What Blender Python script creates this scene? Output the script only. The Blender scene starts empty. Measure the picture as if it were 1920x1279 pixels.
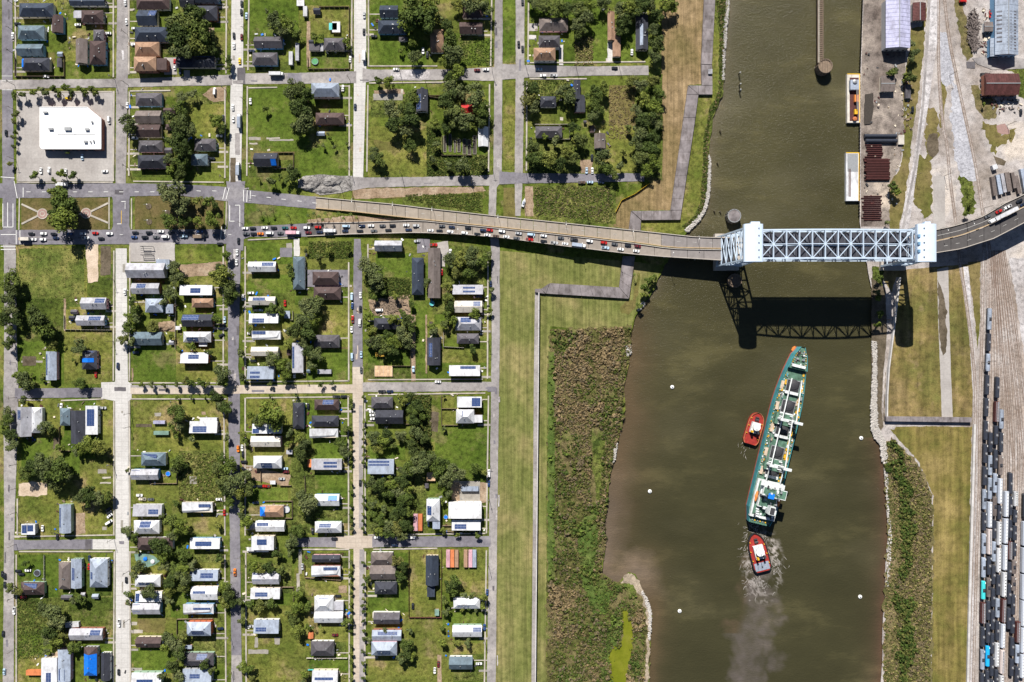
import bpy, bmesh, math, random
from mathutils import Vector, Matrix, noise as mnoise
from mathutils.geometry import tessellate_polygon
random.seed(11)
R = math.radians
SC = bpy.context.scene
COL = SC.collection

# ------------------------------------------------------------------ camera
S = 0.4                      # metres per photograph pixel on the ground
H = 600.0                    # flying height of the drone
cam = bpy.data.cameras.new('Camera')
cam.sensor_width = 36.0
cam.lens = 18.0 * H / (960 * S)
cam.clip_start = 1.0
cam.clip_end = 20000.0
camo = bpy.data.objects.new('Camera', cam)
camo.location = (0, 0, H)
COL.objects.link(camo)
SC.camera = camo

# ------------------------------------------------------------------ sky, sun
SUN_EL = R(45.2)
sx, sy = -0.235, 0.972       # horizontal direction towards the sun
world = bpy.data.worlds.new('World')
SC.world = world
world.use_nodes = True
wn = world.node_tree
bgn = wn.nodes.get('Background') or wn.nodes.new('ShaderNodeBackground')
sky = wn.nodes.new('ShaderNodeTexSky')
sky.sky_type = 'NISHITA'
sky.sun_disc = False
sky.altitude = 300.0
sky.dust_density = 0.3
sky.air_density = 0.65
sky.sun_elevation = SUN_EL
sky.sun_rotation = math.atan2(sx, sy)
wn.links.new(sky.outputs['Color'], bgn.inputs['Color'])
bgn.inputs['Strength'].default_value = 0.05
sun = bpy.data.lights.new('Sun', 'SUN')
sun.energy = 5.0
sun.angle = R(0.5)
sun.color = (1.0, 0.955, 0.88)
suno = bpy.data.objects.new('Sun', sun)
d = Vector((sx * math.cos(SUN_EL), sy * math.cos(SUN_EL), math.sin(SUN_EL)))
suno.rotation_euler = d.to_track_quat('Z', 'Y').to_euler()
suno.location = (0, 0, 300)
COL.objects.link(suno)
SC.view_settings.view_transform = 'Standard'
SC.view_settings.look = 'None'
SC.view_settings.gamma = 1.0
SC.view_settings.use_curve_mapping = False
SC.view_settings.exposure = 0.6
try:
    SC.cycles.max_bounces = 6
    SC.cycles.diffuse_bounces = 2
    SC.cycles.glossy_bounces = 2
    SC.cycles.transparent_max_bounces = 4
    SC.cycles.caustics_reflective = False
    SC.cycles.caustics_refractive = False
except Exception:
    pass

# ------------------------------------------------------------------ helpers
def W(px, py, z=0.0):
    """the point at height z that stands over ground seen at photograph pixel (px, py)"""
    k = S * (H - z) / H
    return Vector(((px - 960) * k, (639.5 - py) * k, z))

def tag(o, label=None, cat=None, group=None, kind=None):
    if label: o['label'] = label
    if cat: o['category'] = cat
    if group: o['group'] = group
    if kind: o['kind'] = kind
    return o

def link(name, me, parent=None, loc=None, rz=0.0):
    o = bpy.data.objects.new(name, me)
    COL.objects.link(o)
    if parent: o.parent = parent
    if loc is not None: o.location = loc
    if rz: o.rotation_euler = (0, 0, rz)
    return o

def empty(name, loc, rz=0.0):
    o = bpy.data.objects.new(name, None)
    o.empty_display_size = 0.5
    COL.objects.link(o)
    o.location = loc
    o.rotation_euler = (0, 0, rz)
    return o

def copy_tree(o, parent=None):
    c = o.copy()
    COL.objects.link(c)
    c.parent = parent
    for ch in list(o.children):
        copy_tree(ch, c)
    return c

def mesh(name, v, f, mats, mi=None, smooth=False):
    me = bpy.data.meshes.new(name)
    me.from_pydata([tuple(p) for p in v], [], f)
    for m in (mats if isinstance(mats, (list, tuple)) else [mats]):
        me.materials.append(m)
    if mi:
        me.polygons.foreach_set('material_index', mi)
    if smooth:
        me.polygons.foreach_set('use_smooth', [True] * len(me.polygons))
    me.update()
    return me

class MB:
    def __init__(s): s.v = []; s.f = []; s.mi = []; s.m = 0
    def add(s, vs, fs):
        b = len(s.v); s.v += [tuple(p) for p in vs]
        for q in fs: s.f.append([b + i for i in q]); s.mi.append(s.m)
    def box(s, x0, x1, y0, y1, z0, z1):
        s.add([(x0,y0,z0),(x1,y0,z0),(x1,y1,z0),(x0,y1,z0),(x0,y0,z1),(x1,y0,z1),(x1,y1,z1),(x0,y1,z1)],
              [(0,3,2,1),(4,5,6,7),(0,1,5,4),(1,2,6,5),(2,3,7,6),(3,0,4,7)])
    def loft(s, rings, cap0=True, cap1=True):
        n = len(rings[0]); vs = [p for r in rings for p in r]; fs = []
        for k in range(len(rings) - 1):
            for i in range(n):
                j = (i + 1) % n
                fs.append((k*n+i, k*n+j, (k+1)*n+j, (k+1)*n+i))
        if cap0: fs.append(tuple(reversed(range(n))))
        if cap1: fs.append(tuple((len(rings)-1)*n + i for i in range(n)))
        s.add(vs, fs)
    def prism(s, pts, z0, z1):
        if area(pts) < 0: pts = pts[::-1]
        n = len(pts)
        vs = [(p[0], p[1], z0) for p in pts] + [(p[0], p[1], z1) for p in pts]
        tri = tessellate_polygon([[Vector((p[0], p[1], 0)) for p in pts]])
        fs = []
        for t in tri:
            a, b, c = t
            ar = (pts[b][0]-pts[a][0])*(pts[c][1]-pts[a][1]) - (pts[c][0]-pts[a][0])*(pts[b][1]-pts[a][1])
            if ar < 0: b, c = c, b
            fs.append((a + n, b + n, c + n)); fs.append((a, c, b))
        for i in range(n):
            j = (i + 1) % n
            fs.append((i, j, j + n, i + n))
        s.add(vs, fs)
    def bar(s, a, b, w, h=None):
        """square bar from a to b"""
        a = Vector(a); b = Vector(b); h = h or w
        d = (b - a); L = d.length
        if L < 1e-6: return
        d /= L
        up = Vector((0,0,1)) if abs(d.z) < 0.95 else Vector((0,1,0))
        r = d.cross(up).normalized(); u = r.cross(d).normalized()
        q = [r*(-w/2)+u*(-h/2), r*(w/2)+u*(-h/2), r*(w/2)+u*(h/2), r*(-w/2)+u*(h/2)]
        s.add([a+e for e in q] + [b+e for e in q], [(0,1,2,3),(7,6,5,4),(0,4,5,1),(1,5,6,2),(2,6,7,3),(3,7,4,0)])
    def tube(s, a, b, r0, r1=None, n=8):
        a = Vector(a); b = Vector(b); r1 = r0 if r1 is None else r1
        d = (b - a).normalized()
        up = Vector((0,0,1)) if abs(d.z) < 0.95 else Vector((0,1,0))
        r = d.cross(up).normalized(); u = r.cross(d).normalized()
        ra = [a + (r*math.cos(2*math.pi*i/n) + u*math.sin(2*math.pi*i/n))*r0 for i in range(n)]
        rb = [b + (r*math.cos(2*math.pi*i/n) + u*math.sin(2*math.pi*i/n))*r1 for i in range(n)]
        s.loft([ra[::-1], rb[::-1]])
    def lathe(s, prof, n=16, cx=0, cy=0):
        rings = [[(cx + r*math.cos(2*math.pi*i/n), cy + r*math.sin(2*math.pi*i/n), z) for i in range(n)] for r, z in prof]
        s.loft(rings)
    def me(s, name, mats, smooth=False):
        return mesh(name, s.v, s.f, mats, s.mi if isinstance(mats, (list, tuple)) else None, smooth)
    def obj(s, name, mats, parent=None, loc=None, rz=0.0, smooth=False):
        return link(name, s.me(name, mats, smooth), parent, loc, rz)

def area(p):
    return 0.5 * sum(p[i][0]*p[(i+1) % len(p)][1] - p[(i+1) % len(p)][0]*p[i][1] for i in range(len(p)))

def inside(x, y, poly):
    r = False; j = len(poly) - 1
    for i in range(len(poly)):
        xi, yi = poly[i]; xj, yj = poly[j]
        if (yi > y) != (yj > y) and x < (xj - xi)*(y - yi)/(yj - yi) + xi: r = not r
        j = i
    return r

# ------------------------------------------------------------------ materials
def nodes_of(name):
    m = bpy.data.materials.new(name)
    m.use_nodes = True
    nt = m.node_tree
    b = nt.nodes['Principled BSDF']
    return m, nt, b

def ramp(nt, fac, stops):
    r = nt.nodes.new('ShaderNodeValToRGB')
    cr = r.color_ramp
    while len(cr.elements) < len(stops): cr.elements.new(0.5)
    for e, (p, c) in zip(cr.elements, stops):
        e.position = p; e.color = (c[0], c[1], c[2], 1)
    nt.links.new(fac, r.inputs['Fac'])
    return r.outputs['Color']

def coords(nt, world_space=False, scale=(1,1,1)):
    if world_space:
        g = nt.nodes.new('ShaderNodeNewGeometry'); out = g.outputs['Position']
    else:
        g = nt.nodes.new('ShaderNodeTexCoord'); out = g.outputs['Object']
    if scale != (1,1,1):
        mp = nt.nodes.new('ShaderNodeMapping'); mp.inputs['Scale'].default_value = scale
        nt.links.new(out, mp.inputs['Vector']); out = mp.outputs['Vector']
    return out

def noise(nt, vec, scale, detail=4, rough=0.6):
    n = nt.nodes.new('ShaderNodeTexNoise')
    n.inputs['Scale'].default_value = scale
    n.inputs['Detail'].default_value = detail
    n.inputs['Roughness'].default_value = rough
    nt.links.new(vec, n.inputs['Vector'])
    return n.outputs['Fac']

def mixc(nt, fac, a, b, mode='MIX'):
    m = nt.nodes.new('ShaderNodeMix'); m.data_type = 'RGBA'; m.blend_type = mode
    if isinstance(fac, float): m.inputs[0].default_value = fac
    else: nt.links.new(fac, m.inputs[0])
    for s_, q in ((6, a), (7, b)):
        if isinstance(q, tuple): m.inputs[s_].default_value = (q[0], q[1], q[2], 1)
        else: nt.links.new(q, m.inputs[s_])
    return m.outputs[2]

def bump(nt, b, h, strength=0.3, dist=0.1):
    n = nt.nodes.new('ShaderNodeBump')
    n.inputs['Strength'].default_value = strength
    n.inputs['Distance'].default_value = dist
    nt.links.new(h, n.inputs['Height'])
    nt.links.new(n.outputs['Normal'], b.inputs['Normal'])

def mat(name, c, rough=0.7, var=0.18, scale=0.8, metal=0.0, rnd=0.0, spec=0.3, stain=0.0):
    """a worn plain surface: base colour broken by two noises, optional per-object variation"""
    m, nt, b = nodes_of(name)
    v = coords(nt)
    n1 = noise(nt, v, scale, 5, 0.65)
    lo = tuple(x*(1-var) for x in c); hi = tuple(min(1, x*(1+var)) for x in c)
    colr = ramp(nt, n1, [(0.3, lo), (0.7, hi)])
    if stain:
        vw = coords(nt, True, (1.0, 0.45, 1.0)); ns = noise(nt, vw, 0.28, 6, 0.7)
        colr = mixc(nt, 1.0, colr, ramp(nt, ns, [(0.36,(1-stain,1-stain*1.05,1-stain*1.1)),(0.52,(1,1,1)),(0.68,(1+stain*0.35,)*3)]), 'MULTIPLY')
    if rnd:
        oi = nt.nodes.new('ShaderNodeObjectInfo')
        rr = ramp(nt, oi.outputs['Random'], [(0, (1-rnd,)*3), (1, (1,)*3)])
        colr = mixc(nt, 1.0, colr, rr, 'MULTIPLY')
    nt.links.new(colr, b.inputs['Base Color'])
    b.inputs['Roughness'].default_value = rough
    b.inputs['Metallic'].default_value = metal
    b.inputs['Specular IOR Level'].default_value = spec
    return m

def groundmat(name, stops, big=0.03, fine=0.35, streak=None, contrast=0.5, rough=0.95, bmp=0.5, grain=1.6, bare=0.0):
    """ground cover: colours run through a broad noise, tufts through a fine one; streak=(sx,sy) stretches it along the mowing"""
    m, nt, b = nodes_of(name)
    v = coords(nt, True)
    n1 = noise(nt, v, big, 6, 0.62)
    n2 = noise(nt, v, fine, 5, 0.7)
    n3 = noise(nt, v, grain, 3, 0.7)
    base = ramp(nt, n1, [(0.5 + (p_ - 0.5)*0.72, c_) for p_, c_ in stops])
    if bare:
        nb = noise(nt, v, 0.045, 7, 0.66)
        base = mixc(nt, ramp(nt, nb, [(0.545,(0,0,0)),(0.64,(bare,)*3)]), base, (0.235,0.175,0.095))
        nd = noise(nt, v, 0.019, 5, 0.6)
        base = mixc(nt, 1.0, base, ramp(nt, nd, [(0.36,(0.74,0.80,0.74)),(0.62,(1.16,1.12,1.10))]), 'MULTIPLY')
    if streak:
        vs = coords(nt, True, (streak[0], streak[1], 1))
        n4 = noise(nt, vs, 1.0, 4, 0.6)
        st = ramp(nt, n4, [(0.38, (0.78,)*3), (0.62, (1.2,)*3)])
        base = mixc(nt, 1.0, base, st, 'MULTIPLY')
    k = contrast
    f2 = ramp(nt, n2, [(0.36, (1-k,)*3), (0.5, (1,)*3), (0.66, (1+0.7*k,)*3)])
    base = mixc(nt, 1.0, base, f2, 'MULTIPLY')
    f3 = ramp(nt, n3, [(0.36, (1-k*0.7,)*3), (0.64, (1+k*0.6,)*3)])
    base = mixc(nt, 1.0, base, f3, 'MULTIPLY')
    nt.links.new(base, b.inputs['Base Color'])
    b.inputs['Roughness'].default_value = rough
    b.inputs['Specular IOR Level'].default_value = 0.1
    if bmp: bump(nt, b, n3, bmp, 0.4)
    return m

M = {}
G = groundmat
M['lawn'] = G('lawn_grass', [(0.28,(0.0594,0.0874,0.0124)),(0.45,(0.0908,0.1204,0.0193)),(0.58,(0.1209,0.1441,0.0282)),(0.74,(0.1783,0.1725,0.0511))], 0.03, 0.25, bare=0.7)
M['lawn1'] = G('rich_grass', [(0.3,(0.0606,0.0969,0.0124)),(0.55,(0.0897,0.1276,0.0193)),(0.75,(0.1253,0.1559,0.0300))], 0.05, 0.3, contrast=0.45, bare=0.45)
M['lawn2'] = G('yellow_grass', [(0.3,(0.0994,0.1204,0.0228)),(0.5,(0.1404,0.1477,0.0335)),(0.72,(0.2052,0.1866,0.0581))], 0.045, 0.3, bare=0.7)
M['lawn3'] = G('dark_grass', [(0.3,(0.0475,0.0686,0.0124)),(0.55,(0.0712,0.0945,0.0176)),(0.75,(0.1081,0.1253,0.0282))], 0.05, 0.3, contrast=0.6, bare=0.5)
M['park'] = G('dry_lawn', [(0.3,(0.075,0.078,0.020)),(0.5,(0.115,0.095,0.036)),(0.72,(0.16,0.115,0.055))], 0.05, 0.4, contrast=0.25)
M['weeds'] = G('weedy_growth', [(0.28,(0.0473,0.0682,0.0140)),(0.48,(0.0840,0.1034,0.0220)),(0.62,(0.1208,0.1320,0.0340)),(0.78,(0.1785,0.1650,0.0580))], 0.06, 0.28, contrast=0.75, bmp=1.0, grain=1.0)
M['levee'] = G('levee_grass', [(0.3,(0.1134,0.1318,0.0340)),(0.5,(0.1575,0.1598,0.0520)),(0.7,(0.2258,0.1944,0.0820))], 0.025, 0.2, streak=(0.42,0.012), contrast=0.22)
M['levee_dry'] = G('mown_dry_levee', [(0.3,(0.150,0.118,0.050)),(0.5,(0.215,0.155,0.078)),(0.7,(0.27,0.195,0.11))], 0.025, 0.2, streak=(0.5,0.02), contrast=0.25)
M['levee_east'] = G('east_levee_grass', [(0.3,(0.115,0.112,0.028)),(0.5,(0.165,0.135,0.042)),(0.7,(0.235,0.18,0.07))], 0.03, 0.2, streak=(0.3,0.012), contrast=0.28)
M['levee_field'] = G('worn_field_grass', [(0.26,(0.115,0.115,0.034)),(0.5,(0.155,0.128,0.045)),(0.72,(0.225,0.165,0.080))], 0.03, 0.2, streak=(0.2,0.015), contrast=0.35, bare=0.8)
M['field'] = G('brown_field', [(0.3,(0.1023,0.1058,0.0270)),(0.5,(0.1395,0.1210,0.0405)),(0.7,(0.1860,0.1458,0.0630))], 0.03, 0.25, contrast=0.35)
M['marsh'] = G('marsh_bed', [(0.25,(0.0460,0.0514,0.0154)),(0.42,(0.0920,0.0906,0.0291)),(0.56,(0.1426,0.1152,0.0547)),(0.72,(0.0966,0.1287,0.0257))], 0.035, 0.22, contrast=0.7, bmp=0.8)
M['marsh_green'] = G('marsh_grass', [(0.3,(0.060,0.098,0.020)),(0.55,(0.090,0.125,0.030)),(0.75,(0.130,0.140,0.044))], 0.05, 0.25, contrast=0.5, bmp=0.8)
M['scrubbed'] = G('bank_scrub_bed', [(0.28,(0.075,0.078,0.026)),(0.5,(0.135,0.115,0.05)),(0.72,(0.20,0.155,0.09))], 0.05, 0.25, contrast=0.5)
M['algae'] = G('pond_algae', [(0.3,(0.1224,0.1406,0.0090)),(0.6,(0.1512,0.1628,0.0135)),(0.8,(0.1800,0.1776,0.0270))], 0.06, 0.3, contrast=0.12, rough=0.6, bmp=0)
M['dirt'] = G('bare_dirt', [(0.3,(0.21,0.150,0.098)),(0.5,(0.29,0.21,0.145)),(0.7,(0.37,0.29,0.21))], 0.09, 0.5, contrast=0.3)
M['mud'] = G('dark_mud', [(0.3,(0.075,0.060,0.040)),(0.6,(0.13,0.105,0.075))], 0.09, 0.5, contrast=0.3)
M['trackbed'] = G('track_bed', [(0.26,(0.22,0.165,0.125)),(0.5,(0.33,0.275,0.24)),(0.74,(0.45,0.41,0.39))], 0.03, 0.25, streak=(0.25,0.01), contrast=0.3)
M['heap'] = G('heap_gravel', [(0.3,(0.17,0.16,0.155)),(0.7,(0.30,0.285,0.27))], 0.1, 0.4, contrast=0.4, bmp=1.0)
M['beach'] = G('beach_sand', [(0.3,(0.24,0.195,0.145)),(0.7,(0.40,0.33,0.25))], 0.1, 0.4, contrast=0.3)
M['meadow'] = G('rough_meadow', [(0.28,(0.0741,0.1041,0.0208)),(0.5,(0.1143,0.1359,0.0312)),(0.7,(0.1958,0.1858,0.0572))], 0.05, 0.25, contrast=0.5, bmp=0.8)
M['sandy'] = G('pale_sand', [(0.3,(0.42,0.33,0.24)),(0.7,(0.58,0.47,0.37))], 0.1, 0.5, contrast=0.15)
M['gravel'] = G('rail_gravel', [(0.25,(0.30,0.27,0.26)),(0.5,(0.40,0.375,0.375)),(0.72,(0.52,0.50,0.51))], 0.03, 0.35, contrast=0.35)
M['gravel_blue'] = G('blue_gravel', [(0.3,(0.3200,0.3200,0.3526)),(0.7,(0.4480,0.4480,0.4838))], 0.06, 0.5, contrast=0.35)
M['yard'] = G('yard_hardstanding', [(0.26,(0.11,0.088,0.078)),(0.46,(0.20,0.168,0.148)),(0.60,(0.30,0.255,0.22)),(0.76,(0.44,0.37,0.30))], 0.03, 0.16, contrast=0.45)
M['tanground'] = G('pale_hardcore', [(0.24,(0.2162,0.1814,0.1535)),(0.42,(0.3196,0.2837,0.2651)),(0.56,(0.4042,0.3720,0.3581)),(0.74,(0.5170,0.4557,0.3999))], 0.022, 0.2, contrast=0.3)
M['asphalt'] = G('worn_asphalt', [(0.3,(0.145,0.137,0.158)),(0.55,(0.190,0.180,0.203)),(0.75,(0.245,0.232,0.245))], 0.04, 0.3, contrast=0.2, bmp=0, grain=3)
M['asphalt_pale'] = G('pale_asphalt', [(0.3,(0.22,0.203,0.202)),(0.55,(0.30,0.280,0.275)),(0.75,(0.385,0.355,0.335))], 0.035, 0.3, contrast=0.22, bmp=0, grain=3)
M['asphalt_dark'] = G('dark_asphalt', [(0.3,(0.095,0.088,0.098)),(0.55,(0.125,0.117,0.125)),(0.75,(0.16,0.15,0.155))], 0.05, 0.5, contrast=0.15, bmp=0, grain=3)
def concrete(name, stops, ang=0.0, bw=4.5, rh=3.6, dark=0.66):
    m, nt, b = nodes_of(name)
    v = coords(nt, True)
    n1 = noise(nt, v, 0.05, 6, 0.6); n2 = noise(nt, v, 0.7, 4, 0.7)
    base = ramp(nt, n1, stops)
    base = mixc(nt, 1.0, base, ramp(nt, n2, [(0.3,(0.86,)*3),(0.7,(1.1,)*3)]), 'MULTIPLY')
    br = nt.nodes.new('ShaderNodeTexBrick')
    br.offset = 0.0
    br.inputs['Scale'].default_value = 1.0
    br.inputs['Brick Width'].default_value = bw
    br.inputs['Row Height'].default_value = rh
    br.inputs['Mortar Size'].default_value = 0.09
    br.inputs['Color1'].default_value = (1,1,1,1); br.inputs['Color2'].default_value = (0.93,0.93,0.93,1)
    br.inputs['Mortar'].default_value = (dark,dark,dark,1)
    nt.links.new(v, br.inputs['Vector'])
    base = mixc(nt, 1.0, base, br.outputs['Color'], 'MULTIPLY')
    nt.links.new(base, b.inputs['Base Color'])
    b.inputs['Roughness'].default_value = 0.85
    b.inputs['Specular IOR Level'].default_value = 0.2
    return m
M['concrete_white'] = concrete('white_concrete_road', [(0.3,(0.4620,0.4452,0.4284)),(0.55,(0.5376,0.5208,0.5040)),(0.75,(0.5880,0.5712,0.5544))])
M['concrete_tan'] = concrete('tan_concrete_road', [(0.3,(0.42,0.35,0.285)),(0.55,(0.50,0.43,0.36)),(0.75,(0.57,0.50,0.43))])
M['lotconc'] = concrete('car_park_concrete', [(0.3,(0.3060,0.2805,0.2666)),(0.55,(0.3825,0.3570,0.3397)),(0.75,(0.4590,0.4335,0.4128))], dark=0.85)
M['walk'] = mat('pavement_concrete', (0.38,0.345,0.30), 0.9, 0.35, 0.12)
M['walk_dim'] = mat('old_pavement_concrete', (0.27,0.25,0.22), 0.9, 0.25, 0.25)
M['deck'] = mat('bridge_deck_concrete', (0.315,0.270,0.222), 0.85, 0.14, 0.35, rnd=0.16)
M['deck2'] = mat('lower_deck_concrete', (0.27,0.235,0.205), 0.85, 0.14, 0.35, rnd=0.12)
M['deckasp'] = mat('deck_asphalt', (0.0810,0.0750,0.0750), 0.85, 0.16, 0.3, rnd=0.06)
M['deckgrey'] = mat('grey_deck', (0.22,0.20,0.195), 0.85, 0.14, 0.3, rnd=0.08)
M['parapet'] = mat('parapet_concrete', (0.40,0.36,0.32), 0.85, 0.15, 0.5)
M['median'] = mat('ochre_barrier', (0.44,0.32,0.18), 0.85, 0.15, 0.5)
M['wallconc'] = mat('flood_wall_concrete', (0.225,0.200,0.205), 0.9, 0.3, 0.16, rnd=0.22, stain=0.4)
M['wallpale'] = mat('pale_wall_concrete', (0.4680,0.4500,0.4416), 0.9, 0.2, 0.2)
M['paint'] = mat('road_paint', (0.72,0.72,0.70), 0.7, 0.15, 1.0)
M['paint_worn'] = mat('worn_paint', (0.42,0.41,0.39), 0.8, 0.3, 0.8)
M['yellow'] = mat('yellow_paint', (0.70,0.42,0.03), 0.6, 0.15, 1.0)
M['brick'] = mat('red_paving', (0.30,0.19,0.17), 0.85, 0.2, 1.0)
# roofs
def roofm(k, c, rough=0.8, var=0.16, rnd=0.22): M[k] = mat('roof_' + k, c, rough, var, 0.55, rnd=rnd, spec=0.25, stain=0.3)
roofm('dg', (0.0475,0.0504,0.0669)); roofm('navy', (0.0432,0.0562,0.0851)); roofm('mg', (0.1080,0.1008,0.1140)); roofm('br', (0.0900,0.0612,0.0593))
roofm('mgb', (0.175,0.145,0.135)); roofm('tan', (0.36,0.225,0.15)); roofm('bl', (0.135,0.185,0.225)); roofm('lb', (0.33,0.38,0.47), 0.5)
roofm('lg', (0.40,0.40,0.44), 0.55); roofm('w', (0.62,0.63,0.66), 0.5, 0.08, 0.22); roofm('cream', (0.60,0.56,0.50), 0.6, 0.1, 0.1)
roofm('red', (0.55,0.03,0.035), 0.6); roofm('rust', (0.105,0.038,0.036), 0.7, 0.3); roofm('green', (0.20,0.32,0.27), 0.6); roofm('teal', (0.10,0.55,0.55), 0.5)
roofm('pink', (0.62,0.36,0.42), 0.7); roofm('ply', (0.62,0.42,0.26), 0.8, 0.25); roofm('lav', (0.42,0.42,0.58), 0.5); roofm('orange', (0.60,0.20,0.08), 0.7); roofm('yel', (0.66,0.40,0.06), 0.7)
M['storewhite'] = mat('store_roof_membrane', (0.86,0.86,0.86), 0.5, 0.04, 0.3)
M['tarp'] = mat('blue_tarpaulin', (0.010,0.17,0.72), 0.45, 0.2, 0.6)
M['solar_cell'] = mat('solar_glass', (0.020,0.045,0.14), 0.18, 0.2, 2.0, spec=0.5)
M['solar_frame'] = mat('solar_frame_metal', (0.34,0.38,0.50), 0.4, 0.1, 2.0)
for k, c in (('wl_white',(0.72,0.71,0.68)),('wl_cream',(0.66,0.58,0.46)),('wl_blue',(0.16,0.32,0.50)),('wl_pink',(0.62,0.35,0.40)),('wl_brick',(0.30,0.13,0.09)),
             ('wl_green',(0.30,0.42,0.32)),('wl_grey',(0.38,0.38,0.39)),('wl_orange',(0.50,0.14,0.06))):
    M[k] = mat('siding_' + k[3:], c, 0.8, 0.1, 0.6)
M['glass'] = mat('window_glass', (0.02,0.025,0.03), 0.08, 0.1, 1.0, spec=0.6)
M['door'] = mat('painted_door', (0.16,0.08,0.05), 0.6, 0.1, 1.0)
M['trim'] = mat('white_trim', (0.75,0.75,0.73), 0.6, 0.05, 1.0)
M['metal'] = mat('galvanised_metal', (0.34,0.35,0.36), 0.45, 0.15, 1.0, metal=0.4)
M['darkmetal'] = mat('dark_metal', (0.045,0.045,0.05), 0.6, 0.2, 1.0)
M['rubber'] = mat('black_rubber', (0.018,0.018,0.02), 0.9, 0.1, 2.0)
M['wood'] = mat('weathered_wood', (0.20,0.15,0.11), 0.9, 0.3, 0.8)
M['woodp'] = mat('pole_wood', (0.11,0.085,0.065), 0.9, 0.25, 1.0)
M['fence'] = mat('fence_boards', (0.23,0.17,0.12), 0.9, 0.25, 0.5)
M['fence_pale'] = mat('pale_fence', (0.50,0.46,0.40), 0.9, 0.2, 0.5)
M['steelblue'] = mat('bridge_steel', (0.46,0.55,0.66), 0.5, 0.12, 0.3)
M['house_steel'] = mat('tower_house_panels', (0.56,0.66,0.80), 0.5, 0.06, 0.3)
M['steeldk'] = mat('dark_blue_steel', (0.14,0.27,0.42), 0.6, 0.2, 0.5)  # darker blue steel for the tower louvres
M['deckgrid'] = mat('steel_grid_deck', (0.0413,0.0418,0.0546), 0.7, 0.2, 0.3)
M['soil'] = mat('dark_soil', (0.05,0.042,0.036), 0.95, 0.3, 1.2)
M['rock'] = mat('pale_rock', (0.50,0.47,0.44), 0.9, 0.3, 0.7, rnd=0.2)
M['pipe'] = mat('rusty_pipe', (0.0634,0.0176,0.0159), 0.6, 0.25, 0.6, rnd=0.25)
M['pipe_dark'] = mat('coated_pipe', (0.035,0.040,0.055), 0.4, 0.2, 0.6)

# ------------------------------------------------------------------ land and water
SHORE_W = [(1368,-7000),(1366,-200),(1365,0),(1369,22),(1362,50),(1358,100),(1357,150),(1351,185),(1344,200),(1337,220),(1335,240),(1329,281),(1332,307),(1330,326),
           (1328,362),(1323,393),(1310,413),(1290,433),(1262,470),(1243,505),(1234,522),(1229,541),(1207,570),(1194,587),(1185,615),(1181,652),(1180,677),(1170,725),(1172,760),
           (1170,785),(1160,822),(1152,847),(1146,880),(1142,910),(1137,950),(1133,985),(1137,1015),(1131,1055),(1128,1073),(1145,1088),(1160,1094),(1168,1082),(1178,1072),(1190,1077),
           (1202,1100),(1212,1120),(1222,1150),(1220,1185),(1218,1235),(1217,1279),(1216,1500),(1210,8000)]
SHORE_E = [(1620,-7000),(1619,-200),(1618,0),(1615,90),(1613,140),(1612,415),(1618,470),(1626,497),(1630,521),(1635,544),(1636,591),(1635,643),(1636,680),(1633,760),(1633,804),(1642,822),(1652,834),
           (1655,863),(1659,902),(1663,957),(1665,1000),(1663,1022),(1660,1065),(1659,1109),(1655,1175),(1652,1279),(1650,1500),(1640,8000)]
def natural(pts, step=6, amp=2.0, seed=0, closed=True):
    out = []; n = len(pts)
    for i in range(n if closed else n - 1):
        a = pts[i]; b = pts[(i + 1) % n]
        L = math.hypot(b[0]-a[0], b[1]-a[1])
        if L > 900: out.append(a); continue
        k = max(1, int(L / step))
        for j in range(k):
            t = j / k
            x = a[0] + (b[0]-a[0])*t; y = a[1] + (b[1]-a[1])*t
            q = mnoise.noise_vector(Vector((x*0.09 + seed, y*0.09, seed*1.7)))
            r = mnoise.noise_vector(Vector((x*0.35 + seed, y*0.35, seed*2.7)))
            out.append((x + (q.x + 0.75*r.x)*amp, y + (q.y + 0.75*r.y)*amp))
    if not closed: out.append(pts[-1])
    return out
SW = natural(SHORE_W, 7, 2.2, 3, False)
SE_ = [p for p in SHORE_E if p[1] < 497] + natural([p for p in SHORE_E if p[1] >= 497], 7, 1.6, 5, False)

def land(poly, shore, side, m):
    v = []; f = []; mi = []
    P = [W(*p) for p in poly]
    for t in tessellate_polygon([P]):
        a, b, c = t
        if (P[b]-P[a]).cross(P[c]-P[a]).z < 0: b, c = c, b
        f.append((a, b, c)); mi.append(m)
    v += P
    base = len(v)
    for i, p in enumerate(shore):
        a = shore[max(0, i-1)]; b = shore[min(len(shore)-1, i+1)]
        tx, ty = b[0]-a[0], b[1]-a[1]; L = math.hypot(tx, ty) or 1
        nx, ny = (ty/L*side, -tx/L*side)
        v.append(W(p[0], p[1])); q = W(p[0] + nx*4.0, p[1] + ny*4.0); q.z = -3.2; v.append(q)
    for i in range(len(shore) - 1):
        q = (base+2*i, base+2*i+1, base+2*i+3, base+2*i+2)
        f.append(q if side > 0 else q[::-1]); mi.append(2)
    return v, f, mi
wpoly = [(-7000,-7000)] + SW + [(-7000,8000)]
epoly = SE_ + [(9000,8000), (9000,-7000)]
v1, f1, m1 = land(wpoly, SW, -1, 0)
v2, f2, m2 = land(epoly, SE_, 1, 1)
# side signs: water lies to the east of the west shore and to the west of the east shore
gm = mesh('ground', v1 + v2, f1 + [tuple(i + len(v1) for i in q) for q in f2], [M['lawn'], M['tanground'], M['mud']], m1 + m2)
bm = bmesh.new(); bm.from_mesh(gm); bmesh.ops.recalc_face_normals(bm, faces=bm.faces); 
for f_ in bm.faces:
    if f_.normal.z < 0: f_.normal_flip()
bm.to_mesh(gm); bm.free()
tag(link('ground', gm), 'grassy and gravel ground on both banks of the canal', 'ground', kind='structure')

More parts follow.
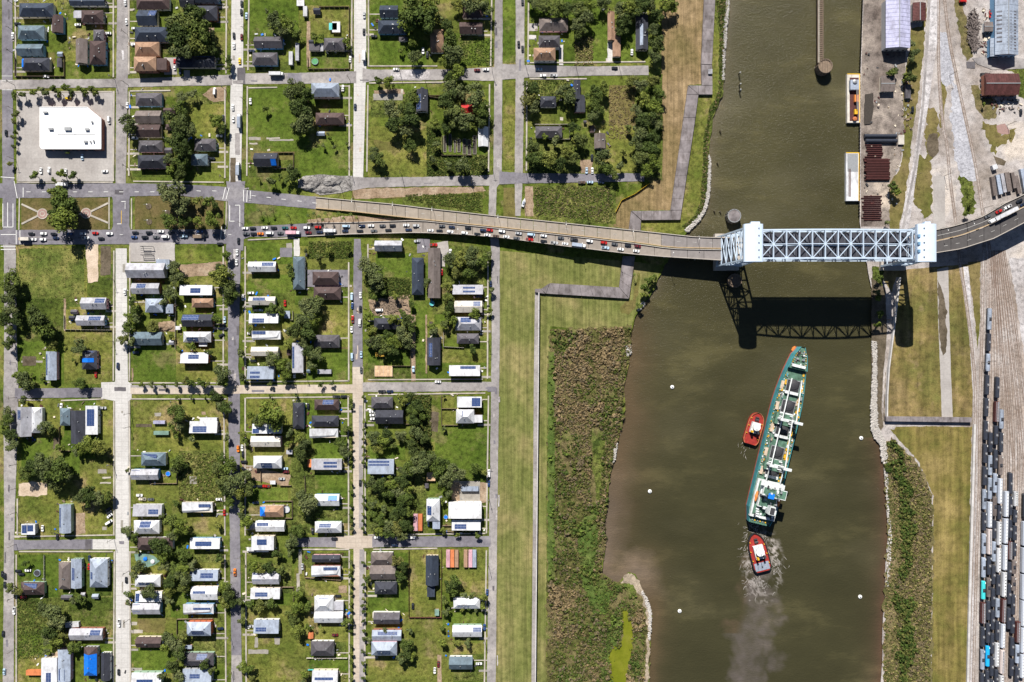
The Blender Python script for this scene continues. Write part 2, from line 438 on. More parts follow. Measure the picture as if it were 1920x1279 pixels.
# canal water: silt colour carried by the water itself, varied by distance from the banks and in the tug's wash, plus painted wind sheen
def water_mat():
    m, nt, b = nodes_of('canal_water')
    at = nt.nodes.new('ShaderNodeVertexColor'); at.layer_name = 'silt'
    v = coords(nt, True)
    n = noise(nt, v, 0.012, 4, 0.55)
    c = mixc(nt, 1.0, at.outputs['Color'], ramp(nt, n, [(0.3,(0.85,)*3),(0.7,(1.14,)*3)]), 'MULTIPLY')
    nt.links.new(c, b.inputs['Base Color'])
    b.inputs['Roughness'].default_value = 0.22
    b.inputs['IOR'].default_value = 1.33
    b.inputs['Specular IOR Level'].default_value = 0.4
    vw = coords(nt, True, (0.5, 1.3, 1.0))
    wnd = noise(nt, vw, 0.02, 7, 0.72)
    c2 = mixc(nt, 1.0, c, ramp(nt, wnd, [(0.36,(0.86,0.87,0.88)),(0.54,(1,1,1)),(0.66,(1.5,1.46,1.42))]), 'MULTIPLY')  # sheen of wind-ruffled water painted into the colour as paler streaks
    nt.links.new(c2, b.inputs['Base Color'])
    v2_ = coords(nt, True, (1.0, 1.6, 1.0))
    bump(nt, b, noise(nt, v2_, 0.5, 6, 0.75), 0.8, 0.5)
    return m
M['water'] = water_mat()
def shore_x(sh, y):
    for a, b in zip(sh, sh[1:]):
        if a[1] <= y <= b[1] and b[1] > a[1]:
            return a[0] + (b[0]-a[0])*(y-a[1])/(b[1]-a[1])
    return sh[-1][0]
mono_w = [p for i, p in enumerate(SHORE_W) if all(p[1] > q[1] for q in SHORE_W[:i])]
def nz(x, y, s, k=0): return mnoise.noise(Vector((x*s, y*s, k)))
def fbm(x, y, s, k=0): return nz(x,y,s,k) + 0.5*nz(x,y,2*s,k+3) + 0.25*nz(x,y,4*s,k+7)
PLUME = [(990,1418,10),(1030,1421,22),(1075,1428,30),(1100,1420,36),(1150,1418,38),(1190,1408,44),(1230,1400,34),(1280,1402,40),(1340,1405,44)]
def lerpt(tab, y):
    if y <= tab[0][0]: return tab[0][1:]
    for a, b in zip(tab, tab[1:]):
        if a[0] <= y <= b[0]:
            t = (y-a[0])/(b[0]-a[0]); return tuple(a[i] + (b[i]-a[i])*t for i in range(1, len(a)))
    return tab[-1][1:]
def mix3(a, b, t):
    t = max(0, min(1, t)); return tuple(a[i] + (b[i]-a[i])*t for i in range(3))
from mathutils.kdtree import KDTree
_pts = natural([p for p in SHORE_W if -300 < p[1] < 1600], 5, 0, 1, False)
KW = KDTree(len(_pts))
for i_, p_ in enumerate(_pts): KW.insert((p_[0], p_[1], 0), i_)
KW.balance()
LOBES = [(1378,1182,20),(1372,1175,14),(1460,1166,15),(1458,1240,16),(1455,1130,14),(1390,1250,26),(1440,1215,18)]
def water_col(x, y):
    deep = mix3((0.060,0.054,0.024), (0.044,0.041,0.020), (y-200)/700)
    deep = mix3(deep, (0.098,0.088,0.050), (0.75 if y < 520 else 0.42)*max(0, fbm(x*0.55, y*1.0, 0.009, 2) - 0.02)*(1 if y < 520 or y > 560 else 1 - 0.44*0 ))  # paler wind streaks: surface sheen put into the colour, not silt
    dw = KW.find((x, y, 0))[2]; de = shore_x(SHORE_E, y) - x
    c = deep
    if y > 560:
        wdt, amp, mud = lerpt([(560,8,0.3,0),(640,34,0.8,0),(760,36,0.9,0),(860,44,1.0,0.1),(950,46,1.0,0.6),(1030,40,1.0,1.0),(1080,34,0.9,0.7),(1130,26,0.8,0),(1320,14,0.7,0)], y)
        dd = max(0, dw + 14*fbm(x, y, 0.016, 5))
        c = mix3(c, (0.094,0.066,0.037), amp*min(1, 1.25*math.exp(-(dd/wdt)**1.5)))
        c = mix3(c, (0.155,0.122,0.095), 0.85*mud*max(0, 1 - (dd + 6*fbm(x, y, 0.05, 1))/52))
    else:
        c = mix3(c, (0.11,0.09,0.06), 0.8*math.exp(-max(0, dw)/9))
    if y > 820:
        t = math.exp(-max(0, de + 4*fbm(x, y, 0.03, 8))/14)
        c = mix3(c, (0.085,0.052,0.034), t)
    if y > 970 and 1330 < x < 1500:
        cx, hw = lerpt(PLUME, y)
        bx = x + 16*fbm(x, y, 0.03, 14); by = y + 16*fbm(x, y, 0.03, 24)
        e = abs(bx - cx) + 30*fbm(bx, by, 0.014, 4)
        lo = max((rr_ - math.hypot(bx-lx, by-ly))*1.2 for lx, ly, rr_ in LOBES)
        t = max(0, min(1, (max(hw*0.8 - e, lo) + 5)/16))*max(0, min(1, (y - 985)/50))*(0.70 + 0.45*fbm(x, y, 0.05, 6))
        c = mix3(c, mix3((0.106,0.090,0.080), (0.092,0.066,0.042), (cx - hw*0.35 - x)/14 if y < 1190 else 0), 0.85*t)
        d2 = math.hypot((x-1432)/34, (y-1062)/62)
        if d2 < 1.25 and y > 988:
            fo = 1 - abs(fbm(x, y, 0.07, 9))*4.2
            edge = max(0, 1 - abs(d2 - 0.75)/0.5)
            c = mix3(c, (0.50,0.45,0.42), max(0, fo)*edge*max(0, min(1, 0.55 + 1.2*fbm(x, y, 0.025, 31))))
    return c
STEP = 2.5
X0, X1, Y0, Y1 = 1105, 1690, -30, 1320
nx_, ny_ = int((X1-X0)/STEP) + 1, int((Y1-Y0)/STEP) + 1
wv = []; wf = []; wc = []
for j in range(ny_):
    for i in range(nx_):
        x = X0 + i*STEP; y = Y0 + j*STEP
        p = W(x, y); p.z = -1.5
        wv.append(p); wc.append(water_col(x, y))
for j in range(ny_-1):
    for i in range(nx_-1):
        a = j*nx_ + i; wf.append((a, a+nx_, a+nx_+1, a+1))
# the canal runs on beyond the frame
for (xa, xb, ya, yb) in ((X0, X0+(nx_-1)*STEP, -7000, Y0), (X0, X0+(nx_-1)*STEP, Y0+(ny_-1)*STEP, 8000)):
    b0 = len(wv)
    for q in ((xa,yb),(xb,yb),(xb,ya),(xa,ya)):
        p = W(*q); p.z = -1.5; wv.append(p); wc.append((0.045,0.041,0.02))
    wf.append((b0, b0+1, b0+2, b0+3))
wm = mesh('water', wv, wf, M['water'])
ca = wm.color_attributes.new('silt', 'FLOAT_COLOR', 'POINT')
ca.data.foreach_set('color', [c for q in wc for c in (q[0], q[1], q[2], 1.0)])
tag(link('water', wm), 'muddy olive canal water with silt along its banks', 'water', kind='structure')

def sheet(name, pts, z, m, nat=0, label=None, seed=None):
    if nat: pts = natural(pts, 3.5, nat, (seed if seed is not None else len(bpy.data.objects)) * 0.37)
    P = [W(p[0], p[1]) for p in pts]
    for p in P: p.z = z
    f = []
    for t in tessellate_polygon([P]):
        a, b, c = t
        if (P[b]-P[a]).cross(P[c]-P[a]).z < 0: b, c = c, b
        f.append((a, b, c))
    return tag(link(name, mesh(name, P, f, M[m])), label, None, kind='structure')
def rect(x0, y0, x1, y1): return [(x0,y0),(x1,y0),(x1,y1),(x0,y1)]
ZL = [0.02]
def layer():
    ZL[0] += 0.0008
    return ZL[0]
cyc = [0]
def layer_c():
    cyc[0] += 1
    return ZL[0] + 0.0008*(1 + cyc[0] % 9)

# ---- levees, marsh, fields (ground cover of its own kind)
sheet('levee', [(1242,-60),(1322,-60),(1316,120),(1316,158),(1290,160),(1257,394),(1183,395),(1179,430),(1150,425),(1154,400),(1165,378),(1190,365),(1218,345),(1238,330),(1240,150)], layer(), 'levee_dry', 1.2)
sheet('levee', [(1342,-60),(1366,-60),(1360,60),(1355,150),(1345,195),(1332,225),(1325,290),(1326,360),(1318,392),(1295,425),(1270,440),(1203,432),(1203,412),(1276,412),(1304,220),(1310,177),(1336,177),(1335,120)], layer(), 'lawn2', 1.5)
sheet('levee', [(936,470),(1200,492),(1240,500),(1232,525),(1205,572),(1190,590),(1184,612),(1110,618),(1032,612),(1026,700),(1024,1279),(1022,1400),(926,1400),(931,1000),(936,640)], layer(), 'levee', 0.8)
sheet('marsh', [(1030,618),(1120,614),(1184,612),(1182,660),(1168,725),(1168,785),(1158,822),(1150,850),(1140,910),(1133,985),(1136,1015),(1129,1055),(1126,1075),(1160,1094),(1190,1085),(1210,1125),(1218,1180),(1216,1400),(1024,1400),(1026,1000),(1028,700)], layer(), 'marsh', 5.0)
sheet('marsh', [(1028,660),(1040,660),(1041,760),(1040,1085),(1030,1090),(1026,1090)], layer(), 'marsh_green', 3.0)
sheet('marsh', [(1082,985),(1122,950),(1122,1050),(1118,1075),(1150,1110),(1135,1150),(1105,1135),(1088,1080),(1085,1030)], layer(), 'marsh_green', 5.0)
sheet('marsh', [(1140,1170),(1165,1130),(1168,1180),(1150,1230),(1140,1290),(1125,1290),(1130,1230)], layer(), 'marsh_green', 5.0)
sheet('marsh', [(1110,830),(1135,810),(1132,900),(1122,950),(1112,890)], layer(), 'weeds', 4.0)
sheet('pond', [(1163,1140),(1176,1140),(1184,1165),(1190,1175),(1186,1200),(1182,1230),(1175,1290),(1142,1290),(1143,1235),(1150,1212),(1160,1212),(1166,1196),(1168,1170)], layer(), 'algae', 5.0, 'algae covered pond in the marsh')
sheet('beach', [(1162,1093),(1178,1072),(1190,1077),(1202,1100),(1212,1120),(1221,1150),(1218,1185),(1216,1279),(1208,1279),(1212,1235),(1214,1180),(1212,1150),(1203,1120),(1186,1096)], layer(), 'beach', 4.0)
sheet('path', [(1161,579),(1176,563),(1186,562),(1196,512),(1202,513),(1192,575),(1180,590),(1165,588)], layer(), 'field', 2.0)
sheet('bank', [(1330,-20),(1364,-20),(1358,100),(1354,180),(1342,205),(1334,225),(1329,281),(1331,307),(1328,362),(1321,393),(1308,411),(1288,431),(1276,428),(1300,408),(1314,385),(1318,340),(1318,260),(1328,210),(1346,170),(1348,60)], layer(), 'weeds', 3.0)
# east bank
sheet('yard', [(1621,-60),(1660,-60),(1712,-60),(1700,60),(1697,130),(1695,240),(1690,300),(1672,345),(1669,425),(1614,425),(1615,140)], layer(), 'yard', 0, 'stained concrete quay yard')
sheet('grass_strip', [(1738,-60),(1748,-60),(1733,60),(1733,90),(1722,175),(1712,240),(1703,330),(1692,400),(1684,440),(1668,440),(1668,345),(1690,310),(1695,240),(1693,165),(1697,130),(1705,100),(1708,52),(1728,50),(1738,10)], layer(), 'field', 2.5)
sheet('grass_strip', [(1783,-60),(1796,-60),(1803,0),(1812,40),(1818,80),(1825,105),(1812,113),(1803,90),(1795,40),(1788,0)], layer(), 'scrubbed', 3.0)
sheet('grass_strip', [(1822,160),(1838,160),(1845,180),(1868,190),(1872,200),(1866,225),(1842,221),(1828,200)], layer(), 'scrubbed', 4.5)
sheet('grass_strip', [(1885,130),(1920,128),(1930,135),(1930,190),(1910,180),(1908,140)], layer(), 'weeds', 2.0)
sheet('dirt_patch', [(1738,205),(1750,200),(1762,225),(1757,270),(1747,300),(1748,400),(1735,405),(1714,385),(1710,340),(1720,285),(1735,300),(1736,255)], layer(), 'field', 6.0)
sheet('puddle', [(1737,262),(1742,252),(1758,250),(1760,285),(1750,297),(1740,290)], layer(), 'mud', 2.0)
sheet('dirt_patch', [(1760,155),(1772,150),(1775,175),(1768,240),(1762,240)], layer(), 'field', 2.0)
sheet('grass_strip', [(1797,332),(1815,330),(1822,345),(1832,395),(1826,402),(1808,402)], layer(), 'weeds', 7.0)
sheet('gravel_bed', [(1785,150),(1800,170),(1812,240),(1826,300),(1832,340),(1818,338),(1796,330),(1790,290),(1782,225)], layer(), 'gravel_blue', 5.0)
sheet('gravel_bed', [(1758,60),(1775,60),(1790,150),(1775,165),(1764,150)], layer(), 'gravel_blue', 3.0)
sheet('dirt_patch', [(1840,232),(1868,235),(1880,250),(1900,245),(1902,262),(1870,272),(1862,290),(1852,262)], layer(), 'field', 8.0)
sheet('red_spill', [(1868,236),(1874,233),(1884,232),(1894,243),(1893,251),(1880,252),(1870,248)], layer(), 'brick', 1.5)
sheet('dirt_patch', [(1862,292),(1875,296),(1886,302),(1884,310),(1868,308)], layer(), 'mud', 2.5)
sheet('path', rect(1750, 330, 1772, 440), layer(), 'lotconc', 0.6)
sheet('grass_strip', [(1905,590),(1925,520),(1940,520),(1940,780),(1915,640)], layer(), 'weeds', 3.0)
# south of the bridge on the east bank
sheet('field', [(1640,500),(1700,505),(1760,500),(1815,495),(1812,560),(1820,660),(1824,740),(1822,785),(1662,785),(1664,720),(1672,640),(1680,560)], layer(), 'levee_field', 0.8)
sheet('levee', [(1666,800),(1822,800),(1818,1000),(1812,1400),(1745,1400),(1748,1150),(1750,930),(1722,865),(1690,830)], layer(), 'levee_east', 1.5)
sheet('scrub_bed', [(1655,835),(1672,822),(1690,838),(1722,868),(1750,930),(1748,1150),(1745,1400),(1654,1400),(1658,1110),(1664,1000),(1660,905)], layer(), 'scrubbed', 6.0)
sheet('bank', [(1636,500),(1658,505),(1652,560),(1650,640),(1640,640),(1637,590)], layer(), 'weeds', 2.5)
sheet('bank', [(1634,520),(1660,540),(1664,640),(1660,720),(1658,800),(1640,818),(1633,800),(1634,700)], layer(), 'mud', 1.5)
sheet('path', [(1668,560),(1680,520),(1684,520),(1676,600),(1660,700),(1656,790),(1680,800),(1676,806),(1657,800),(1653,770),(1655,720),(1660,660)], layer(), 'tanground', 0.8)
sheet('path', [(1757,505),(1778,500),(1780,600),(1783,700),(1787,790),(1766,790),(1763,700),(1759,600)], layer(), 'lotconc', 0.4)
sheet('puddle', [(1758,525),(1765,540),(1771,560),(1776,585),(1773,600),(1776,630),(1775,660),(1768,668),(1763,650),(1760,620),(1759,560)], layer(), 'mud', 2.0)
sheet('gravel_bed', [(1815,500),(1825,620),(1833,760),(1826,1400),(1818,1400),(1822,1000),(1826,760),(1818,640),(1806,500)], layer(), 'gravel', 1.0)
sheet('dirt_patch', [(1815,492),(1838,490),(1838,600),(1833,655),(1828,600),(1820,540)], layer(), 'field', 1.5)
sheet('track_bed', [(1850,485),(1890,485),(1925,640),(1960,800),(1960,1400),(1836,1400),(1842,1000),(1848,760),(1852,600)], layer(), 'trackbed', 1.0, 'brown ballast bed of the freight yard')
sheet('gravel_bed', [(1892,485),(1940,485),(1945,760),(1925,700),(1905,560)], layer(), 'gravel', 2.0)

# ---- lawns: lots that are mown, watered or left differently
rl = random.Random(31)
for bx0, bx1 in ((30,214),(244,424),(462,656),(690,915)):
    for by0, by1 in ((0,132),(172,332),(462,712),(750,1002),(1036,1300)):
        xm = 0.5*(bx0+bx1) + rl.uniform(-14,14)
        for xa, xb in ((bx0,xm),(xm,bx1)):
            y = by0
            while y < by1:
                h = rl.uniform(14,34)
                if rl.random() < 0.6: sheet('lawn', rect(xa + rl.uniform(0,8), y, xb - rl.uniform(0,8), min(by1, y+h)), layer_c(), rl.choice(('lawn1','lawn2','lawn3','lawn2','weeds','field' if rl.random() < .35 else 'lawn1')), 1.2)
                y += h
ZL[0] += 0.009
LOTS = [
 ('lawn2',30,166,214,172),('park',40,371,203,431),('park',253,366,420,430),('lawn1',463,380,576,420),
 ('lawn2',34,462,164,640),('meadow',36,466,158,575),('lawn3',34,560,130,640),('lawn2',120,580,211,720),('lawn1',30,640,120,720),('lawn2',34,748,212,1004),('lawn1',40,820,150,900),
 ('lawn1',120,745,180,860),('lawn1',34,1040,110,1120),('weeds',32,1120,205,1190),('lawn3',130,1120,212,1180),('lawn2',34,1230,90,1300),
 ('lawn1',250,640,330,714),('lawn2',330,640,425,714),('lawn2',250,752,425,845),('weeds',335,845,425,950),('lawn2',250,900,340,945),('lawn2',345,962,420,1003),
 ('lawn1',320,1085,355,1180),('lawn2',247,1158,330,1190),('lawn1',250,1215,330,1262),
 ('lawn1',463,160,560,284),('lawn1',560,255,657,330),('lawn1',460,0,560,66),('lawn1',575,105,655,130),('lawn2',560,10,655,70),
 ('lawn1',463,455,555,495),('lawn1',465,515,550,550),('weeds',578,452,660,486),('lawn2',580,490,655,508),('lawn2',598,566,655,628),('lawn1',575,655,655,712),
 ('lawn2',463,745,548,800),('lawn1',590,825,655,862),('lawn1',575,890,655,930),('weeds',545,840,590,1000),('lawn1',463,915,540,945),('lawn2',463,1135,580,1290),
 ('lawn2',572,1090,655,1118),('lawn2',580,1175,655,1203),('lawn1',583,1233,655,1258),
 ('lawn1',690,76,800,124),('lawn1',862,72,925,124),('weeds',800,232,828,332),('weeds',828,290,918,331),('lawn2',690,255,800,332),('lawn1',690,158,780,180),
 ('lawn1',705,475,775,535),('weeds',690,520,775,560),('lawn1',690,655,775,690),('lawn2',830,655,915,680),('lawn1',779,560,800,710),
 ('weeds',770,738,808,850),('lawn1',815,800,915,880),('lawn2',828,742,852,800),('lawn1',690,835,760,862),('weeds',690,892,800,1004),
 ('lawn2',768,1030,828,1158),('lawn2',830,1028,914,1110),('lawn1',690,1110,766,1148),('lawn2',750,1160,850,1300),('lawn2',690,1235,770,1300),('lawn1',830,1150,914,1175),
 ('lawn1',985,0,1080,32),('weeds',1078,68,1112,124),('lawn1',1110,0,1140,118),('lawn1',1158,35,1195,118),('lawn2',985,206,1070,236),('weeds',985,150,1075,206),
 ('weeds',985,258,1120,326),('lawn3',1195,140,1242,338),('field',1142,160,1192,262),('lawn2',1120,235,1195,322),('lawn2',943,152,967,318),('lawn1',943,0,967,118),
 ('weeds',1000,348,1155,420),('field',944,352,968,410),('field',660,352,908,372),('weeds',755,362,905,398),('field',575,412,780,416),
]
for k, x0, y0, x1, y1 in LOTS:
    sheet('lawn', rect(x0, y0, x1, y1), layer(), k, 1.0 if k != 'park' else 0)
for k, p in (('dirt',[(330,497),(425,490),(425,515),(345,520)]),('dirt',[(1205,1128),(1206,1128),(1206,1130)]),('sandy',[(36,907),(60,903),(88,906),(89,926),(70,931),(34,930)]),
             ('dirt',[(140,962),(160,962),(160,1000),(140,1004)]),('field',[(258,1160),(312,1160),(308,1188),(262,1184)]),('dirt',[(395,165),(425,162),(424,188),(400,192),(380,178)]),
             ('dirt',[(295,605),(328,600),(330,622),(300,622)]),('dirt',[(690,562),(768,552),(770,590),(700,592)]),('sandy',[(160,458),(184,456),(184,528),(165,530)]),
             ('mud',[(189,462),(208,462),(208,516),(189,516)]),('dirt',[(700,170),(755,166),(760,176),(705,180)]),('field',[(700,262),(742,268),(745,282),(708,282)]),
             ('mud',[(804,772),(822,772),(821,810),(807,808)]),('dirt',[(576,412),(660,404),(770,412),(700,417),(580,420)]),('dirt',[(660,354),(905,350),(912,358),(880,362),(665,374)]),
             ('dirt',[(984,350),(1000,350),(1000,405),(984,405)]),('sandy',[(848,882),(862,882),(862,940),(848,940)]),('dirt',[(842,905),(915,905),(912,942),(850,945)]),
             ('dirt',[(1088,300),(1112,300),(1108,325),(1090,325)]),('dirt',[(445,860),(470,875),(545,890),(540,912),(475,900)])):
    sheet('dirt_patch', p, layer(), k, 1.5)

# ---- roads
ZR = [0.22]
def road(pts, m, name='road', label=None):
    ZR[0] += 0.0015
    return sheet(name, pts, ZR[0], m, 0.55 if m in ('asphalt_pale','lotconc','gravel','asphalt') else 0.25, label)
def vroad(tab, m, label=None):
    """tab rows: y, x left, x right"""
    return road([(r[1], r[0]) for r in tab] + [(r[2], r[0]) for r in reversed(tab)], m, 'road', label)
def hroad(tab, m, label=None):
    return road([(r[0], r[1]) for r in tab] + [(r[0], r[2]) for r in reversed(tab)], m, 'road', label)
vroad([(-80,4,23),(150,4,24),(345,5,27)], 'asphalt')
vroad([(455,5,28),(470,8,30),(640,8,32),(740,7,35),(1000,8,27),(1350,5,26)], 'asphalt_pale')
vroad([(-80,221,240),(150,218,240),(345,217,236)], 'asphalt_pale')
vroad([(466,217,238),(640,217,239),(740,216,241),(1020,217,242),(1350,217,244)], 'concrete_white')
road([(190,717),(217,716),(241,716),(247,720),(247,748),(242,752),(217,752),(190,747)], 'concrete_white')
road(rect(172,1011,218,1030), 'concrete_white')
vroad([(-80,435,457),(125,433,456),(345,430,452)], 'concrete_white')
vroad([(440,427,452),(690,428,447),(720,428,450),(1000,431,450),(1230,434,453)], 'asphalt')
vroad([(1228,434,453),(1350,433,456)], 'asphalt_pale')
vroad([(-80,664,686),(120,664,687),(330,662,681),(352,660,683)], 'concrete_white')
vroad([(448,664,676),(500,663,679),(690,661,680)], 'asphalt')
vroad([(688,661,681),(1005,663,681),(1350,663,682)], 'concrete_tan')
vroad([(760,673,680),(990,673,681)], 'asphalt_pale')
vroad([(1030,674,683),(1350,674,683)], 'asphalt_pale')
vroad([(-80,929,943),(130,927,942),(330,925,941),(345,922,943)], 'asphalt_pale')
vroad([(-80,967,984),(130,967,983),(330,965,980)], 'asphalt_pale')
vroad([(340,921,941),(352,917,931),(402,916,930),(470,921,937),(640,922,937),(720,921,936),(1000,917,932),(1350,912,929)], 'asphalt_pale')
vroad([(340,965,980),(405,966,976)], 'asphalt_pale')
hroad([(-60,150,168),(24,150,168),(100,149,165),(222,148,164)], 'asphalt_pale')
hroad([(236,148,164),(330,145,161),(436,140,160)], 'asphalt_pale')
hroad([(452,138,158),(560,137,157),(668,134,156)], 'asphalt_pale')
hroad([(680,128,156),(700,131,152),(850,130,150),(930,126,152)], 'asphalt_pale')
hroad([(938,120,150),(985,122,146),(1100,125,142),(1216,123,141)], 'asphalt_pale')
hroad([(658,331,358),(690,333,352),(800,332,349),(925,328,348)], 'asphalt_pale')
hroad([(936,322,346),(985,325,344),(1100,326,342),(1208,325,340)], 'asphalt')
hroad([(-60,343,372),(100,345,371),(220,344,369),(330,345,366),(430,351,378),(470,357,381),(594,369,392)], 'asphalt', 'upper carriageway of the avenue before the ramp')
hroad([(-60,431,459),(220,431,458),(430,430,457),(470,425,444),(576,419,444)], 'asphalt', 'lower carriageway of the avenue full of queueing cars')
vroad([(366,5,30),(436,5,31)], 'asphalt')
vroad([(364,209,245),(374,212,243),(425,212,243),(436,207,247)], 'asphalt')
vroad([(340,424,460),(362,427,458),(436,427,458),(470,424,456)], 'asphalt')
road([(28,728),(75,728),(192,727),(192,745),(75,746),(28,748)], 'asphalt')
hroad([(245,724,739),(430,724,739),(452,722,738),(664,721,737)], 'concrete_tan')
hroad([(245,722,727),(430,723,727)], 'asphalt_pale')
hroad([(680,717,735),(924,716,733)], 'asphalt_pale')
hroad([(26,1012,1032),(60,1013,1030),(174,1011,1030)], 'asphalt')
hroad([(553,1008,1025),(632,1007,1026)], 'asphalt')
hroad([(630,1006,1027),(655,1004,1029),(700,1005,1027)], 'concrete_tan')
hroad([(698,1006,1026),(920,1005,1025)], 'asphalt')
road(rect(32,171,212,340), 'lotconc', 'car_park', 'concrete car park around the white store')
road(rect(243,455,328,491), 'lotconc', 'concrete_pad')
road([(557,338),(575,330),(600,327),(640,330),(662,330),(662,356),(640,362),(600,366),(570,352)], 'heap', 'gravel_pad')
road(rect(576,506,654,538), 'asphalt', 'paved_yard')
road([(782,448),(806,448),(806,472),(782,475)], 'asphalt', 'paved_yard')
road([(818,455),(840,452),(842,478),(834,478),(834,500),(826,500)], 'lotconc', 'paved_yard')
road(rect(862,902,900,946), 'walk_dim', 'deck_yard')
road([(1822,110),(1865,103),(1930,112),(1930,128),(1880,131),(1860,131),(1832,120)], 'asphalt_pale')
vroad([(-80,1742,1762),(80,1735,1757),(200,1726,1740),(300,1712,1722),(430,1686,1704)], 'gravel')
vroad([(-80,1743,1748),(80,1736,1741),(200,1728,1732),(300,1716,1720),(430,1690,1695)], 'asphalt_pale')

# ---- pavements: slabs with a real kerb step, one run per block side
def pave(pts, m='walk', z=0.45, name='pavement'):
    mb = MB(); P = [W(*p) for p in pts]
    mb.prism([(p.x, p.y) for p in P], -0.05, z)
    return tag(mb.obj(name, M[m]), kind='structure')
def pv(x0, y0, x1, y1, w=2.6, m='walk'):
    if abs(x1-x0) > abs(y1-y0): pave([(x0,y0-w/2),(x1,y1-w/2),(x1,y1+w/2),(x0,y0+w/2)], m)
    else: pave([(x0-w/2,y0),(x0+w/2,y0),(x1+w/2,y1),(x1-w/2,y1)], m)
for a in ((29,0,30,145),(213,0,213,145),(33,171,33,338),(214,171,213,340),(242,0,242,140),(425,0,424,138),(243,172,242,330),(422,166,422,334),
          (467,0,465,132),(660,0,659,130),(464,162,463,330),(655,160,655,330),(691,0,691,125),(922,0,920,124),(690,160,688,322),(918,158,916,322),
          (991,0,990,120),(988,152,987,320),(214,470,213,714),(244,462,243,714),(419,462,419,712),(460,462,460,715),(654,492,654,714),(690,458,690,500),(915,480,914,710),
          (214,752,214,1004),(243,752,244,1004),(420,752,422,1004),(460,746,460,1004),(653,742,654,1004),(684,742,685,1000),(916,742,912,1000),
          (33,935,33,1003),(215,1034,213,1300),(244,1034,245,1300),(422,1040,424,1300),(461,1034,462,1300),(655,1032,655,1300),(685,1034,684,1300),(912,1032,908,1300),(31,1040,31,1300)):
    pv(*a)
for a in ((32,342,212,342),(32,174,210,172),(244,171,320,170),(466,165,520,164),(692,156,850,154),(993,148,1100,148),(993,118,1210,116),(692,124,820,124),(245,718,428,718),(245,748,425,748),
          (462,716,655,714),(462,746,655,744),(690,712,905,711),(690,740,910,737),(40,1006,212,1003),(36,1034,212,1034),(568,1030,655,1030),(700,1030,820,1028),(36,750,80,750),(115,751,195,748),(690,1003,910,1000),(250,340,420,342),
          (465,450,552,446),(205,370,205,430),(37,371,36,431),(247,372,247,430),(425,378,424,426)):
    pv(*a, w=2.2)
# plaza paths and paved circles on the first median
for a, b in (((41,383),(73,398)),((41,420),(73,404)),((88,401),(102,400)),((203,381),(170,397)),((203,418),(170,404)),((154,401),(140,401))):
    d_ = Vector((b[0]-a[0], b[1]-a[1])).normalized(); n_ = (-d_.y*1.7, d_.x*1.7)
    pave([(a[0]+n_[0],a[1]+n_[1]),(b[0]+n_[0],b[1]+n_[1]),(b[0]-n_[0],b[1]-n_[1]),(a[0]-n_[0],a[1]-n_[1])], 'walk', 0.42, 'path')
for cx, cy, rr, lab in ((80,401,10,'west'),(162,400,10,'east')):
    p = W(cx, cy); e = empty('paved_circle', p)
    tag(e, f'round red paved circle on the avenue median, {"nearer the road junction" if lab == "west" else "nearer the turning lane"}', 'paving', 'paved circles')
    for r0, r1, m in ((0, 3.4, 'brick'), (3.4, 5.0, 'walk'), (5.0, 8.5, 'brick'), (8.5, 10, 'walk')):
        mb = MB(); n = 32
        r0 *= S; r1 *= S
        if r0 == 0: mb.prism([(r1*math.cos(2*math.pi*i/n), r1*math.sin(2*math.pi*i/n)) for i in range(n)], 0, 0.47)
        else:
            for i in range(n):
                a0 = 2*math.pi*i/n; a1 = 2*math.pi*(i+1)/n
                mb.add([(r0*math.cos(a0),r0*math.sin(a0),0.47),(r1*math.cos(a0),r1*math.sin(a0),0.47),(r1*math.cos(a1),r1*math.sin(a1),0.47),(r0*math.cos(a1),r0*math.sin(a1),0.47)], [(0,1,2,3)])
        mb.obj('paving_ring', M[m], e)
for cx, cy in ((279,387),(280,416),(314,399)):
    mb = MB(); p = W(cx, cy); mb.prism([(5.5*S*math.cos(i*math.pi/10), 5.5*S*math.sin(i*math.pi/10)) for i in range(20)], 0, 0.35)
    tag(mb.obj('lamp_apron', M['mud'], None, p), kind='structure')

# ---- painted markings on the avenue
def mark(x0, y0, x1, y1, w=1.0, m='paint'):
    d_ = Vector((x1-x0, y1-y0)); d_.normalize(); n_ = (-d_.y*w/2, d_.x*w/2)
    P = [W(x0+n_[0],y0+n_[1]), W(x1+n_[0],y1+n_[1]), W(x1-n_[0],y1-n_[1]), W(x0-n_[0],y0-n_[1])]
    for p in P: p.z = 0.40
    f = [(0,1,2,3)] if (P[1]-P[0]).cross(P[2]-P[0]).z > 0 else [(3,2,1,0)]
    tag(link('road_marking', mesh('road_marking', P, f, M[m])), kind='structure')
for x in range(50, 420, 29): mark(x, 360 if x < 330 else 358, x+8, 360 if x < 330 else 358.5, 0.9)
for x, y in ((472,367),(500,370),(528,373.5),(558,377),(586,380.5)): mark(x, y, x+8, y+0.8, 0.9)
for x in range(225, 440, 29): mark(x, 440, x+6, 440, 0.7)
for a in ((44,352,44,370),(27,340,33,372),(2,440,32,440),(6,426,25,426),(6,382,6,426),(15,380,15,426),(25,382,25,426),(31,432,31,458),(38,432,38,458),(2,462,30,462),(2,468,30,468),
          (228,378,236,378),(220,420,228,420),(423,352,418,374),(430,352,424,374),(416,425,414,448),(423,425,421,450),(457,356,457,378),(464,357,463,379),(470,358,469,377),
          (441,385,450,385),(431,415,440,415),(431,385,431,415),(450,385,450,425),(2,332,28,334)):
    mark(*a, w=1.1)
mark(228,395,228,420,0.8,'yellow'); mark(235,380,235,392,0.8)
for y in (143,152,169): mark(4,y,24,y,0.8)

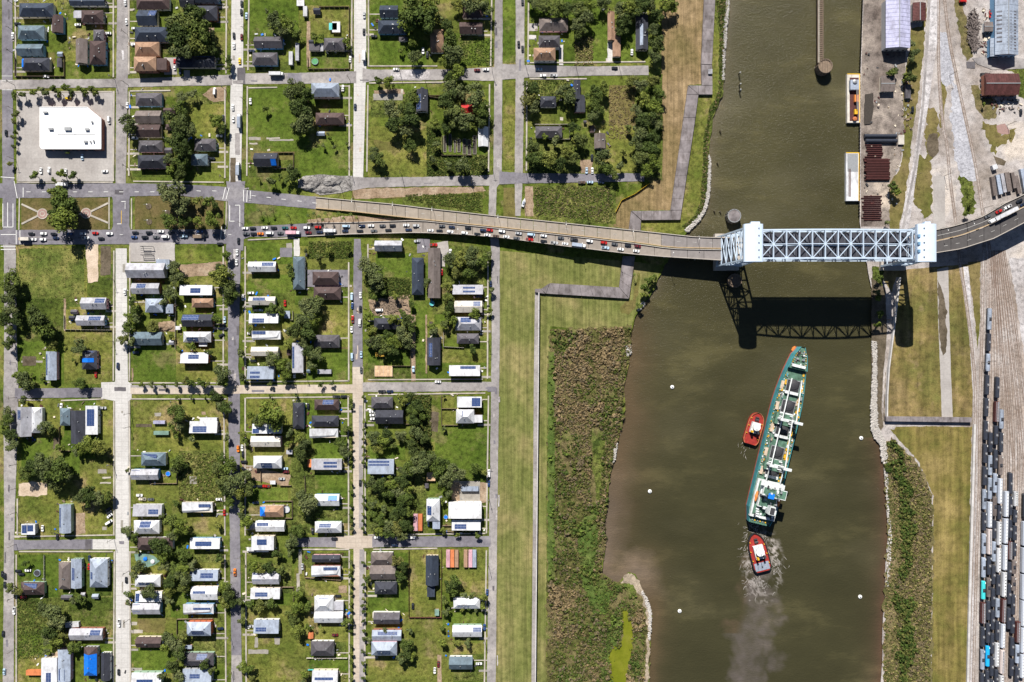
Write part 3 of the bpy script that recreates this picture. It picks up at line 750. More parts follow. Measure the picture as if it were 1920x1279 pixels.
# ------------------------------------------------------------------ bridge
def lerp_edge(tab, x):
    if x <= tab[0][0]: return tab[0][1]
    for a, b in zip(tab, tab[1:]):
        if a[0] <= x <= b[0]: return a[1] + (b[1]-a[1])*(x-a[0])/(b[0]-a[0])
    return tab[-1][1]
E_N = [(576,367.5),(594,369.4),(660,375.5),(739,382.6),(812,391.7),(934,405),(1060,418),(1184,431),(1306,444.2),(1352,445)]
E_NS = [(576,390),(594,391.3),(660,397),(784,411),(940,427),(1060,439.5),(1200,456),(1257,464.5),(1352,466.6)]
E_SN = [(574,418),(660,416.8),(747,414),(784,412.6),(940,428.4),(1060,441),(1200,457.4),(1257,466),(1352,468)]
E_S = [(566,443.6),(660,439.5),(782,436.5),(863,439.5),(940,446),(1060,462),(1176,476),(1240,481.5),(1352,488.5)]
F_N = [(1752,431),(1785,424),(1810,417),(1843,405),(1883,381),(1920,364),(1990,328),(2060,285)]
F_M = [(1752,453),(1802,441.6),(1849,424),(1920,388),(1990,352),(2060,308)]
F_M2 = [(1752,454.5),(1802,443.2),(1849,425.6),(1920,389.6),(1990,353.6),(2060,310)]
F_S = [(1752,475),(1802,467),(1863,447.6),(1920,418),(1990,382),(2060,338)]
def zdeck(x):
    if x < 1400: return max(0.35, 13.0*(x - 575)/(1350 - 575))
    return 13.0 + 1.0*min(1, max(0, x - 1760)/100)

def viaduct(name, label, n_tab, s_tab, x0, x1, seg, mats, solid_to, south_par, north_par, pier_x):
    mid = 0.5*(x0 + x1)
    base = W(mid, lerp_edge(n_tab, mid)); e = empty(name, base)
    tag(e, label, 'viaduct', 'bridge approaches')
    inv = base
    xs = [x0]
    while xs[-1] < x1 - seg*0.6: xs.append(min(x1, xs[-1] + seg))
    xs[-1] = x1
    def pt(tab, x, dz=0.0):
        z = zdeck(x); p = W(x, lerp_edge(tab, x), z); p.z += dz; return p - inv
    for i, (a, b) in enumerate(zip(xs, xs[1:])):
        g = 0.35
        A, B, C, D = pt(n_tab, a+g), pt(n_tab, b-g), pt(s_tab, b-g), pt(s_tab, a+g)
        low = lambda p, x: Vector((p.x, p.y, max(-0.5, p.z - 1.3) if x > solid_to else -0.5))
        vs = [D, C, B, A, low(D,a), low(C,b), low(B,b), low(A,a)]
        f = [(0,1,2,3),(4,7,6,5),(0,4,5,1),(1,5,6,2),(2,6,7,3),(3,7,4,0)]
        link('deck_slab', mesh('deck_slab', vs, f, mats(0.5*(a+b))), e)
    def rail(tab, side, m, h=0.85, w=0.5):
        ring = []
        n = 28
        for k in range(n+1):
            x = x0 + (x1-x0)*k/n
            p = pt(tab, x); q = p + Vector((0, -side*w, 0))
            ring.append([p + Vector((0,0,-0.2)), q + Vector((0,0,-0.2)), q + Vector((0,0,h)), p + Vector((0,0,h))])
        mb = MB(); mb.loft(ring if side > 0 else [r[::-1] for r in ring]); mb.obj('parapet', m, e)
    if north_par: rail(n_tab, 1, north_par)
    if south_par: rail(s_tab, -1, south_par)
    for x in pier_x:
        A, B = pt(n_tab, x), pt(s_tab, x)
        z = zdeck(x) - 1.3
        mb = MB()
        a2 = A.lerp(B, 0.06); b2 = A.lerp(B, 0.94)
        mb.bar((a2.x,a2.y,z-0.6),(b2.x,b2.y,z-0.6),1.4,1.2)
        mb.obj('pier_cap', M['parapet'], e)
        for t in (0.15, 0.5, 0.85):
            c = A.lerp(B, t); q = MB(); q.tube((c.x,c.y,-3.5),(c.x,c.y,z-1.0),0.6,0.6,8); q.obj('column', M['parapet'], e)
    return e
wdeck = lambda x: M['deck'] if x < 1242 else M['deckgrey']
sdeck = lambda x: M['deckasp'] if x < 600 else (M['deck2'] if x < 1258 else M['deckgrey'])
viaduct('approach_viaduct', 'empty tan concrete westbound bridge approach beside the queue of cars', E_N, E_NS, 592, 1352, 24, wdeck, 780, M['median'], M['parapet'], [830,890,950,1010,1070,1130,1190,1250,1310])
viaduct('approach_viaduct', 'eastbound bridge approach packed with two lanes of stopped cars', E_SN, E_S, 576, 1352, 31, sdeck, 700, M['parapet'], M['parapet'], [760,830,890,950,1010,1070,1130,1190,1250,1310])
viaduct('approach_viaduct', 'curved dark roadway with a white lorry east of the lift bridge, upper half', F_N, F_M, 1752, 2060, 31, lambda x: M['deckasp'], 0, M['median'], M['parapet'], [1800,1850,1900])
viaduct('approach_viaduct', 'curved dark roadway east of the lift bridge, lower empty half', F_M2, F_S, 1752, 2060, 31, lambda x: M['deckasp'], 0, M['parapet'], None, [1800,1850,1900])
def deckmark(tn, ts, t, x0, x1, w=0.22, name='lane_marking'):
    vs = []
    for x in (x0, x1):
        y = lerp_edge(tn, x)*(1-t) + lerp_edge(ts, x)*t
        p = W(x, y, zdeck(x)); p.z += 0.05
        vs += [p + Vector((0,w,0)), p - Vector((0,w,0))]
    tag(link(name, mesh(name, vs, [(0,1,3,2)], M['paint_worn'])), kind='structure')
for x in list(range(610, 1340, 30)):
    deckmark(E_N, E_NS, 0.5, x, x+6, 0.12)
for x in range(1770, 1920, 22):
    deckmark(F_M2, F_S, 0.5, x, x+7, 0.13)
for x in range(1758, 1850, 10): deckmark(F_N, F_M, 0.55, x, x+10, 0.15)

# towers: vertical front legs, raking rear legs, bracing, machinery house on top
TOWER_Z = 60.0
def tower(label, xf, xr, yN, yS, sgn, marks):
    """xf: front (span side) leg x px, xr: rear foot x px, true plan pixels; sgn +1 when the span lies to the east"""
    k = S
    X = lambda px: (px-960)*k
    Y = lambda py: (639.5-py)*k
    c = Vector((X(xf), 0.5*(Y(yN)+Y(yS)), 0))
    e = empty('lift_tower', c); tag(e, label, 'bridge tower', 'lift bridge towers')
    ya = Y(yN) - c.y; yb = Y(yS) - c.y
    xr_ = X(xr) - c.x
    xt = -sgn*10.2                      # rear leg top
    zb, zt = 4.0, TOWER_Z - 4.5
    def fr(z): return 0.0
    def rr(z): return xr_ + (xt - xr_)*(z - zb)/(zt - zb)
    for y in (ya, yb):
        mb = MB(); mb.bar((0,y,zb),(0,y,zt),1.3); mb.obj('front_leg', M['steelblue'], e)
        mb = MB(); mb.bar((xr_,y,zb),(xt,y,zt),1.1); mb.obj('rear_leg', M['steelblue'], e)
    zs = [zb, 13, 22, 31, 40, 48, zt]
    for i, z in enumerate(zs[1:], 1):
        for y in (ya, yb):
            mb = MB(); mb.bar((0,y,z),(rr(z),y,z),0.6); mb.obj('strut', M['steelblue'], e)
            mb = MB()
            z0 = zs[i-1]
            if i % 2: mb.bar((0,y,z0),(rr(z),y,z),0.55)
            else: mb.bar((rr(z0),y,z0),(0,y,z),0.55)
            mb.obj('diagonal', M['steelblue'], e)
        for xx0, xx1 in (((0),(0)), (rr(zs[i-1]), rr(z))):
            if xx1 == 0 and z < 47 and z > 13: continue
            mb = MB(); mb.bar((xx1,ya,z),(xx1,yb,z),0.6); mb.obj('strut', M['steelblue'], e)
            if xx1 != 0:
                z0 = zs[i-1]
                for q, (p0, p1) in enumerate(((ya,yb),(yb,ya))):
                    mb = MB(); mb.bar((xx0,p0,z0),(xx1,p1,z),0.5); mb.obj('diagonal', M['steelblue'], e)
    # machinery house: rounded long box
    hx0, hx1 = (-12.2, 0.9) if sgn > 0 else (-0.9, 12.2)
    hy0, hy1 = yb - 2.2, ya + 2.2
    mb = MB(); n = 10; ring0 = []; ring1 = []
    prof = []
    cxh, wh = 0.5*(hx0+hx1), 0.5*(hx1-hx0)
    for i in range(n+1):
        a = math.pi*i/n
        prof.append((cxh + wh*math.cos(a), zt + 2.6 + 2.6*math.sin(a)))
    prof = [(hx1, zt)] + prof + [(hx0, zt)]
    mb.loft([[(x, hy0, z) for x, z in prof], [(x, hy1, z) for x, z in prof]])
    hs = mb.obj('machinery_house', M['house_steel'], e, smooth=False)
    for i in range(5):
        y = hy0 + (hy1-hy0)*(0.12 + 0.19*i); q = MB(); q.lathe([(0.38,0),(0.38,0.9),(0.2,1.0)], 8); q.obj('roof_vent', M['darkmetal'], hs, (cxh + sgn*wh*0.45, y, zt + 4.6))
    q = MB(); q.box(cxh-2, cxh+4*sgn if sgn > 0 else cxh+2, hy1, hy1+1.5, zt+1, zt+4); q.obj('stair_hood', M['house_steel'], hs)
    q = MB(); q.box(min(0,-sgn*11), max(0,-sgn*11), hy0-0.0, hy1-0.0, zt-1.2, zt-0.05); q.obj('sheave_platform', M['steelblue'], e)
    if marks:
        for i in range(3):
            q = MB(); y = hy0 + (hy1-hy0)*(0.28+0.2*i); q.box(hx0-0.05, hx0+1.4, y-1.0, y+1.0, zt+3.2, zt+4.6); q.obj('louvre', M['steeldk'], hs)
    # counterweight hangs low while the span is up
    q = MB(); q.box(-sgn*5.5-2.2, -sgn*5.5+2.2, yb+1.6, ya-1.6, 15.5, 24.5); q.obj('counterweight', M['parapet'], e)
    q = MB(); q.box(-sgn*9-9, -sgn*9+9, yb-3.0, ya+3.0, -4, 3.9); q.obj('pier', M['parapet'], e)
    q = MB(); q.box(min(xr_,-sgn*0.7), max(xr_,-sgn*0.7), yb+1.3, ya-1.3, 11.6, 12.9); q.obj('tower_roadway', M['deckgrid'], e)
    return e
tower('west lift tower of the bridge, beside the end of the car queue', 1383, 1341, 447, 500, 1, False)
tower('east lift tower of the bridge, standing over the bank with railway yard beyond', 1648, 1690, 447, 500, -1, True)

# lift span, raised for the ship
def span():
    k = S; X = lambda px: (px-960)*k
    x0, x1 = X(1385.5), X(1645.5)
    yN, yS = (639.5-449.5)*k, (639.5-498)*k
    zb = 44.0
    e = empty('lift_span', (x0, 0.5*(yN+yS), zb)); tag(e, 'raised pale blue steel truss span between the two lift towers', 'bridge span')
    L = x1 - x0; n = 12; pl = L/n
    ya = 0.5*(yN-yS); yb = -ya
    def zt(i):
        t = abs(i - n/2)/(n/2); return 11.0 - 3.0*t*t
    st = M['steelblue']
    for y in (ya, yb):
        for i in range(n):
            q = MB(); q.bar((i*pl,y,0),((i+1)*pl,y,0),0.9,0.9); q.obj('bottom_chord', st, e)
            q = MB(); q.bar((i*pl,y,zt(i)),((i+1)*pl,y,zt(i+1)),1.0,1.0); q.obj('top_chord', st, e)
            q = MB()
            if i % 2 == 0: q.bar((i*pl,y,zt(i)),((i+1)*pl,y,0),0.55)
            else: q.bar((i*pl,y,0),((i+1)*pl,y,zt(i+1)),0.55)
            q.obj('web_diagonal', st, e)
        for i in range(n+1):
            q = MB(); q.bar((i*pl,y,0),(i*pl,y,zt(i)),0.5); q.obj('web_post', st, e)
    for i in range(n+1):
        q = MB(); q.bar((i*pl,ya,zt(i)),(i*pl,yb,zt(i)),0.6,0.8); q.obj('top_strut', st, e)
        q = MB(); q.bar((i*pl,ya,-0.6),(i*pl,yb,-0.6),0.7,1.2); q.obj('floor_beam', st, e)
        q = MB(); q.bar((i*pl,ya,zt(i)-1.6),(i*pl,yb,zt(i)-1.6),0.3,0.3); q.obj('sway_strut', st, e)
    for i in range(n):
        q = MB(); q.bar((i*pl,0,zt(i)),((i+1)*pl,0,zt(i+1)),0.5,0.5); q.obj('top_stringer', st, e)
        j0, j1 = (i, i+1)
        for s_ in (ya, yb):
            q = MB()
            if i % 2 == 0: q.bar((i*pl,s_,zt(i)),((i+1)*pl,0,zt(i+1)),0.5)
            else: q.bar((i*pl,0,zt(i)),((i+1)*pl,s_,zt(i+1)),0.5)
            q.obj('top_lateral', st, e)
        q = MB(); q.box(i*pl+0.1,(i+1)*pl-0.1,yb+0.8,-0.35,0.15,0.45); q.obj('roadway_panel', M['deckgrid'], e)
        q = MB(); q.box(i*pl+0.1,(i+1)*pl-0.1,0.35,ya-0.8,0.15,0.45); q.obj('roadway_panel', M['deckgrid'], e)
        q = MB(); q.box(i*pl,(i+1)*pl,-0.3,0.3,0.15,0.9); q.obj('median_rail', st, e)
    for y in (ya+1.3, yb-1.3):
        q = MB(); q.box(0,L,min(y,y-0.6*(1 if y>0 else -1)),max(y,y-0.6*(1 if y>0 else -1)),0.3,0.5); q.obj('walkway', st, e)
span()

def lathe_thing(name, label, cat, px, py, z0, prof, m, group=None, n=24):
    mb = MB(); mb.lathe(prof, n); p = W(px, py); p.z = z0
    return tag(mb.obj(name, m, None, p), label, cat, group)
# round fender cells beside the west tower and at the end of the jetty
def cell(px, py, r, top, label, fill):
    p = W(px, py, 4); p.z = -3
    e = empty('fender_cell', p); tag(e, label, 'fender', 'round fender cells')
    q = MB(); n = 24
    q.loft([[(R_*math.cos(2*math.pi*i/n), R_*math.sin(2*math.pi*i/n), z) for i in range(n)] for R_, z in ((r,0),(r,top),(r-0.5,top),(r-0.5,top-0.8))], True, True)
    q.obj('sheet_pile_wall', M['metal'] if fill else M['wood'], e)
    if fill:
        q = MB(); q.lathe([(r-0.55, top-0.9),(r-0.6, top-0.3),(r*0.4, top+0.15),(0.1, top+0.3)], 20); q.obj('concrete_fill', M['wallpale'] if fill == 2 else M['wallconc'], e)
    else:
        for i in range(5):
            q = MB(); x = -r*0.7 + i*r*0.35; hh = math.sqrt(max(0.1, (r-0.4)**2 - x*x)); q.box(x-0.2,x+0.2,-hh,hh,top-0.6,top-0.2); q.obj('cross_timber', M['wood'], e)
    for i in range(16):
        a = 2*math.pi*i/16; q = MB(); q.tube(((r+0.25)*math.cos(a),(r+0.25)*math.sin(a),0.2),((r+0.25)*math.cos(a),(r+0.25)*math.sin(a),top+0.5),0.22,0.22,6); q.obj('timber_pile', M['woodp'], e)
    return e
cell(1376, 405, 5.0, 8.5, 'round fender cell with grey concrete top north of the west lift tower', 1)
cell(1379, 526, 5.0, 6.5, 'round open timber fender cell in the shadow south of the west lift tower', 0)
cell(1546, 125, 5.3, 9.0, 'round timber fender cell at the end of the long jetty', 0)
# jetty
def jetty():
    p = W(1539, 50, 5); p.z = -3
    e = empty('jetty', p); tag(e, 'long narrow timber fender jetty running into the canal', 'jetty')
    y0 = W(1539, 118, 5).y - p.y; y1 = W(1539, -40, 5).y - p.y
    q = MB(); q.box(-1.9, -0.9, y0, y1, 7.5, 7.8); q.obj('walkway', M['walk_dim'], e)
    q = MB(); q.box(-2.3, -1.95, y0, y1, 6.5, 8.2); q.obj('waler', M['wood'], e)
    q = MB(); q.box(1.6, 1.95, y0, y1, 6.5, 7.9); q.obj('waler', M['wood'], e)
    n = 40
    for i in range(n):
        y = y0 + (y1-y0)*(i+0.5)/n
        q = MB(); q.box(-0.85, 1.55, y-0.42, y+0.42, 7.2, 7.5); q.obj('cross_timber', M['wood'], e)
        q = MB(); q.tube((2.2,y,0),(2.2,y,8.1),0.22,0.22,6); q.obj('timber_pile', M['woodp'], e)
jetty()
# mooring posts and white buoys
for i, (px, py, lab) in enumerate(((1388,136,'uppermost of three white capped piles near the rocky bank'),(1389,157,'middle of three white capped piles near the rocky bank'),(1389,168,'lowest of three white capped piles near the rocky bank'))):
    p = W(px, py, 3); p.z = -3; e = empty('mooring_pile', p); tag(e, lab, 'pile', 'mooring piles')
    q = MB(); q.tube((0,0,0),(0,0,6),0.45,0.4,8); q.obj('post', M['woodp'], e)
    q = MB(); q.lathe([(0.55,6),(0.5,6.3),(0.05,7.0)], 8); q.obj('cap', M['trim'], e)
for px, py, lab in ((1350,246,'pair of leaning dark stumps in the water near the upper rocky bank'),(1345,306,'dark leaning stump in the water off the middle of the rocky bank'),(1339,396,'dark stump nearer the bank beside the round fender cell'),(1350,397,'dark stump nearer the round grey fender cell')):
    p = W(px, py, 1); p.z = -3; q = MB(); q.tube((0,0,0),(0.6,0.5,4.2),0.4,0.3,7); q.tube((1.1,-0.4,0),(0.9,-0.6,3.6),0.35,0.28,7)
    tag(q.obj('pile_stump', M['woodp'], None, p), lab, 'stump', 'old pile stumps')
for px, py, lab in ((1261,726,'white mooring buoy nearest the brown marsh, upper one'),(1219,922,'white mooring buoy off the marsh opposite the ship stern'),(1275,1147,'white mooring buoy off the sandy spit'),
                    (1616,822,'white mooring buoy near the white rock bank'),(1614,1120,'white mooring buoy low down near the scrubby east bank')):
    p = W(px, py); p.z = -1.6; e = empty('mooring_buoy', p); tag(e, lab, 'buoy', 'mooring buoys')
    q = MB(); q.lathe([(1.2,-0.3),(1.45,0.1),(1.45,0.7),(1.1,1.0),(0.3,1.05)], 16); q.obj('float', M['trim'], e, smooth=True)
    q = MB(); q.lathe([(0.35,1.05),(0.35,1.5),(0.1,1.55)], 8); q.obj('mooring_ring', M['darkmetal'], e)

# ------------------------------------------------------------------ flood walls
def slabs(label, quads, h, name='flood_wall', m='wallconc'):
    c = W(*quads[0][0]); e = empty(name, c); tag(e, label, 'flood wall', 'flood walls')
    for q in quads:
        P = [W(p[0], p[1], h) - c for p in q]
        mb = MB(); mb.prism([(p.x, p.y) for p in P], -1.0, h + random.uniform(0,.04)); mb.obj('concrete_slab', M[m], e)
    return e
def strip(a0, a1, b0, b1, n, gap=0.012):
    """n quads between edge a (a0->a1) and edge b (b0->b1)"""
    L = lambda p, q, t: (p[0]+(q[0]-p[0])*t, p[1]+(q[1]-p[1])*t)
    out = []
    for i in range(n):
        gg = 0.16/max(1.0, math.dist(a0,a1)); t0 = i/n + gg; t1 = (i+1)/n - gg
        out.append([L(a0,a1,t0), L(b0,b1,t0), L(b0,b1,t1), L(a0,a1,t1)])
    return out
slabs('stepped grey concrete flood wall winding along the dry levee north of the bridge',
      strip((1323,-60),(1315,120),(1344,-60),(1335,121),8) + strip((1315,121),(1316,160),(1335,122),(1336,160),2,0.02) + strip((1336,160.6),(1310,160.6),(1336,177),(1310,177),1,0.01) + [[(1309.6,160.4),(1291,160.2),(1309.6,176.6)],[(1290.5,160.8),(1288,176.8),(1309.2,177)]]
      + strip((1288,177.4),(1282,220),(1309.5,177.6),(1304,220),2,0.01) + strip((1282,220.4),(1257.5,394),(1304,220.4),(1278,394),8) + strip((1278,394.5),(1203,395.5),(1276,412),(1203,412.5),4,0.01) + [[(1202.6,395.6),(1184,395.3),(1202.6,412)],[(1183.3,396),(1179,431),(1201,432),(1202,413)]], 2.2)
slabs('grey concrete flood wall turning below the bridge towards the narrow canal wall',
      strip((1168,480),(1161,538.7),(1191,480),(1179.5,559.5),4,0.01) + strip((1161,539),(1031,531),(1179,560),(1024,550.5),7) + [[(1030.3,531.2),(1014,542),(1023.5,550.6)],[(1013.6,541.6),(1003,541.6),(1003,548),(1022.5,551)]], 2.2)
def longwall(label, pts, w, h, n, m='wallpale', name='flood_wall'):
    c = W(*pts[0]); e = empty(name, c); tag(e, label, 'flood wall', 'flood walls')
    segs = []
    tot = sum(math.dist(a, b) for a, b in zip(pts, pts[1:]))
    for a, b in zip(pts, pts[1:]):
        L = math.dist(a, b); k = max(1, round(n*L/tot))
        for i in range(k):
            g = 0.006
            p = Vector(a).lerp(Vector(b), i/k + g/k); q = Vector(a).lerp(Vector(b), (i+1)/k - g/k)
            A = W(p.x, p.y) - c; B = W(q.x, q.y) - c; A.z = B.z = h/2 - 0.25
            mb = MB(); mb.bar(A, B, w, h + 0.5); mb.obj('wall_panel', M[m], e)
    return e
longwall('long thin white topped flood wall dividing the grass levee from the marsh', [(1010,549),(1009,700),(1006,1000),(1003,1320)], 0.75, 5.0, 44)
sheet('wall_apron', [(1003,543),(1013,541),(1012,552),(1009,700),(1005.5,1000),(1002.5,1320),(996,1320),(999,1000),(1001,700)], layer()+0.01, 'asphalt_pale', 0)
slabs('grey concrete flood wall closing off the field below the east lift tower', strip((1661,781),(1822,783),(1661,790),(1822,792),7), 3.0)
longwall('pale kinked flood wall along the white rock bank', [(1685,520),(1680,560),(1673,620),(1664,690),(1661,740),(1660.5,781)], 0.9, 3.0, 14)
longwall('white patched flood wall between the east levee and the railway', [(1826,795),(1823,900),(1820,1000),(1816,1150),(1812,1320)], 1.7, 1.6, 30)

def _ord(n):
    a = 'first second third fourth fifth sixth seventh eighth ninth tenth eleventh twelfth thirteenth fourteenth fifteenth sixteenth seventeenth eighteenth nineteenth twentieth'.split()
    if n <= 20: return a[n-1]
    t = {2:'twent',3:'thirt',4:'fort',5:'fift',6:'sixt',7:'sevent'}[n//10]
    return t + ('y-' + a[n % 10 - 1] if n % 10 else 'ieth')
# quay fenders: black piles along the east wharf
for i in range(68):
    y = -4 + i*6.1
    if y > 410: break
    p = W(shore_x(SHORE_E, y) - 0.8, y); p.z = -3
    q = MB() if i == 0 else None
    if i == 0:
        q.tube((0,0,0),(0,0,3.6),0.42,0.42,6); PILE = q.me('fender_pile', M['rubber'])
    tag(link('fender_pile', PILE, None, p), f'black fender pile along the concrete quay edge, {_ord(i+1)} from the top', 'fender', 'fender piles on the quay')

# ------------------------------------------------------------------ ship, tugs, barges
def axis_frame(stern, bow, zref):
    a = W(*stern, zref); b = W(*bow, zref)
    d_ = (b - a); return a, math.atan2(d_.y, d_.x), math.hypot(d_.x, d_.y)
M['hull_teal'] = mat('teal_hull_paint', (0.065,0.27,0.30), 0.5, 0.2, 0.3, stain=0.25)
M['hull_red'] = mat('red_boot_paint', (0.42,0.10,0.08), 0.6, 0.2, 0.3)
M['deckgreen'] = mat('green_deck_paint', (0.082,0.165,0.118), 0.7, 0.4, 0.5, stain=0.35)
M['shipwhite'] = mat('ship_white_paint', (0.62,0.65,0.65), 0.5, 0.2, 0.8, stain=0.25)
M['boat_orange'] = mat('orange_lifeboat', (0.60,0.20,0.05), 0.5, 0.1, 0.8)
M['tug_red'] = mat('tug_red_deck', (0.30,0.028,0.022), 0.6, 0.25, 0.6, stain=0.2)
M['tug_fender'] = mat('tug_fender_rubber', (0.34,0.11,0.05), 0.8, 0.4, 0.5)
M['cargo'] = mat('dark_cargo', (0.028,0.028,0.032), 0.9, 0.3, 0.6)
M['amber'] = mat('amber_fitting', (0.65,0.36,0.02), 0.6, 0.1, 1.0)
def ship():
    o, rz, L = axis_frame((1424,983), (1504,651), 8)
    o.z = -1.5
    e = empty('cargo_ship', o, rz); tag(e, 'teal bulk cargo ship with green deck passing under the raised bridge', 'ship')
    B = 10.6
    def half(u):           # half breadth at fraction u from stern
        if u < 0.08: return B*(0.74 + 0.26*(u/0.08))
        if u < 0.62: return B
        t = (u-0.62)/0.38
        return B*max(0.12, (1 - t**1.9*0.72)) if u < 0.97 else B*(0.30 - 0.16*((u-0.97)/0.03))
    us = [0,0.02,0.05,0.08,0.2,0.35,0.5,0.62,0.68,0.74,0.80,0.85,0.88,0.92,0.955,0.975,0.99,1.0]
    def ring(z, f, inset=0.0):
        r = [(u*L, -(half(u)*f - inset), z) for u in us] + [(u*L, half(u)*f - inset, z) for u in reversed(us)]
        return r
    top = 8.6
    mb = MB(); mb.loft([ring(-4.5,0.86), ring(0.0,0.97), ring(2.4,0.985)]); mb.obj('boot_top', M['hull_red'], e)
    mb = MB(); mb.loft([ring(2.4,0.987), ring(top,1.0), ring(top+1.0,1.0), ring(top+1.0,1.0,0.25), ring(top,1.0,0.3)], True, False); mb.obj('hull', M['hull_teal'], e)
    mb = MB(); mb.loft([ring(top-0.3,1.0,0.32), ring(top+0.05,1.0,0.32)]); dk = mb.obj('main_deck', M['deckgreen'], e)
    # forecastle
    def fring(z, ins, u0=0.875):
        uu = [u0] + [u for u in us if u > u0]
        return [(u*L, -(half(u)-ins), z) for u in uu] + [(u*L, half(u)-ins, z) for u in reversed(uu)]
    mb = MB(); mb.loft([fring(top,0.28), fring(top+2.6,0.28)]); fc = mb.obj('forecastle', M['deckgreen'], e)
    mb = MB(); mb.loft([fring(top+2.0,-0.05), fring(top+3.4,-0.15), fring(top+3.4,0.15), fring(top+2.62,0.2)], True, False); mb.obj('bow_bulwark', M['hull_teal'], e)
    q = MB(); q.box(0.885*L,0.90*L,-5,5,top+2.6,top+4.0); q.obj('breakwater', M['shipwhite'], fc)
    for s_ in (-2.2, 2.2):
        q = MB(); q.tube((0.93*L,s_-0.9,top+3.4),(0.93*L,s_+0.9,top+3.4),0.8,0.8,10); q.obj('windlass', M['metal'], fc)
        q = MB(); q.bar((0.945*L,s_*0.7,top+2.9),(0.975*L,s_*0.5,top+2.9),0.35); q.obj('anchor_chain', M['darkmetal'], fc)
    q = MB(); q.tube((0.965*L,0,top+2.6),(0.965*L,0,top+9),0.3,0.2,8); q.obj('foremast', M['shipwhite'], fc)
    for k in range(14):
        a = 0.9 + 0.006*k; s_ = -1 if k % 2 else 1
        q = MB(); q.tube((a*L, s_*(half(a)-1.0), top+2.6),(a*L, s_*(half(a)-1.0), top+3.4),0.35,0.35,6); q.obj('bollard', M['amber'] if k % 3 else M['shipwhite'], fc)
    # holds with open hatches, dark cargo domes, folded white covers
    holds = [(0.735,0.815),(0.615,0.70),(0.49,0.575),(0.355,0.44),(0.262,0.325)]
    for (a, b) in holds:
        w = min(4.6, half(b) - 2.6)
        q = MB(); q.box(a*L,b*L,-w-0.35,w+0.35,top,top+1.5); co = q.obj('hatch_coaming', M['metal'], e)
        q = MB(); q.box(a*L+0.6,b*L-0.6,-w,w,top+1.45,top+1.6); q.obj('cargo', M['cargo'], co)
        q = MB(); q.lathe([(w*0.92,top+1.5),(w*0.75,top+2.3),(w*0.3,top+2.9),(0.1,top+3.0)],16,0.5*(a+b)*L+1.6,0); q.obj('hatch_dome', M['darkmetal'], co)
        q = MB(); q.box(a*L-0.2,a*L+1.9,-w-0.3,w+0.3,top+1.52,top+2.3); q.obj('folded_cover', M['shipwhite'], co)
        q = MB(); q.box(0.5*(a+b)*L-3,0.5*(a+b)*L+3,w+2.2,w+4.4,top,top+1.4); q.obj('deck_store', M['sandy'], e)
        q = MB(); q.box(0.5*(a+b)*L-3,0.5*(a+b)*L+3,-w-3.4,-w-2.4,top,top+0.8); q.obj('deck_pipe_rack', M['amber'], e)
    # cranes: gantry house, two pedestals, twin white jibs stowed along the deck
    for (uc, ul) in ((0.585+0.005, 0.82), (0.335, 0.60), ):
        q = MB(); q.box(uc*L-4.2,uc*L+4.2,-7.6,7.6,top,top+3.4); g = q.obj('mast_house', M['deckgreen'], e)
        for t in range(6):
            q2 = MB(); q2.box(uc*L-4+1.4*t,uc*L-3.2+1.4*t,-6.6+1.1*(t % 3),-3.6+1.5*(t % 4),top+3.4,top+4.6); q2.obj('winch', M['shipwhite'] if t % 2 else M['metal'], g)
            q2 = MB(); q2.box(uc*L-4+1.4*t,uc*L-3.2+1.4*t,2.6+0.8*(t % 3),5.6,top+3.4,top+4.4); q2.obj('winch', M['metal'] if t % 2 else M['shipwhite'], g)
        for s_ in (-5.2, 5.2):
            q2 = MB(); q2.tube((uc*L,s_,top+3),(uc*L,s_,top+12),1.3,1.0,10); q2.obj('crane_pedestal', M['shipwhite'], g)
            q2 = MB(); q2.box(uc*L-1.0,uc*L+1.0,s_-3.8,s_+2.0,top+12,top+14.0); q2.obj('crane_cab', M['shipwhite'], g)
            q2 = MB(); q2.bar((uc*L,s_,top+10.5),(ul*L,s_*0.72,top+6.0),0.7,0.7); q2.obj('crane_jib', M['shipwhite'], g)
    for s_ in (-5.2, 5.2):
        q2 = MB(); q2.bar((0.245*L,s_,top+7.5),(0.335*L,s_,top+9.0),0.7,0.7); q2.obj('crane_jib', M['shipwhite'], e)
    # accommodation block aft
    q = MB(); q.box(0.035*L,0.245*L,-9.3,9.3,top,top+3.0); ac = q.obj('accommodation', M['shipwhite'], e)
    q = MB(); q.box(0.05*L,0.235*L,-8.0,8.0,top+3.0,top+3.15); q.obj('boat_deck', M['deckgreen'], ac)
    q = MB(); q.box(0.10*L,0.23*L,-6.6,6.6,top+3.15,top+6.4); q.obj('upper_block', M['shipwhite'], ac)
    q = MB(); q.box(0.105*L,0.225*L,-6.0,6.0,top+6.4,top+6.5); q.obj('upper_deck', M['deckgreen'], ac)
    q = MB(); q.box(0.165*L,0.222*L,-6.0,6.0,top+6.5,top+12.0); br = q.obj('bridge_house', M['shipwhite'], ac)
    q = MB(); q.box(0.168*L,0.219*L,-10.2,7.0,top+12.0,top+12.4); q.obj('bridge_wing', M['shipwhite'], ac)
    q = MB(); q.box(0.172*L,0.215*L,-9.8,6.6,top+12.4,top+12.5); q.obj('monkey_island', M['deckgreen'], ac)
    q = MB(); q.box(0.219*L,0.245*L,-8.5,9.0,top+9,top+10.0); q.obj('bridge_front', M['shipwhite'], ac)
    q = MB(); q.box(0.160*L,0.188*L,-1.5,2.8,top+12.55,top+13.4); q.obj('blue_tarpaulin', M['tarp'], ac)
    q = MB(); q.tube((0.19*L,-3,top+12.5),(0.19*L,-3,top+19),0.35,0.15,8); q.obj('radar_mast', M['shipwhite'], ac)
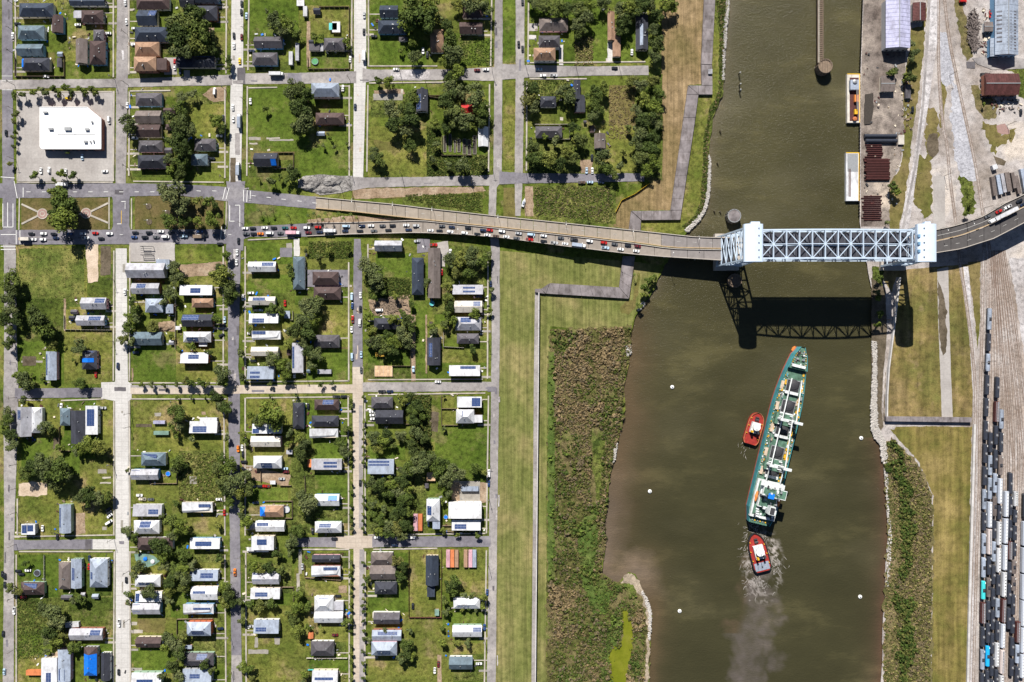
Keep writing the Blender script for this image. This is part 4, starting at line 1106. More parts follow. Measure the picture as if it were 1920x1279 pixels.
    for s_ in (-8.6, 8.6):
        q = MB(); n = 8
        rings = []
        for t in (-1,-0.8,0,0.8,1):
            w = 1.25*math.sqrt(max(0.06, 1-t*t*0.95)); rings.append([(0.15*L + t*4.0, s_ + w*math.cos(2*math.pi*i/n), top+5.2 + w*math.sin(2*math.pi*i/n)) for i in range(n)])
        q.loft(rings); q.obj('lifeboat', M['boat_orange'], e)
    q = MB(); q.box(0.075*L,0.12*L,-4.6,-0.6,top+3,top+13); fn = q.obj('funnel', M['shipwhite'], ac)
    q = MB(); q.box(0.08*L,0.115*L,-4.2,-1.0,top+13,top+13.4); q.obj('funnel_cap', M['darkmetal'], fn)
    for t in range(10):
        rx = 0.04 + 0.013*t
        q = MB(); q.box(rx*L,rx*L+1.1,3.0+0.35*(t % 5),5.2+0.35*(t % 4),top+3.1,top+4.2+0.3*(t % 3)); q.obj('deck_vent', M['shipwhite'], ac)
    q = MB(); q.box(0.0,0.035*L,-8.0,8.0,top+0.06,top+0.2); q.obj('mooring_deck', M['deckgreen'], e)
    for t in range(7):
        q = MB(); q.tube((0.016*L,-6+2*t,top),(0.016*L,-6+2*t,top+1.0),0.5,0.5,7); q.obj('winch', M['amber'] if t % 2 else M['metal'], e)
    for t in range(26):
        a = 0.28 + 0.022*t
        if a > 0.86: break
        for s_ in (-1, 1):
            q = MB(); q.tube((a*L, s_*(half(a)-1.3), top),(a*L, s_*(half(a)-1.3), top+0.8),0.38,0.38,6); q.obj('tank_vent', M['amber'] if (t % 2) else M['shipwhite'], e)
    for s_ in (-1, 1):
        q = MB(); q.box(0.27*L,0.80*L,s_*(half(0.8)-2.2)-0.15,s_*(half(0.8)-2.2)+0.15,top+0.3,top+0.6); q.obj('deck_pipe', M['amber'] if s_ < 0 else M['metal'], e)
ship()
def clutter():
    # small fittings all over the ship: pipes, lockers, mooring gear
    e = [o for o in COL.objects if o.name.startswith('cargo_ship')][0]
    rn = random.Random(21); L = math.dist(W(1424,983,8)[:2], W(1504,651,8)[:2]); top = 8.65
    for i in range(170):
        u = rn.uniform(0.25, 0.865); s_ = rn.choice((-1,1)); hb = 10.6*(1 - max(0, (u-0.62)/0.38)**1.9*0.72)
        y = s_*rn.uniform(min(5.4, hb-2.5), hb - 1.0); a = rn.uniform(.3,1.4); b = rn.uniform(.2,.6)
        q = MB(); q.box(u*L-a,u*L+a,y-b,y+b,top,top+rn.uniform(.3,1.3)); q.obj('deck_fitting', M[rn.choice(('shipwhite','metal','deckgreen','sandy','hull_teal','darkmetal','amber'))], e)
    for i in range(46):
        u = rn.uniform(0.045, 0.235); y = rn.uniform(-8.2, 8.2); a = rn.uniform(.3,1.3); b = rn.uniform(.3,1.0)
        z = top + 3.1 if u < 0.10 or abs(y) > 6.6 else top + 6.4
        if 0.165 < u < 0.225 and abs(y) < 7: z = top + 12.45
        q = MB(); q.box(u*L-a,u*L+a,y-b,y+b,z,z+rn.uniform(.4,1.5)); q.obj('deck_fitting', M[rn.choice(('shipwhite','metal','deckgreen','darkmetal','shipwhite'))], e)
    for i in range(24):
        u = rn.uniform(0.89, 0.975); hb = 10.6*(1 - ((u-0.62)/0.38)**1.9*0.72); y = rn.uniform(-hb+1.2, hb-1.2); a = rn.uniform(.2,.7)
        q = MB(); q.box(u*L-a,u*L+a,y-a*.6,y+a*.6,top+2.6,top+3.0+rn.uniform(.2,.8)); q.obj('deck_fitting', M[rn.choice(('shipwhite','metal','darkmetal','rust'))], e)
clutter()
def tug(label, stern, bow, Bm, nose, aft_deck):
    o, rz, L = axis_frame(stern, bow, 3); o.z = -1.5
    e = empty('tug', o, rz); tag(e, label, 'tug', 'red tugs')
    def half(u):
        if u < 0.12: return Bm*(0.72 + 0.28*(u/0.12)**0.6)
        if u < 0.55: return Bm
        t = (u-0.55)/0.45
        return Bm*max(0.12, math.sqrt(max(0.01, 1 - t**(2.2 if nose else 3.0))))
    us = [0,0.03,0.07,0.12,0.3,0.55,0.65,0.75,0.83,0.9,0.95,0.98,1.0]
    ring = lambda z, f, ins=0.0: [(u*L, -(half(u)*f-ins), z) for u in us] + [(u*L, half(u)*f-ins, z) for u in reversed(us)]
    q = MB(); q.loft([ring(-2.5,0.8), ring(0,0.95), ring(2.4,1.0), ring(3.3,1.0), ring(3.3,1.0,0.55), ring(2.5,1.0,0.6)], True, False); q.obj('hull', M['rubber'] if nose else M['tug_red'], e)
    q = MB(); q.loft([ring(2.3,1.0,0.62), ring(2.55,1.0,0.62)]); q.obj('deck', M['tug_red'], e)
    q = MB(); q.loft([ring(3.2,1.0,0.1), ring(3.4,1.0,0.1), ring(3.4,1.0,0.75), ring(3.2,1.0,0.75)], False, False); q.obj('fender', M['rubber'] if nose else M['tug_fender'], e)
    q = MB(); q.box(0.36*L,0.70*L,-Bm*0.52,Bm*0.52,2.55,5.4); dh = q.obj('deckhouse', M['shipwhite'], e)
    n = 10; cx = 0.56*L
    q = MB(); q.loft([[(cx + rr*math.cos(2*math.pi*i/n), rr*math.sin(2*math.pi*i/n), z) for i in range(n)] for rr, z in ((Bm*0.36,5.4),(Bm*0.42,8.0))]); wh = q.obj('wheelhouse', M['glass'], e)
    q = MB(); q.lathe([(Bm*0.45,8.0),(Bm*0.45,8.4),(0.2,8.7)], 12, cx, 0); q.obj('wheelhouse_roof', M['trim'], wh)
    q = MB(); q.tube((cx-1,0,8.6),(cx-1.5,0,13),0.22,0.15,6); q.obj('mast', M['shipwhite'], wh)
    for s_ in (-1, 1):
        q = MB(); q.box(0.37*L,0.43*L,s_*Bm*0.38-0.7,s_*Bm*0.38+0.7,5.4,8.2); q.obj('funnel', M['amber'] if s_ > 0 else M['darkmetal'], dh)
    q = MB(); q.tube((0.78*L,-1.4,3.4),(0.78*L,1.4,3.4),0.9,0.9,10); q.obj('winch', M['darkmetal'], e)
    q = MB(); q.box(0.84*L,0.87*L,-1.3,1.3,2.55,4.0); q.obj('tow_bitt', M['darkmetal'], e)
    q = MB(); q.box(0.30*L,0.355*L,-Bm*0.4,Bm*0.4,2.55,3.6); q.obj('engine_casing', M['cargo'], e)
    for t in range(6):
        u = 0.2 + 0.12*t
        q = MB(); s_ = 1 if t % 2 else -1; q.tube((u*L,s_*(half(u)-1.3),2.5),(u*L,s_*(half(u)-1.3),3.5),0.4,0.4,6); q.obj('bollard', M['amber'], e)
    if aft_deck:
        q = MB(); q.box(0.035*L,0.24*L,-Bm*0.78,Bm*0.78,2.56,2.75); q.obj('aft_deck', M['lb'], e)
        q = MB(); q.tube((0.13*L,0,2.7),(0.13*L,0,3.6),0.5,0.4,8); q.obj('tow_post', M['darkmetal'], e)
tug('red tug pushing against the side of the cargo ship', (1407,833), (1424,775), 6.0, False, False)
tug('red tug with pale aft deck following behind the cargo ship stern', (1433,1073), (1415,1002), 7.0, True, True)
# foam streaks churned up round the following tug
def foam():
    rn = random.Random(4); v = []; f = []
    def streak(x, y, a, L, w, curl):
        n = 7; base = len(v)
        for k in range(n+1):
            t = k/n; ww = w*math.sin(math.pi*min(1, max(0.04, t)))*rn.uniform(.5,1.2)
            p = W(x, y); nx, ny = -math.sin(a), math.cos(a)
            v.append((p.x + nx*ww, p.y + ny*ww, -1.40)); v.append((p.x - nx*ww, p.y - ny*ww, -1.40))
            x += math.cos(a)*L/n/S; y -= math.sin(a)*L/n/S; a += curl/n + rn.gauss(0, .16)
        for k in range(n): f.append((base+2*k, base+2*k+1, base+2*k+3, base+2*k+2))
    for i in range(120):           # along both sides of the hull and off the ship's stern
        t = rn.random(); s_ = rn.choice((-1, 1, 1))
        x = 1415 + 18*t + s_*(11 + 9*t + abs(rn.gauss(0, 5 + 7*t))); y = 998 + 74*t
        streak(x, y, -math.pi/2 - 0.24 + s_*0.25 + rn.gauss(0,.5), rn.uniform(1.5,6), rn.uniform(.04,.17), rn.gauss(0,1.0))
    for i in range(80):           # boil behind the stern
        r = abs(rn.gauss(0, 15)); a = rn.uniform(0, 6.28)
        streak(1424 + r*math.cos(a)*1.2, 1088 + r*abs(math.sin(a))*1.1, rn.uniform(0, 6.28), rn.uniform(1.5,6), rn.uniform(.04,.16), rn.gauss(0,2))
    for i in range(60): streak(1415 + rn.gauss(0,10), 992 + rn.gauss(0,7), rn.uniform(0,6.28), rn.uniform(1,3.5), rn.uniform(.06,.2), rn.gauss(0,1.5))
    for i in range(14): streak(1399 + rn.gauss(0,3), 838 + rn.gauss(0,8), -1.8 + rn.gauss(0,.3), rn.uniform(1,4), rn.uniform(.05,.15), rn.gauss(0,1))
    me = mesh('foam', v, f, M['foam'])
    bm_ = bmesh.new(); bm_.from_mesh(me)
    for q_ in bm_.faces:
        if q_.normal.z < 0: q_.normal_flip()
    bm_.to_mesh(me); bm_.free()
    tag(link('foam', me), 'white foam streaks around the tug following the ship', 'foam', kind='stuff')
M['foam'] = mat('water_foam', (0.40,0.37,0.35), 0.8, 0.3, 0.6)
foam()
# small orange launch at the bow
o, rz, L = axis_frame((1487.5,658), (1492.5,649), 1); o.z = -1.5
q = MB(); q.loft([[(u*L, w*s_, z) for u, w, s_ in ((0,1.0,-1),(0.6,1.2,-1),(1,0.1,-1),(1,0.1,1),(0.6,1.2,1),(0,1.0,1))] for z in (-0.4, 0.9)])
tag(q.obj('launch', M['boat_orange'], None, o, rz), 'tiny orange launch beside the cargo ship bow', 'boat')

def barge(label, x0, y0, x1, y1, loaded):
    c = W(0.5*(x0+x1), 0.5*(y0+y1), 2.5); c.z = -1.5
    e = empty('deck_barge', c); tag(e, label, 'barge', 'barges at the quay')
    k = S*(H-2.5)/H; hx = 0.5*(x1-x0)*k; hy = 0.5*(y1-y0)*k
    q = MB(); q.loft([[(-hx*.96,-hy*.96,-1.5),(hx*.96,-hy*.96,-1.5),(hx*.96,hy*.96,-1.5),(-hx*.96,hy*.96,-1.5)],[(-hx,-hy,0),(hx,-hy,0),(hx,hy,0),(-hx,hy,0)],[(-hx,-hy,2.6),(hx,-hy,2.6),(hx,hy,2.6),(-hx,hy,2.6)]]); q.obj('hull', M['cream'] if loaded else M['w'], e)
    for (a,b,c_,d_) in ((-hx,hx,hy-0.6,hy),(hx-0.5,hx,-hy,hy-0.6)):
        q = MB(); q.box(a,b,c_,d_,2.6,2.75); q.obj('edge_stripe', M['yellow'], e)
    if loaded:
        q = MB(); q.box(-hx*0.62,hx*0.8,-hy+1.2,hy-3,2.62,2.7); q.obj('rusty_deck', M['rust'], e)
        q = MB(); q.box(-hx*0.75,hx*0.55,hy*0.30,hy*0.70,2.7,5.6); q.obj('grey_deckhouse', M['lb'], e)
        q = MB(); q.lathe([(1.6,5.6),(1.6,6.4),(0.3,6.8)], 12, -hx*0.1, hy*0.62); q.obj('crane_turret', M['metal'], e)
        q = MB(); q.box(-0.2,2.6,-hy*0.18,hy*0.10,2.7,5.0); q.obj('orange_crate', M['boat_orange'], e)
        q = MB(); q.box(0.0,2.2,-hy*0.68,-hy*0.48,2.7,4.6); q.obj('yellow_winch', M['amber'], e)
        q = MB(); q.lathe([(1.5,2.7),(1.5,4.2),(0.4,4.5)], 12, 0.4, -hy*0.86); q.obj('orange_reel', M['orange'], e)
        q = MB(); q.bar((0.8,hy*0.3,6.5),(1.4,-hy*0.5,5.5),0.5); q.obj('crane_boom', M['metal'], e)
    else:
        q = MB(); q.box(-hx*0.8,hx*0.8,hy*0.22,hy*0.94,2.62,2.8); q.obj('steel_grating', M['metal'], e)
        for t in (0, 0.9):
            q = MB(); q.box(-hx*0.62+t,-hx*0.62+t+0.45,-hy*0.82,hy*0.32,2.62,3.0); q.obj('steel_beam', M['rust'], e)
barge('yellow edged barge with orange crate and grey deckhouse moored at the quay', 1590, 137, 1614, 229, True)
barge('empty white deck barge with steel beams moored at the quay', 1588, 285, 1612.5, 376, False)

# ------------------------------------------------------------------ naming by place
ORD = 'first second third fourth fifth sixth seventh eighth ninth tenth eleventh twelfth thirteenth fourteenth fifteenth sixteenth seventeenth eighteenth nineteenth twentieth'.split()
TENS = {20:'twenty',30:'thirty',40:'forty',50:'fifty',60:'sixty',70:'seventy',80:'eighty',90:'ninety'}
def ordinal(n):
    if n <= 20: return ORD[n-1]
    if n >= 100: return 'hundred-and-' + ordinal(n-100) if n > 100 else 'hundredth'
    t = n//10*10; u = n % 10
    return (TENS[t] + ('-' + ORD[u-1] if u else 'th')).replace('yth', 'ieth')
COLN = ['first', 'second', 'third', 'fourth', 'fifth']
ROWN = ['top', 'second', 'third', 'fourth', 'bottom']
def block(px, py):
    c = 0 if px < 228 else 1 if px < 441 else 2 if px < 672 else 3 if px < 935 else 4
    r = 0 if py < 150 else 1 if py < 395 else 2 if py < 730 else 3 if py < 1018 else 4
    return r, c
def blockname(rc): return f'{ROWN[rc[0]]} row, {COLN[rc[1]]} block'
QUEUE = []      # (kind, px, py, object, head phrase) collected for labelling at the end
def later(kind, px, py, o, head, cat, group):
    QUEUE.append((kind, px, py, o, head, cat, group))

# ------------------------------------------------------------------ trees
def leafmat(name, stops):
    m, nt, b = nodes_of(name)
    oi = nt.nodes.new('ShaderNodeObjectInfo')
    base = ramp(nt, oi.outputs['Random'], stops)
    v = coords(nt, True)
    n1 = noise(nt, v, 0.45, 4, 0.7)
    base = mixc(nt, 1.0, base, ramp(nt, n1, [(0.34,(0.55,0.6,0.55)),(0.5,(1,1,1)),(0.66,(1.75,1.62,1.4))]), 'MULTIPLY')  # noise paints bright highlights and darker patches into the leaf colour
    nt.links.new(base, b.inputs['Base Color'])
    b.inputs['Roughness'].default_value = 0.7
    b.inputs['Specular IOR Level'].default_value = 0.15
    return m
M['leaf'] = leafmat('broadleaf_foliage', [(0.0,(0.0485,0.0741,0.0166)),(0.25,(0.0653,0.0937,0.0199)),(0.5,(0.0764,0.1090,0.0208)),(0.72,(0.0934,0.1134,0.0332)),(0.88,(0.1044,0.1396,0.0266)),(1.0,(0.1213,0.1221,0.0365))])
M['leaf_grey'] = leafmat('oak_foliage', [(0.0,(0.0700,0.0909,0.0319)),(0.5,(0.0956,0.1194,0.0425)),(1.0,(0.1213,0.1402,0.0574))])
M['leaf_yellow'] = leafmat('light_foliage', [(0.0,(0.0991,0.1363,0.0235)),(0.5,(0.1225,0.1584,0.0276)),(1.0,(0.1517,0.1661,0.0383))])
M['leaf_dark'] = leafmat('dark_foliage', [(0.0,(0.0346,0.0536,0.0126)),(0.5,(0.0484,0.0714,0.0174)),(1.0,(0.0605,0.0793,0.0221))])
M['bark'] = mat('bark', (0.10,0.075,0.055), 0.9, 0.3, 1.5)

def crown_mesh(name, seed, n, size, lobes, flat=0.8):
    rnd = random.Random(seed)
    L = []
    for i in range(lobes):
        a = rnd.uniform(0, 2*math.pi); r = rnd.uniform(0.2, 0.74)
        L.append((r*math.cos(a), r*math.sin(a), rnd.uniform(-0.25, 0.45)*flat, rnd.uniform(0.22, 0.42)))
    L.append((0, 0, 0.2*flat, 0.46))
    v = []; f = []
    for i in range(n):
        cx, cy, cz, r = L[rnd.randrange(len(L))]
        d_ = Vector((rnd.gauss(0,1), rnd.gauss(0,1), rnd.gauss(0.25,1))).normalized()
        rr = r*(0.6 + 0.5*rnd.random())
        c = Vector((cx, cy, cz)) + Vector((d_.x, d_.y, d_.z*flat))*rr
        nrm = (d_ + Vector((rnd.gauss(0,0.55), rnd.gauss(0,0.55), rnd.gauss(0.2,0.55)))).normalized()
        t = nrm.orthogonal().normalized(); t = (Matrix.Rotation(rnd.uniform(0,6.28), 3, nrm) @ t); u = nrm.cross(t)
        s_ = size*rnd.uniform(0.6, 1.35); w = s_*rnd.uniform(0.45, 0.8)
        b = len(v)
        v += [c - t*s_, c - u*w, c + t*s_ + nrm*s_*0.25, c + u*w]
        f.append((b, b+1, b+2, b+3))
    return v, f
def make_crowns(mat_):
    out = []
    for i in range(5): v, f = crown_mesh('crown', 40+i + 10*len(bpy.data.meshes), 1750, 0.078, 13); out.append(mesh('crown_large', v, f, mat_))
    return out
CR_L = make_crowns(M['leaf']) + make_crowns(M['leaf_grey']) + make_crowns(M['leaf_yellow'])[:3]
CR_D = [mesh('crown_dark', *crown_mesh('c', 80+i, 1700, 0.082, 11), M['leaf_dark']) for i in range(3)]
CR_S = [mesh('crown_small', *crown_mesh('c', 60+i, 620, 0.125, 6, 0.95), M[('leaf','leaf_grey','leaf','leaf_yellow')[i % 4]]) for i in range(8)]
def trunk_mesh(seed):
    rnd = random.Random(seed); mb = MB()
    mb.tube((0,0,-0.3),(0.02,0.0,0.75),0.085,0.055,8)
    for i in range(5):
        a = i*1.256 + rnd.uniform(-0.3,0.3); mb.tube((0.02,0,0.55 + 0.04*i),(0.42*math.cos(a),0.42*math.sin(a),1.0 + rnd.uniform(0,0.25)),0.04,0.015,6)
    return mb.me('trunk', M['bark'])
TRUNKS = [trunk_mesh(i) for i in range(3)]
def tree(px, py, r, kind=None):
    rm = r*S*1.04
    big = r >= 12
    zc = rm*(1.05 if big else 1.35) + (1.2 if big else 0.8)
    p = W(px, py, zc)
    name = 'broadleaf_tree' if big else 'small_tree'
    e = empty(name, (p.x, p.y, 0), random.uniform(0, 6.28))
    t = link('trunk', random.choice(TRUNKS), e); t.scale = (rm, rm, zc)
    src = CR_S if not big else (CR_D if random.random() < 0.2 else CR_L)
    c = link('crown', random.choice(src), e, (0, 0, zc)); c.scale = (rm*random.uniform(0.92,1.1), rm*random.uniform(0.92,1.1), rm*random.uniform(0.85,1.1))
    later('tree' if big else 'small tree', px, py, e, ('wide leafy tree' if r >= 18 else 'leafy tree') if big else 'small bushy tree', 'tree' if big else 'small tree', 'neighbourhood trees' if big else 'small trees and bushes')
    return e
TREES = '''
345,45,26 330,58,20 366,30,24 338,72,26 372,58,26 345,95,22 378,85,22 398,92,14 320,40,14 390,66,14 428,112,8 429,126,8
340,183,12 362,175,10 338,205,16 335,230,22 352,246,18 330,262,22 346,284,20 318,300,12 340,306,15 341,325,14 405,225,14 416,240,12 241,234,18 322,318,10
324,362,26 342,383,20 318,415,16 346,415,13 369,374,10 391,376,11 402,384,9 370,415,12 399,413,17
118,376,27 122,409,29 106,366,18 134,392,20 105,395,14
515,38,16 535,40,14 546,52,11 556,62,10 530,56,13 500,20,5 588,70,9 604,70,7 650,78,8 655,88,6
560,165,19 548,180,17 572,185,19 560,205,19 577,215,17 565,235,20 558,245,14 497,203,7 511,341,10 527,333,7 539,338,8 552,326,13 545,314,9 486,336,4 620,258,4 607,274,5 628,275,5 651,269,4 614,250,4
770,15,28 792,35,28 765,45,22 806,15,24 802,52,15 775,80,12 780,106,14 838,50,14 846,75,18 849,100,20 836,116,14 890,8,22 912,15,14 858,10,14 857,134,17 845,150,14 752,95,6 826,35,8
708,153,10 728,155,13 775,180,14 735,205,18 765,205,16 770,226,22 740,235,18 712,300,14 701,290,13 762,245,14 770,272,14 845,165,16 840,190,20 850,215,22 890,180,22 905,202,18 862,176,15 870,228,18 900,226,16 835,240,12 868,311,17 905,310,10 815,228,9 816,270,9 840,308,9 812,300,8
1000,5,14 1020,12,16 1045,12,18 1065,20,16 1085,15,18 1096,35,17 1080,47,14 1105,8,14 1130,5,14 1088,60,13 1165,20,16 1170,42,16 1164,60,13 1185,10,18 1202,10,19 1180,34,13 1220,8,14 1235,30,15 1226,55,13 1250,10,18 1263,12,10 1232,85,18 1228,106,16 997,38,4
998,165,17 992,185,16 1002,200,13 1065,178,19 1050,170,10 1115,175,18 1131,165,14 1120,200,16 1112,216,14 1185,155,14 1201,160,14 1225,155,14 1234,177,15 1206,185,16 1225,202,18 1194,207,12 1210,226,18 1231,232,13 1200,246,16 1226,257,15 1195,271,14 1215,281,18 1201,301,18 1223,306,15 1212,322,14
1000,275,14 996,300,16 1015,295,14 1031,301,18 1051,310,16 1066,286,14 1040,266,11 1020,256,9 1075,240,12 1091,260,16 1077,266,11 1076,300,14 1130,295,18 1136,316,15 1150,327,11 1164,310,10 1180,240,8 1170,285,8
20,524,19 24,541,16 17,560,16 22,580,16 14,597,15 31,598,15 19,620,12 17,642,13 70,600,24 86,616,20 100,646,9 150,650,14 138,675,4 46,710,17 56,722,13 34,706,10 150,718,13 59,702,4 79,702,4 79,712,4
18,774,12 14,791,14 20,815,14 24,832,14 10,806,11 84,800,14 94,804,10 44,752,10 166,834,18 186,841,16 155,842,13 46,886,14 61,876,16 86,871,22 111,876,23 121,888,17 95,893,21 76,882,14 106,911,14 152,930,14 166,926,16 181,931,14 201,929,13 165,941,11 190,938,11 143,848,9 112,838,9
85,1139,14 100,1151,18 111,1166,17 95,1181,16 105,1201,14 90,1197,13 150,1124,11 138,1128,8 20,1103,10 33,1111,9 136,1216,12 146,1210,9 48,1055,7 119,1190,9 85,1222,8
328,500,14 332,521,14 415,520,22 426,541,20 410,504,14 431,560,16 440,552,12 425,481,10 320,548,14 310,565,10 250,565,10 254,580,12 247,595,12 256,600,11 238,613,13 231,637,12 247,642,10 285,610,12 408,597,10 358,650,11 335,656,8 391,661,7 320,631,6 262,548,4
415,700,17 419,716,13 405,746,14 425,766,15 412,760,10 328,775,20 336,792,14 324,802,10 330,816,8 359,822,8 335,863,14 329,878,12 345,872,8 408,880,14 421,897,18 431,870,17 441,906,20 425,917,14 416,858,10 330,945,8 322,975,14 341,991,17 326,1001,12 300,1024,20 311,1036,16 346,1041,17 238,996,12 252,1006,9 410,985,7 413,1047,10 310,1061,12 330,1066,14 346,1066,16 260,1062,13 361,1061,11 240,881,5 256,1031,5 302,968,8 430,940,12 426,819,8
250,1076,9 281,1111,16 316,1110,12 318,1126,10 320,1091,14 326,1079,13 343,1081,16 345,1101,12 240,1115,8 240,1131,7 420,1100,14 431,1111,16 421,1126,13 436,1126,13 315,1195,14 326,1206,16 310,1216,10 342,1193,10 335,1226,16 325,1246,14 336,1266,12 385,1246,12 396,1256,8 305,1268,9
545,503,9 545,515,8 508,580,11 528,580,10 576,575,18 591,571,17 571,596,18 586,601,16 556,621,18 576,626,18 570,641,12 540,645,9 511,672,14 526,681,14 536,700,13 540,690,10 580,660,12 593,666,14 585,686,10 452,660,10 454,705,9 470,619,7 597,559,10 597,482,9 618,470,7 652,466,7 574,470,5
505,776,29 520,790,16 488,790,15 470,780,8 545,810,10 540,831,8 561,820,14 571,831,14 565,851,14 640,831,12 646,846,12 650,805,8 655,803,6 455,815,9 461,828,8 570,931,16 579,946,18 570,957,13 452,965,9 463,976,14 450,926,15 466,915,14 460,890,13 556,996,14 551,1011,13 541,1022,11 520,1036,10 544,1036,9 475,1061,12 491,1066,12 506,1063,13 526,1070,11 452,948,8 600,990,4
452,1125,10 470,1131,10 486,1133,12 500,1131,8 511,1133,11 456,1143,7 453,1164,8 560,1115,12 557,1141,14 576,1136,10 550,1165,12 559,1181,14 578,1176,8 651,1165,10 455,1250,12 468,1256,10 472,1271,8 572,1262,9 570,1276,8 542,1148,8
690,500,19 701,516,20 706,536,14 799,530,9 845,490,16 866,485,16 886,480,18 906,490,16 916,480,9 856,511,14 881,510,14 840,536,12 838,560,12 846,576,12 840,590,10 835,606,10 849,600,11 810,611,10 816,621,11 890,590,12 920,545,8 917,584,8 690,590,10 685,606,10 696,621,12 735,600,12 755,590,10 766,601,14 771,611,13 770,570,8 726,631,12 741,641,14 756,626,16 766,646,12 706,641,14 721,651,14 736,656,13 690,641,10 885,655,9 703,560,8 740,555,9 720,548,8
700,820,14 716,826,14 726,815,12 711,841,12 735,835,8 756,750,14 769,746,12 781,761,14 776,791,14 781,811,14 796,821,12 771,831,12 751,816,12 771,771,14 790,778,10 833,802,6 833,742,4
700,905,14 716,911,16 736,906,16 756,901,16 766,916,13 726,926,14 746,921,14 758,936,16 751,951,16 763,961,14 743,966,14 720,956,10 716,976,14 731,986,14 746,991,15 761,986,14 710,996,12 731,1001,11 756,1006,12 770,881,16 786,871,18 801,861,18 816,876,17 831,871,16 846,886,18 836,901,16 861,886,14 891,881,12 906,886,10 776,851,14 761,881,13 840,926,10 832,940,7 700,945,10 697,965,9 704,985,10
745,1051,12 756,1061,12 750,1081,12 845,1096,14 856,1086,11 848,1106,11 832,1126,9 838,1146,9 870,1115,7 885,1115,7 905,1121,10 904,1136,8 830,1178,6 830,1203,9 857,1206,9 877,1207,9 768,1182,7 765,1206,14 760,1221,14 771,1231,10 755,1236,11 722,1180,7 691,1198,7 688,1085,8 895,1004,7 858,1004,6 832,995,7 866,1143,5 880,1143,5 892,1143,5
1706,80,9 1712,100,10 1708,112,9 1672,135,9 1680,132,8 1706,148,12 1698,145,9 1675,352,10 1682,362,9 1664,418,6 1813,400,6 1818,380,6 1845,196,5
1648,520,8 1643,548,9 1648,560,8 1650,590,9 1646,610,8
1210,538,10 1216,526,9 1206,552,8 1198,575,7 1225,520,8
'''
for tok in TREES.split():
    a = tok.split(','); tree(float(a[0]), float(a[1]), float(a[2]))

# street trees: the two clipped rows along the tan street and the row beside the cross street
def street_tree(px, py, r, row):
    rm = r*S; zc = rm*1.25 + 1.3; p = W(px, py, zc)
    e = empty('street_tree', (p.x, p.y, 0), random.uniform(0, 6.28))
    t = link('trunk', TRUNKS[0], e); t.scale = (rm, rm, zc)
    c = link('crown', random.choice(CR_S), e, (0,0,zc)); c.scale = (rm*1.05, rm*1.05, rm*1.15)
    later('street tree ' + row, px, py, e, 'small clipped street tree', 'street tree', 'street trees in rows')
for y in (752,762,805,822,838,852,868,906,922,949,966,978,991,1054,1068,1080,1097,1113,1131,1142,1158,1183,1211,1226,1242,1257,1272):
    street_tree(658 + random.uniform(-.6,.6), y, random.uniform(4.2,5.4), 'west kerb of the tan street')
for y in (745,790,805,822,838,852,866,903,932,947,963,978,992,1055,1082,1097,1110,1123,1135,1148,1165,1183,1197,1222,1243,1257,1271):
    street_tree(681.5 + random.uniform(-.6,.6), y, random.uniform(4.0,5.2), 'east kerb of the tan street')
for x, y, r in ((266,722,6),(284,722,7),(309,722,6),(331,722,6.5),(347,714,9),(360,718,9),(376,717,9),(389,722,7),(333,745,4.5),(358,745,4.5),(383,745,4.5),(507,721,6),(535,718,6),(602,720,6),(623,718,5.5),(508,743,4.5),(555,742,4.5)):
    street_tree(x, y, r, 'cross street')
for x, y in ((28,180),(41,177),(65,174),(78,168),(85,175),(99,166),(112,175),(124,165),(136,174),(151,166),(158,174),(171,166),(178,172),(30,215)): street_tree(x, y, 8, 'store car park edge')
for x, y in ((28,248),(26,258),(27,276),(25,228),(20,308)): street_tree(x, y, 5.5, 'store west side')
for x, y, r in ((65,330,9),(115,327,11),(137,330,9),(105,342,4),(127,287,4),(100,337,5)): street_tree(x, y, r, 'store front on the avenue')

# palms
def palm_mesh():
    rnd = random.Random(5); v = []; f = []
    for i in range(22):
        a = i*0.2856*math.pi + rnd.uniform(-.1,.1); el = rnd.uniform(-0.1, 0.75); L = rnd.uniform(0.8,1.1)
        prev = None
        for k in range(5):
            t = k/4; r = t*L*math.cos(el*(1-0.3*t)); z = L*(math.sin(el)*t - 0.62*t*t)
            w = 0.16*(1-t)+0.03; px_, py_ = -math.sin(a)*w, math.cos(a)*w
            b = len(v); v += [(r*math.cos(a)+px_, r*math.sin(a)+py_, z), (r*math.cos(a)-px_, r*math.sin(a)-py_, z)]
            if prev is not None: f.append((prev, prev+1, b+1, b))
            prev = b
    return mesh('fronds', v, f, M['leaf'])
PALM = palm_mesh()
PT = MB(); PT.tube((0,0,-0.3),(0,0,1),0.2,0.14,8); PT = PT.me('palm_trunk', M['bark'])
def palm(px, py, r=4.5, z=7.0):
    p = W(px, py, z); e = empty('palm_tree', (p.x, p.y, 0), random.uniform(0,6.28))
    t = link('trunk', PT, e); t.scale = (1,1,z)
    c = link('crown', PALM, e, (0,0,z)); c.scale = (r*S,)*3
    later('palm', px, py, e, 'cabbage palm', 'palm', 'palms under the ramps')
for x, y in ((484,394),(495,400),(507,393),(538,403),(588,400),(597,405),(610,400),(620,409),(634,400),(644,409),(657,402),(577,404),(668,408),(605,412),(233,590),(1190,515),(600,1176),(586,1177)): palm(x, y)

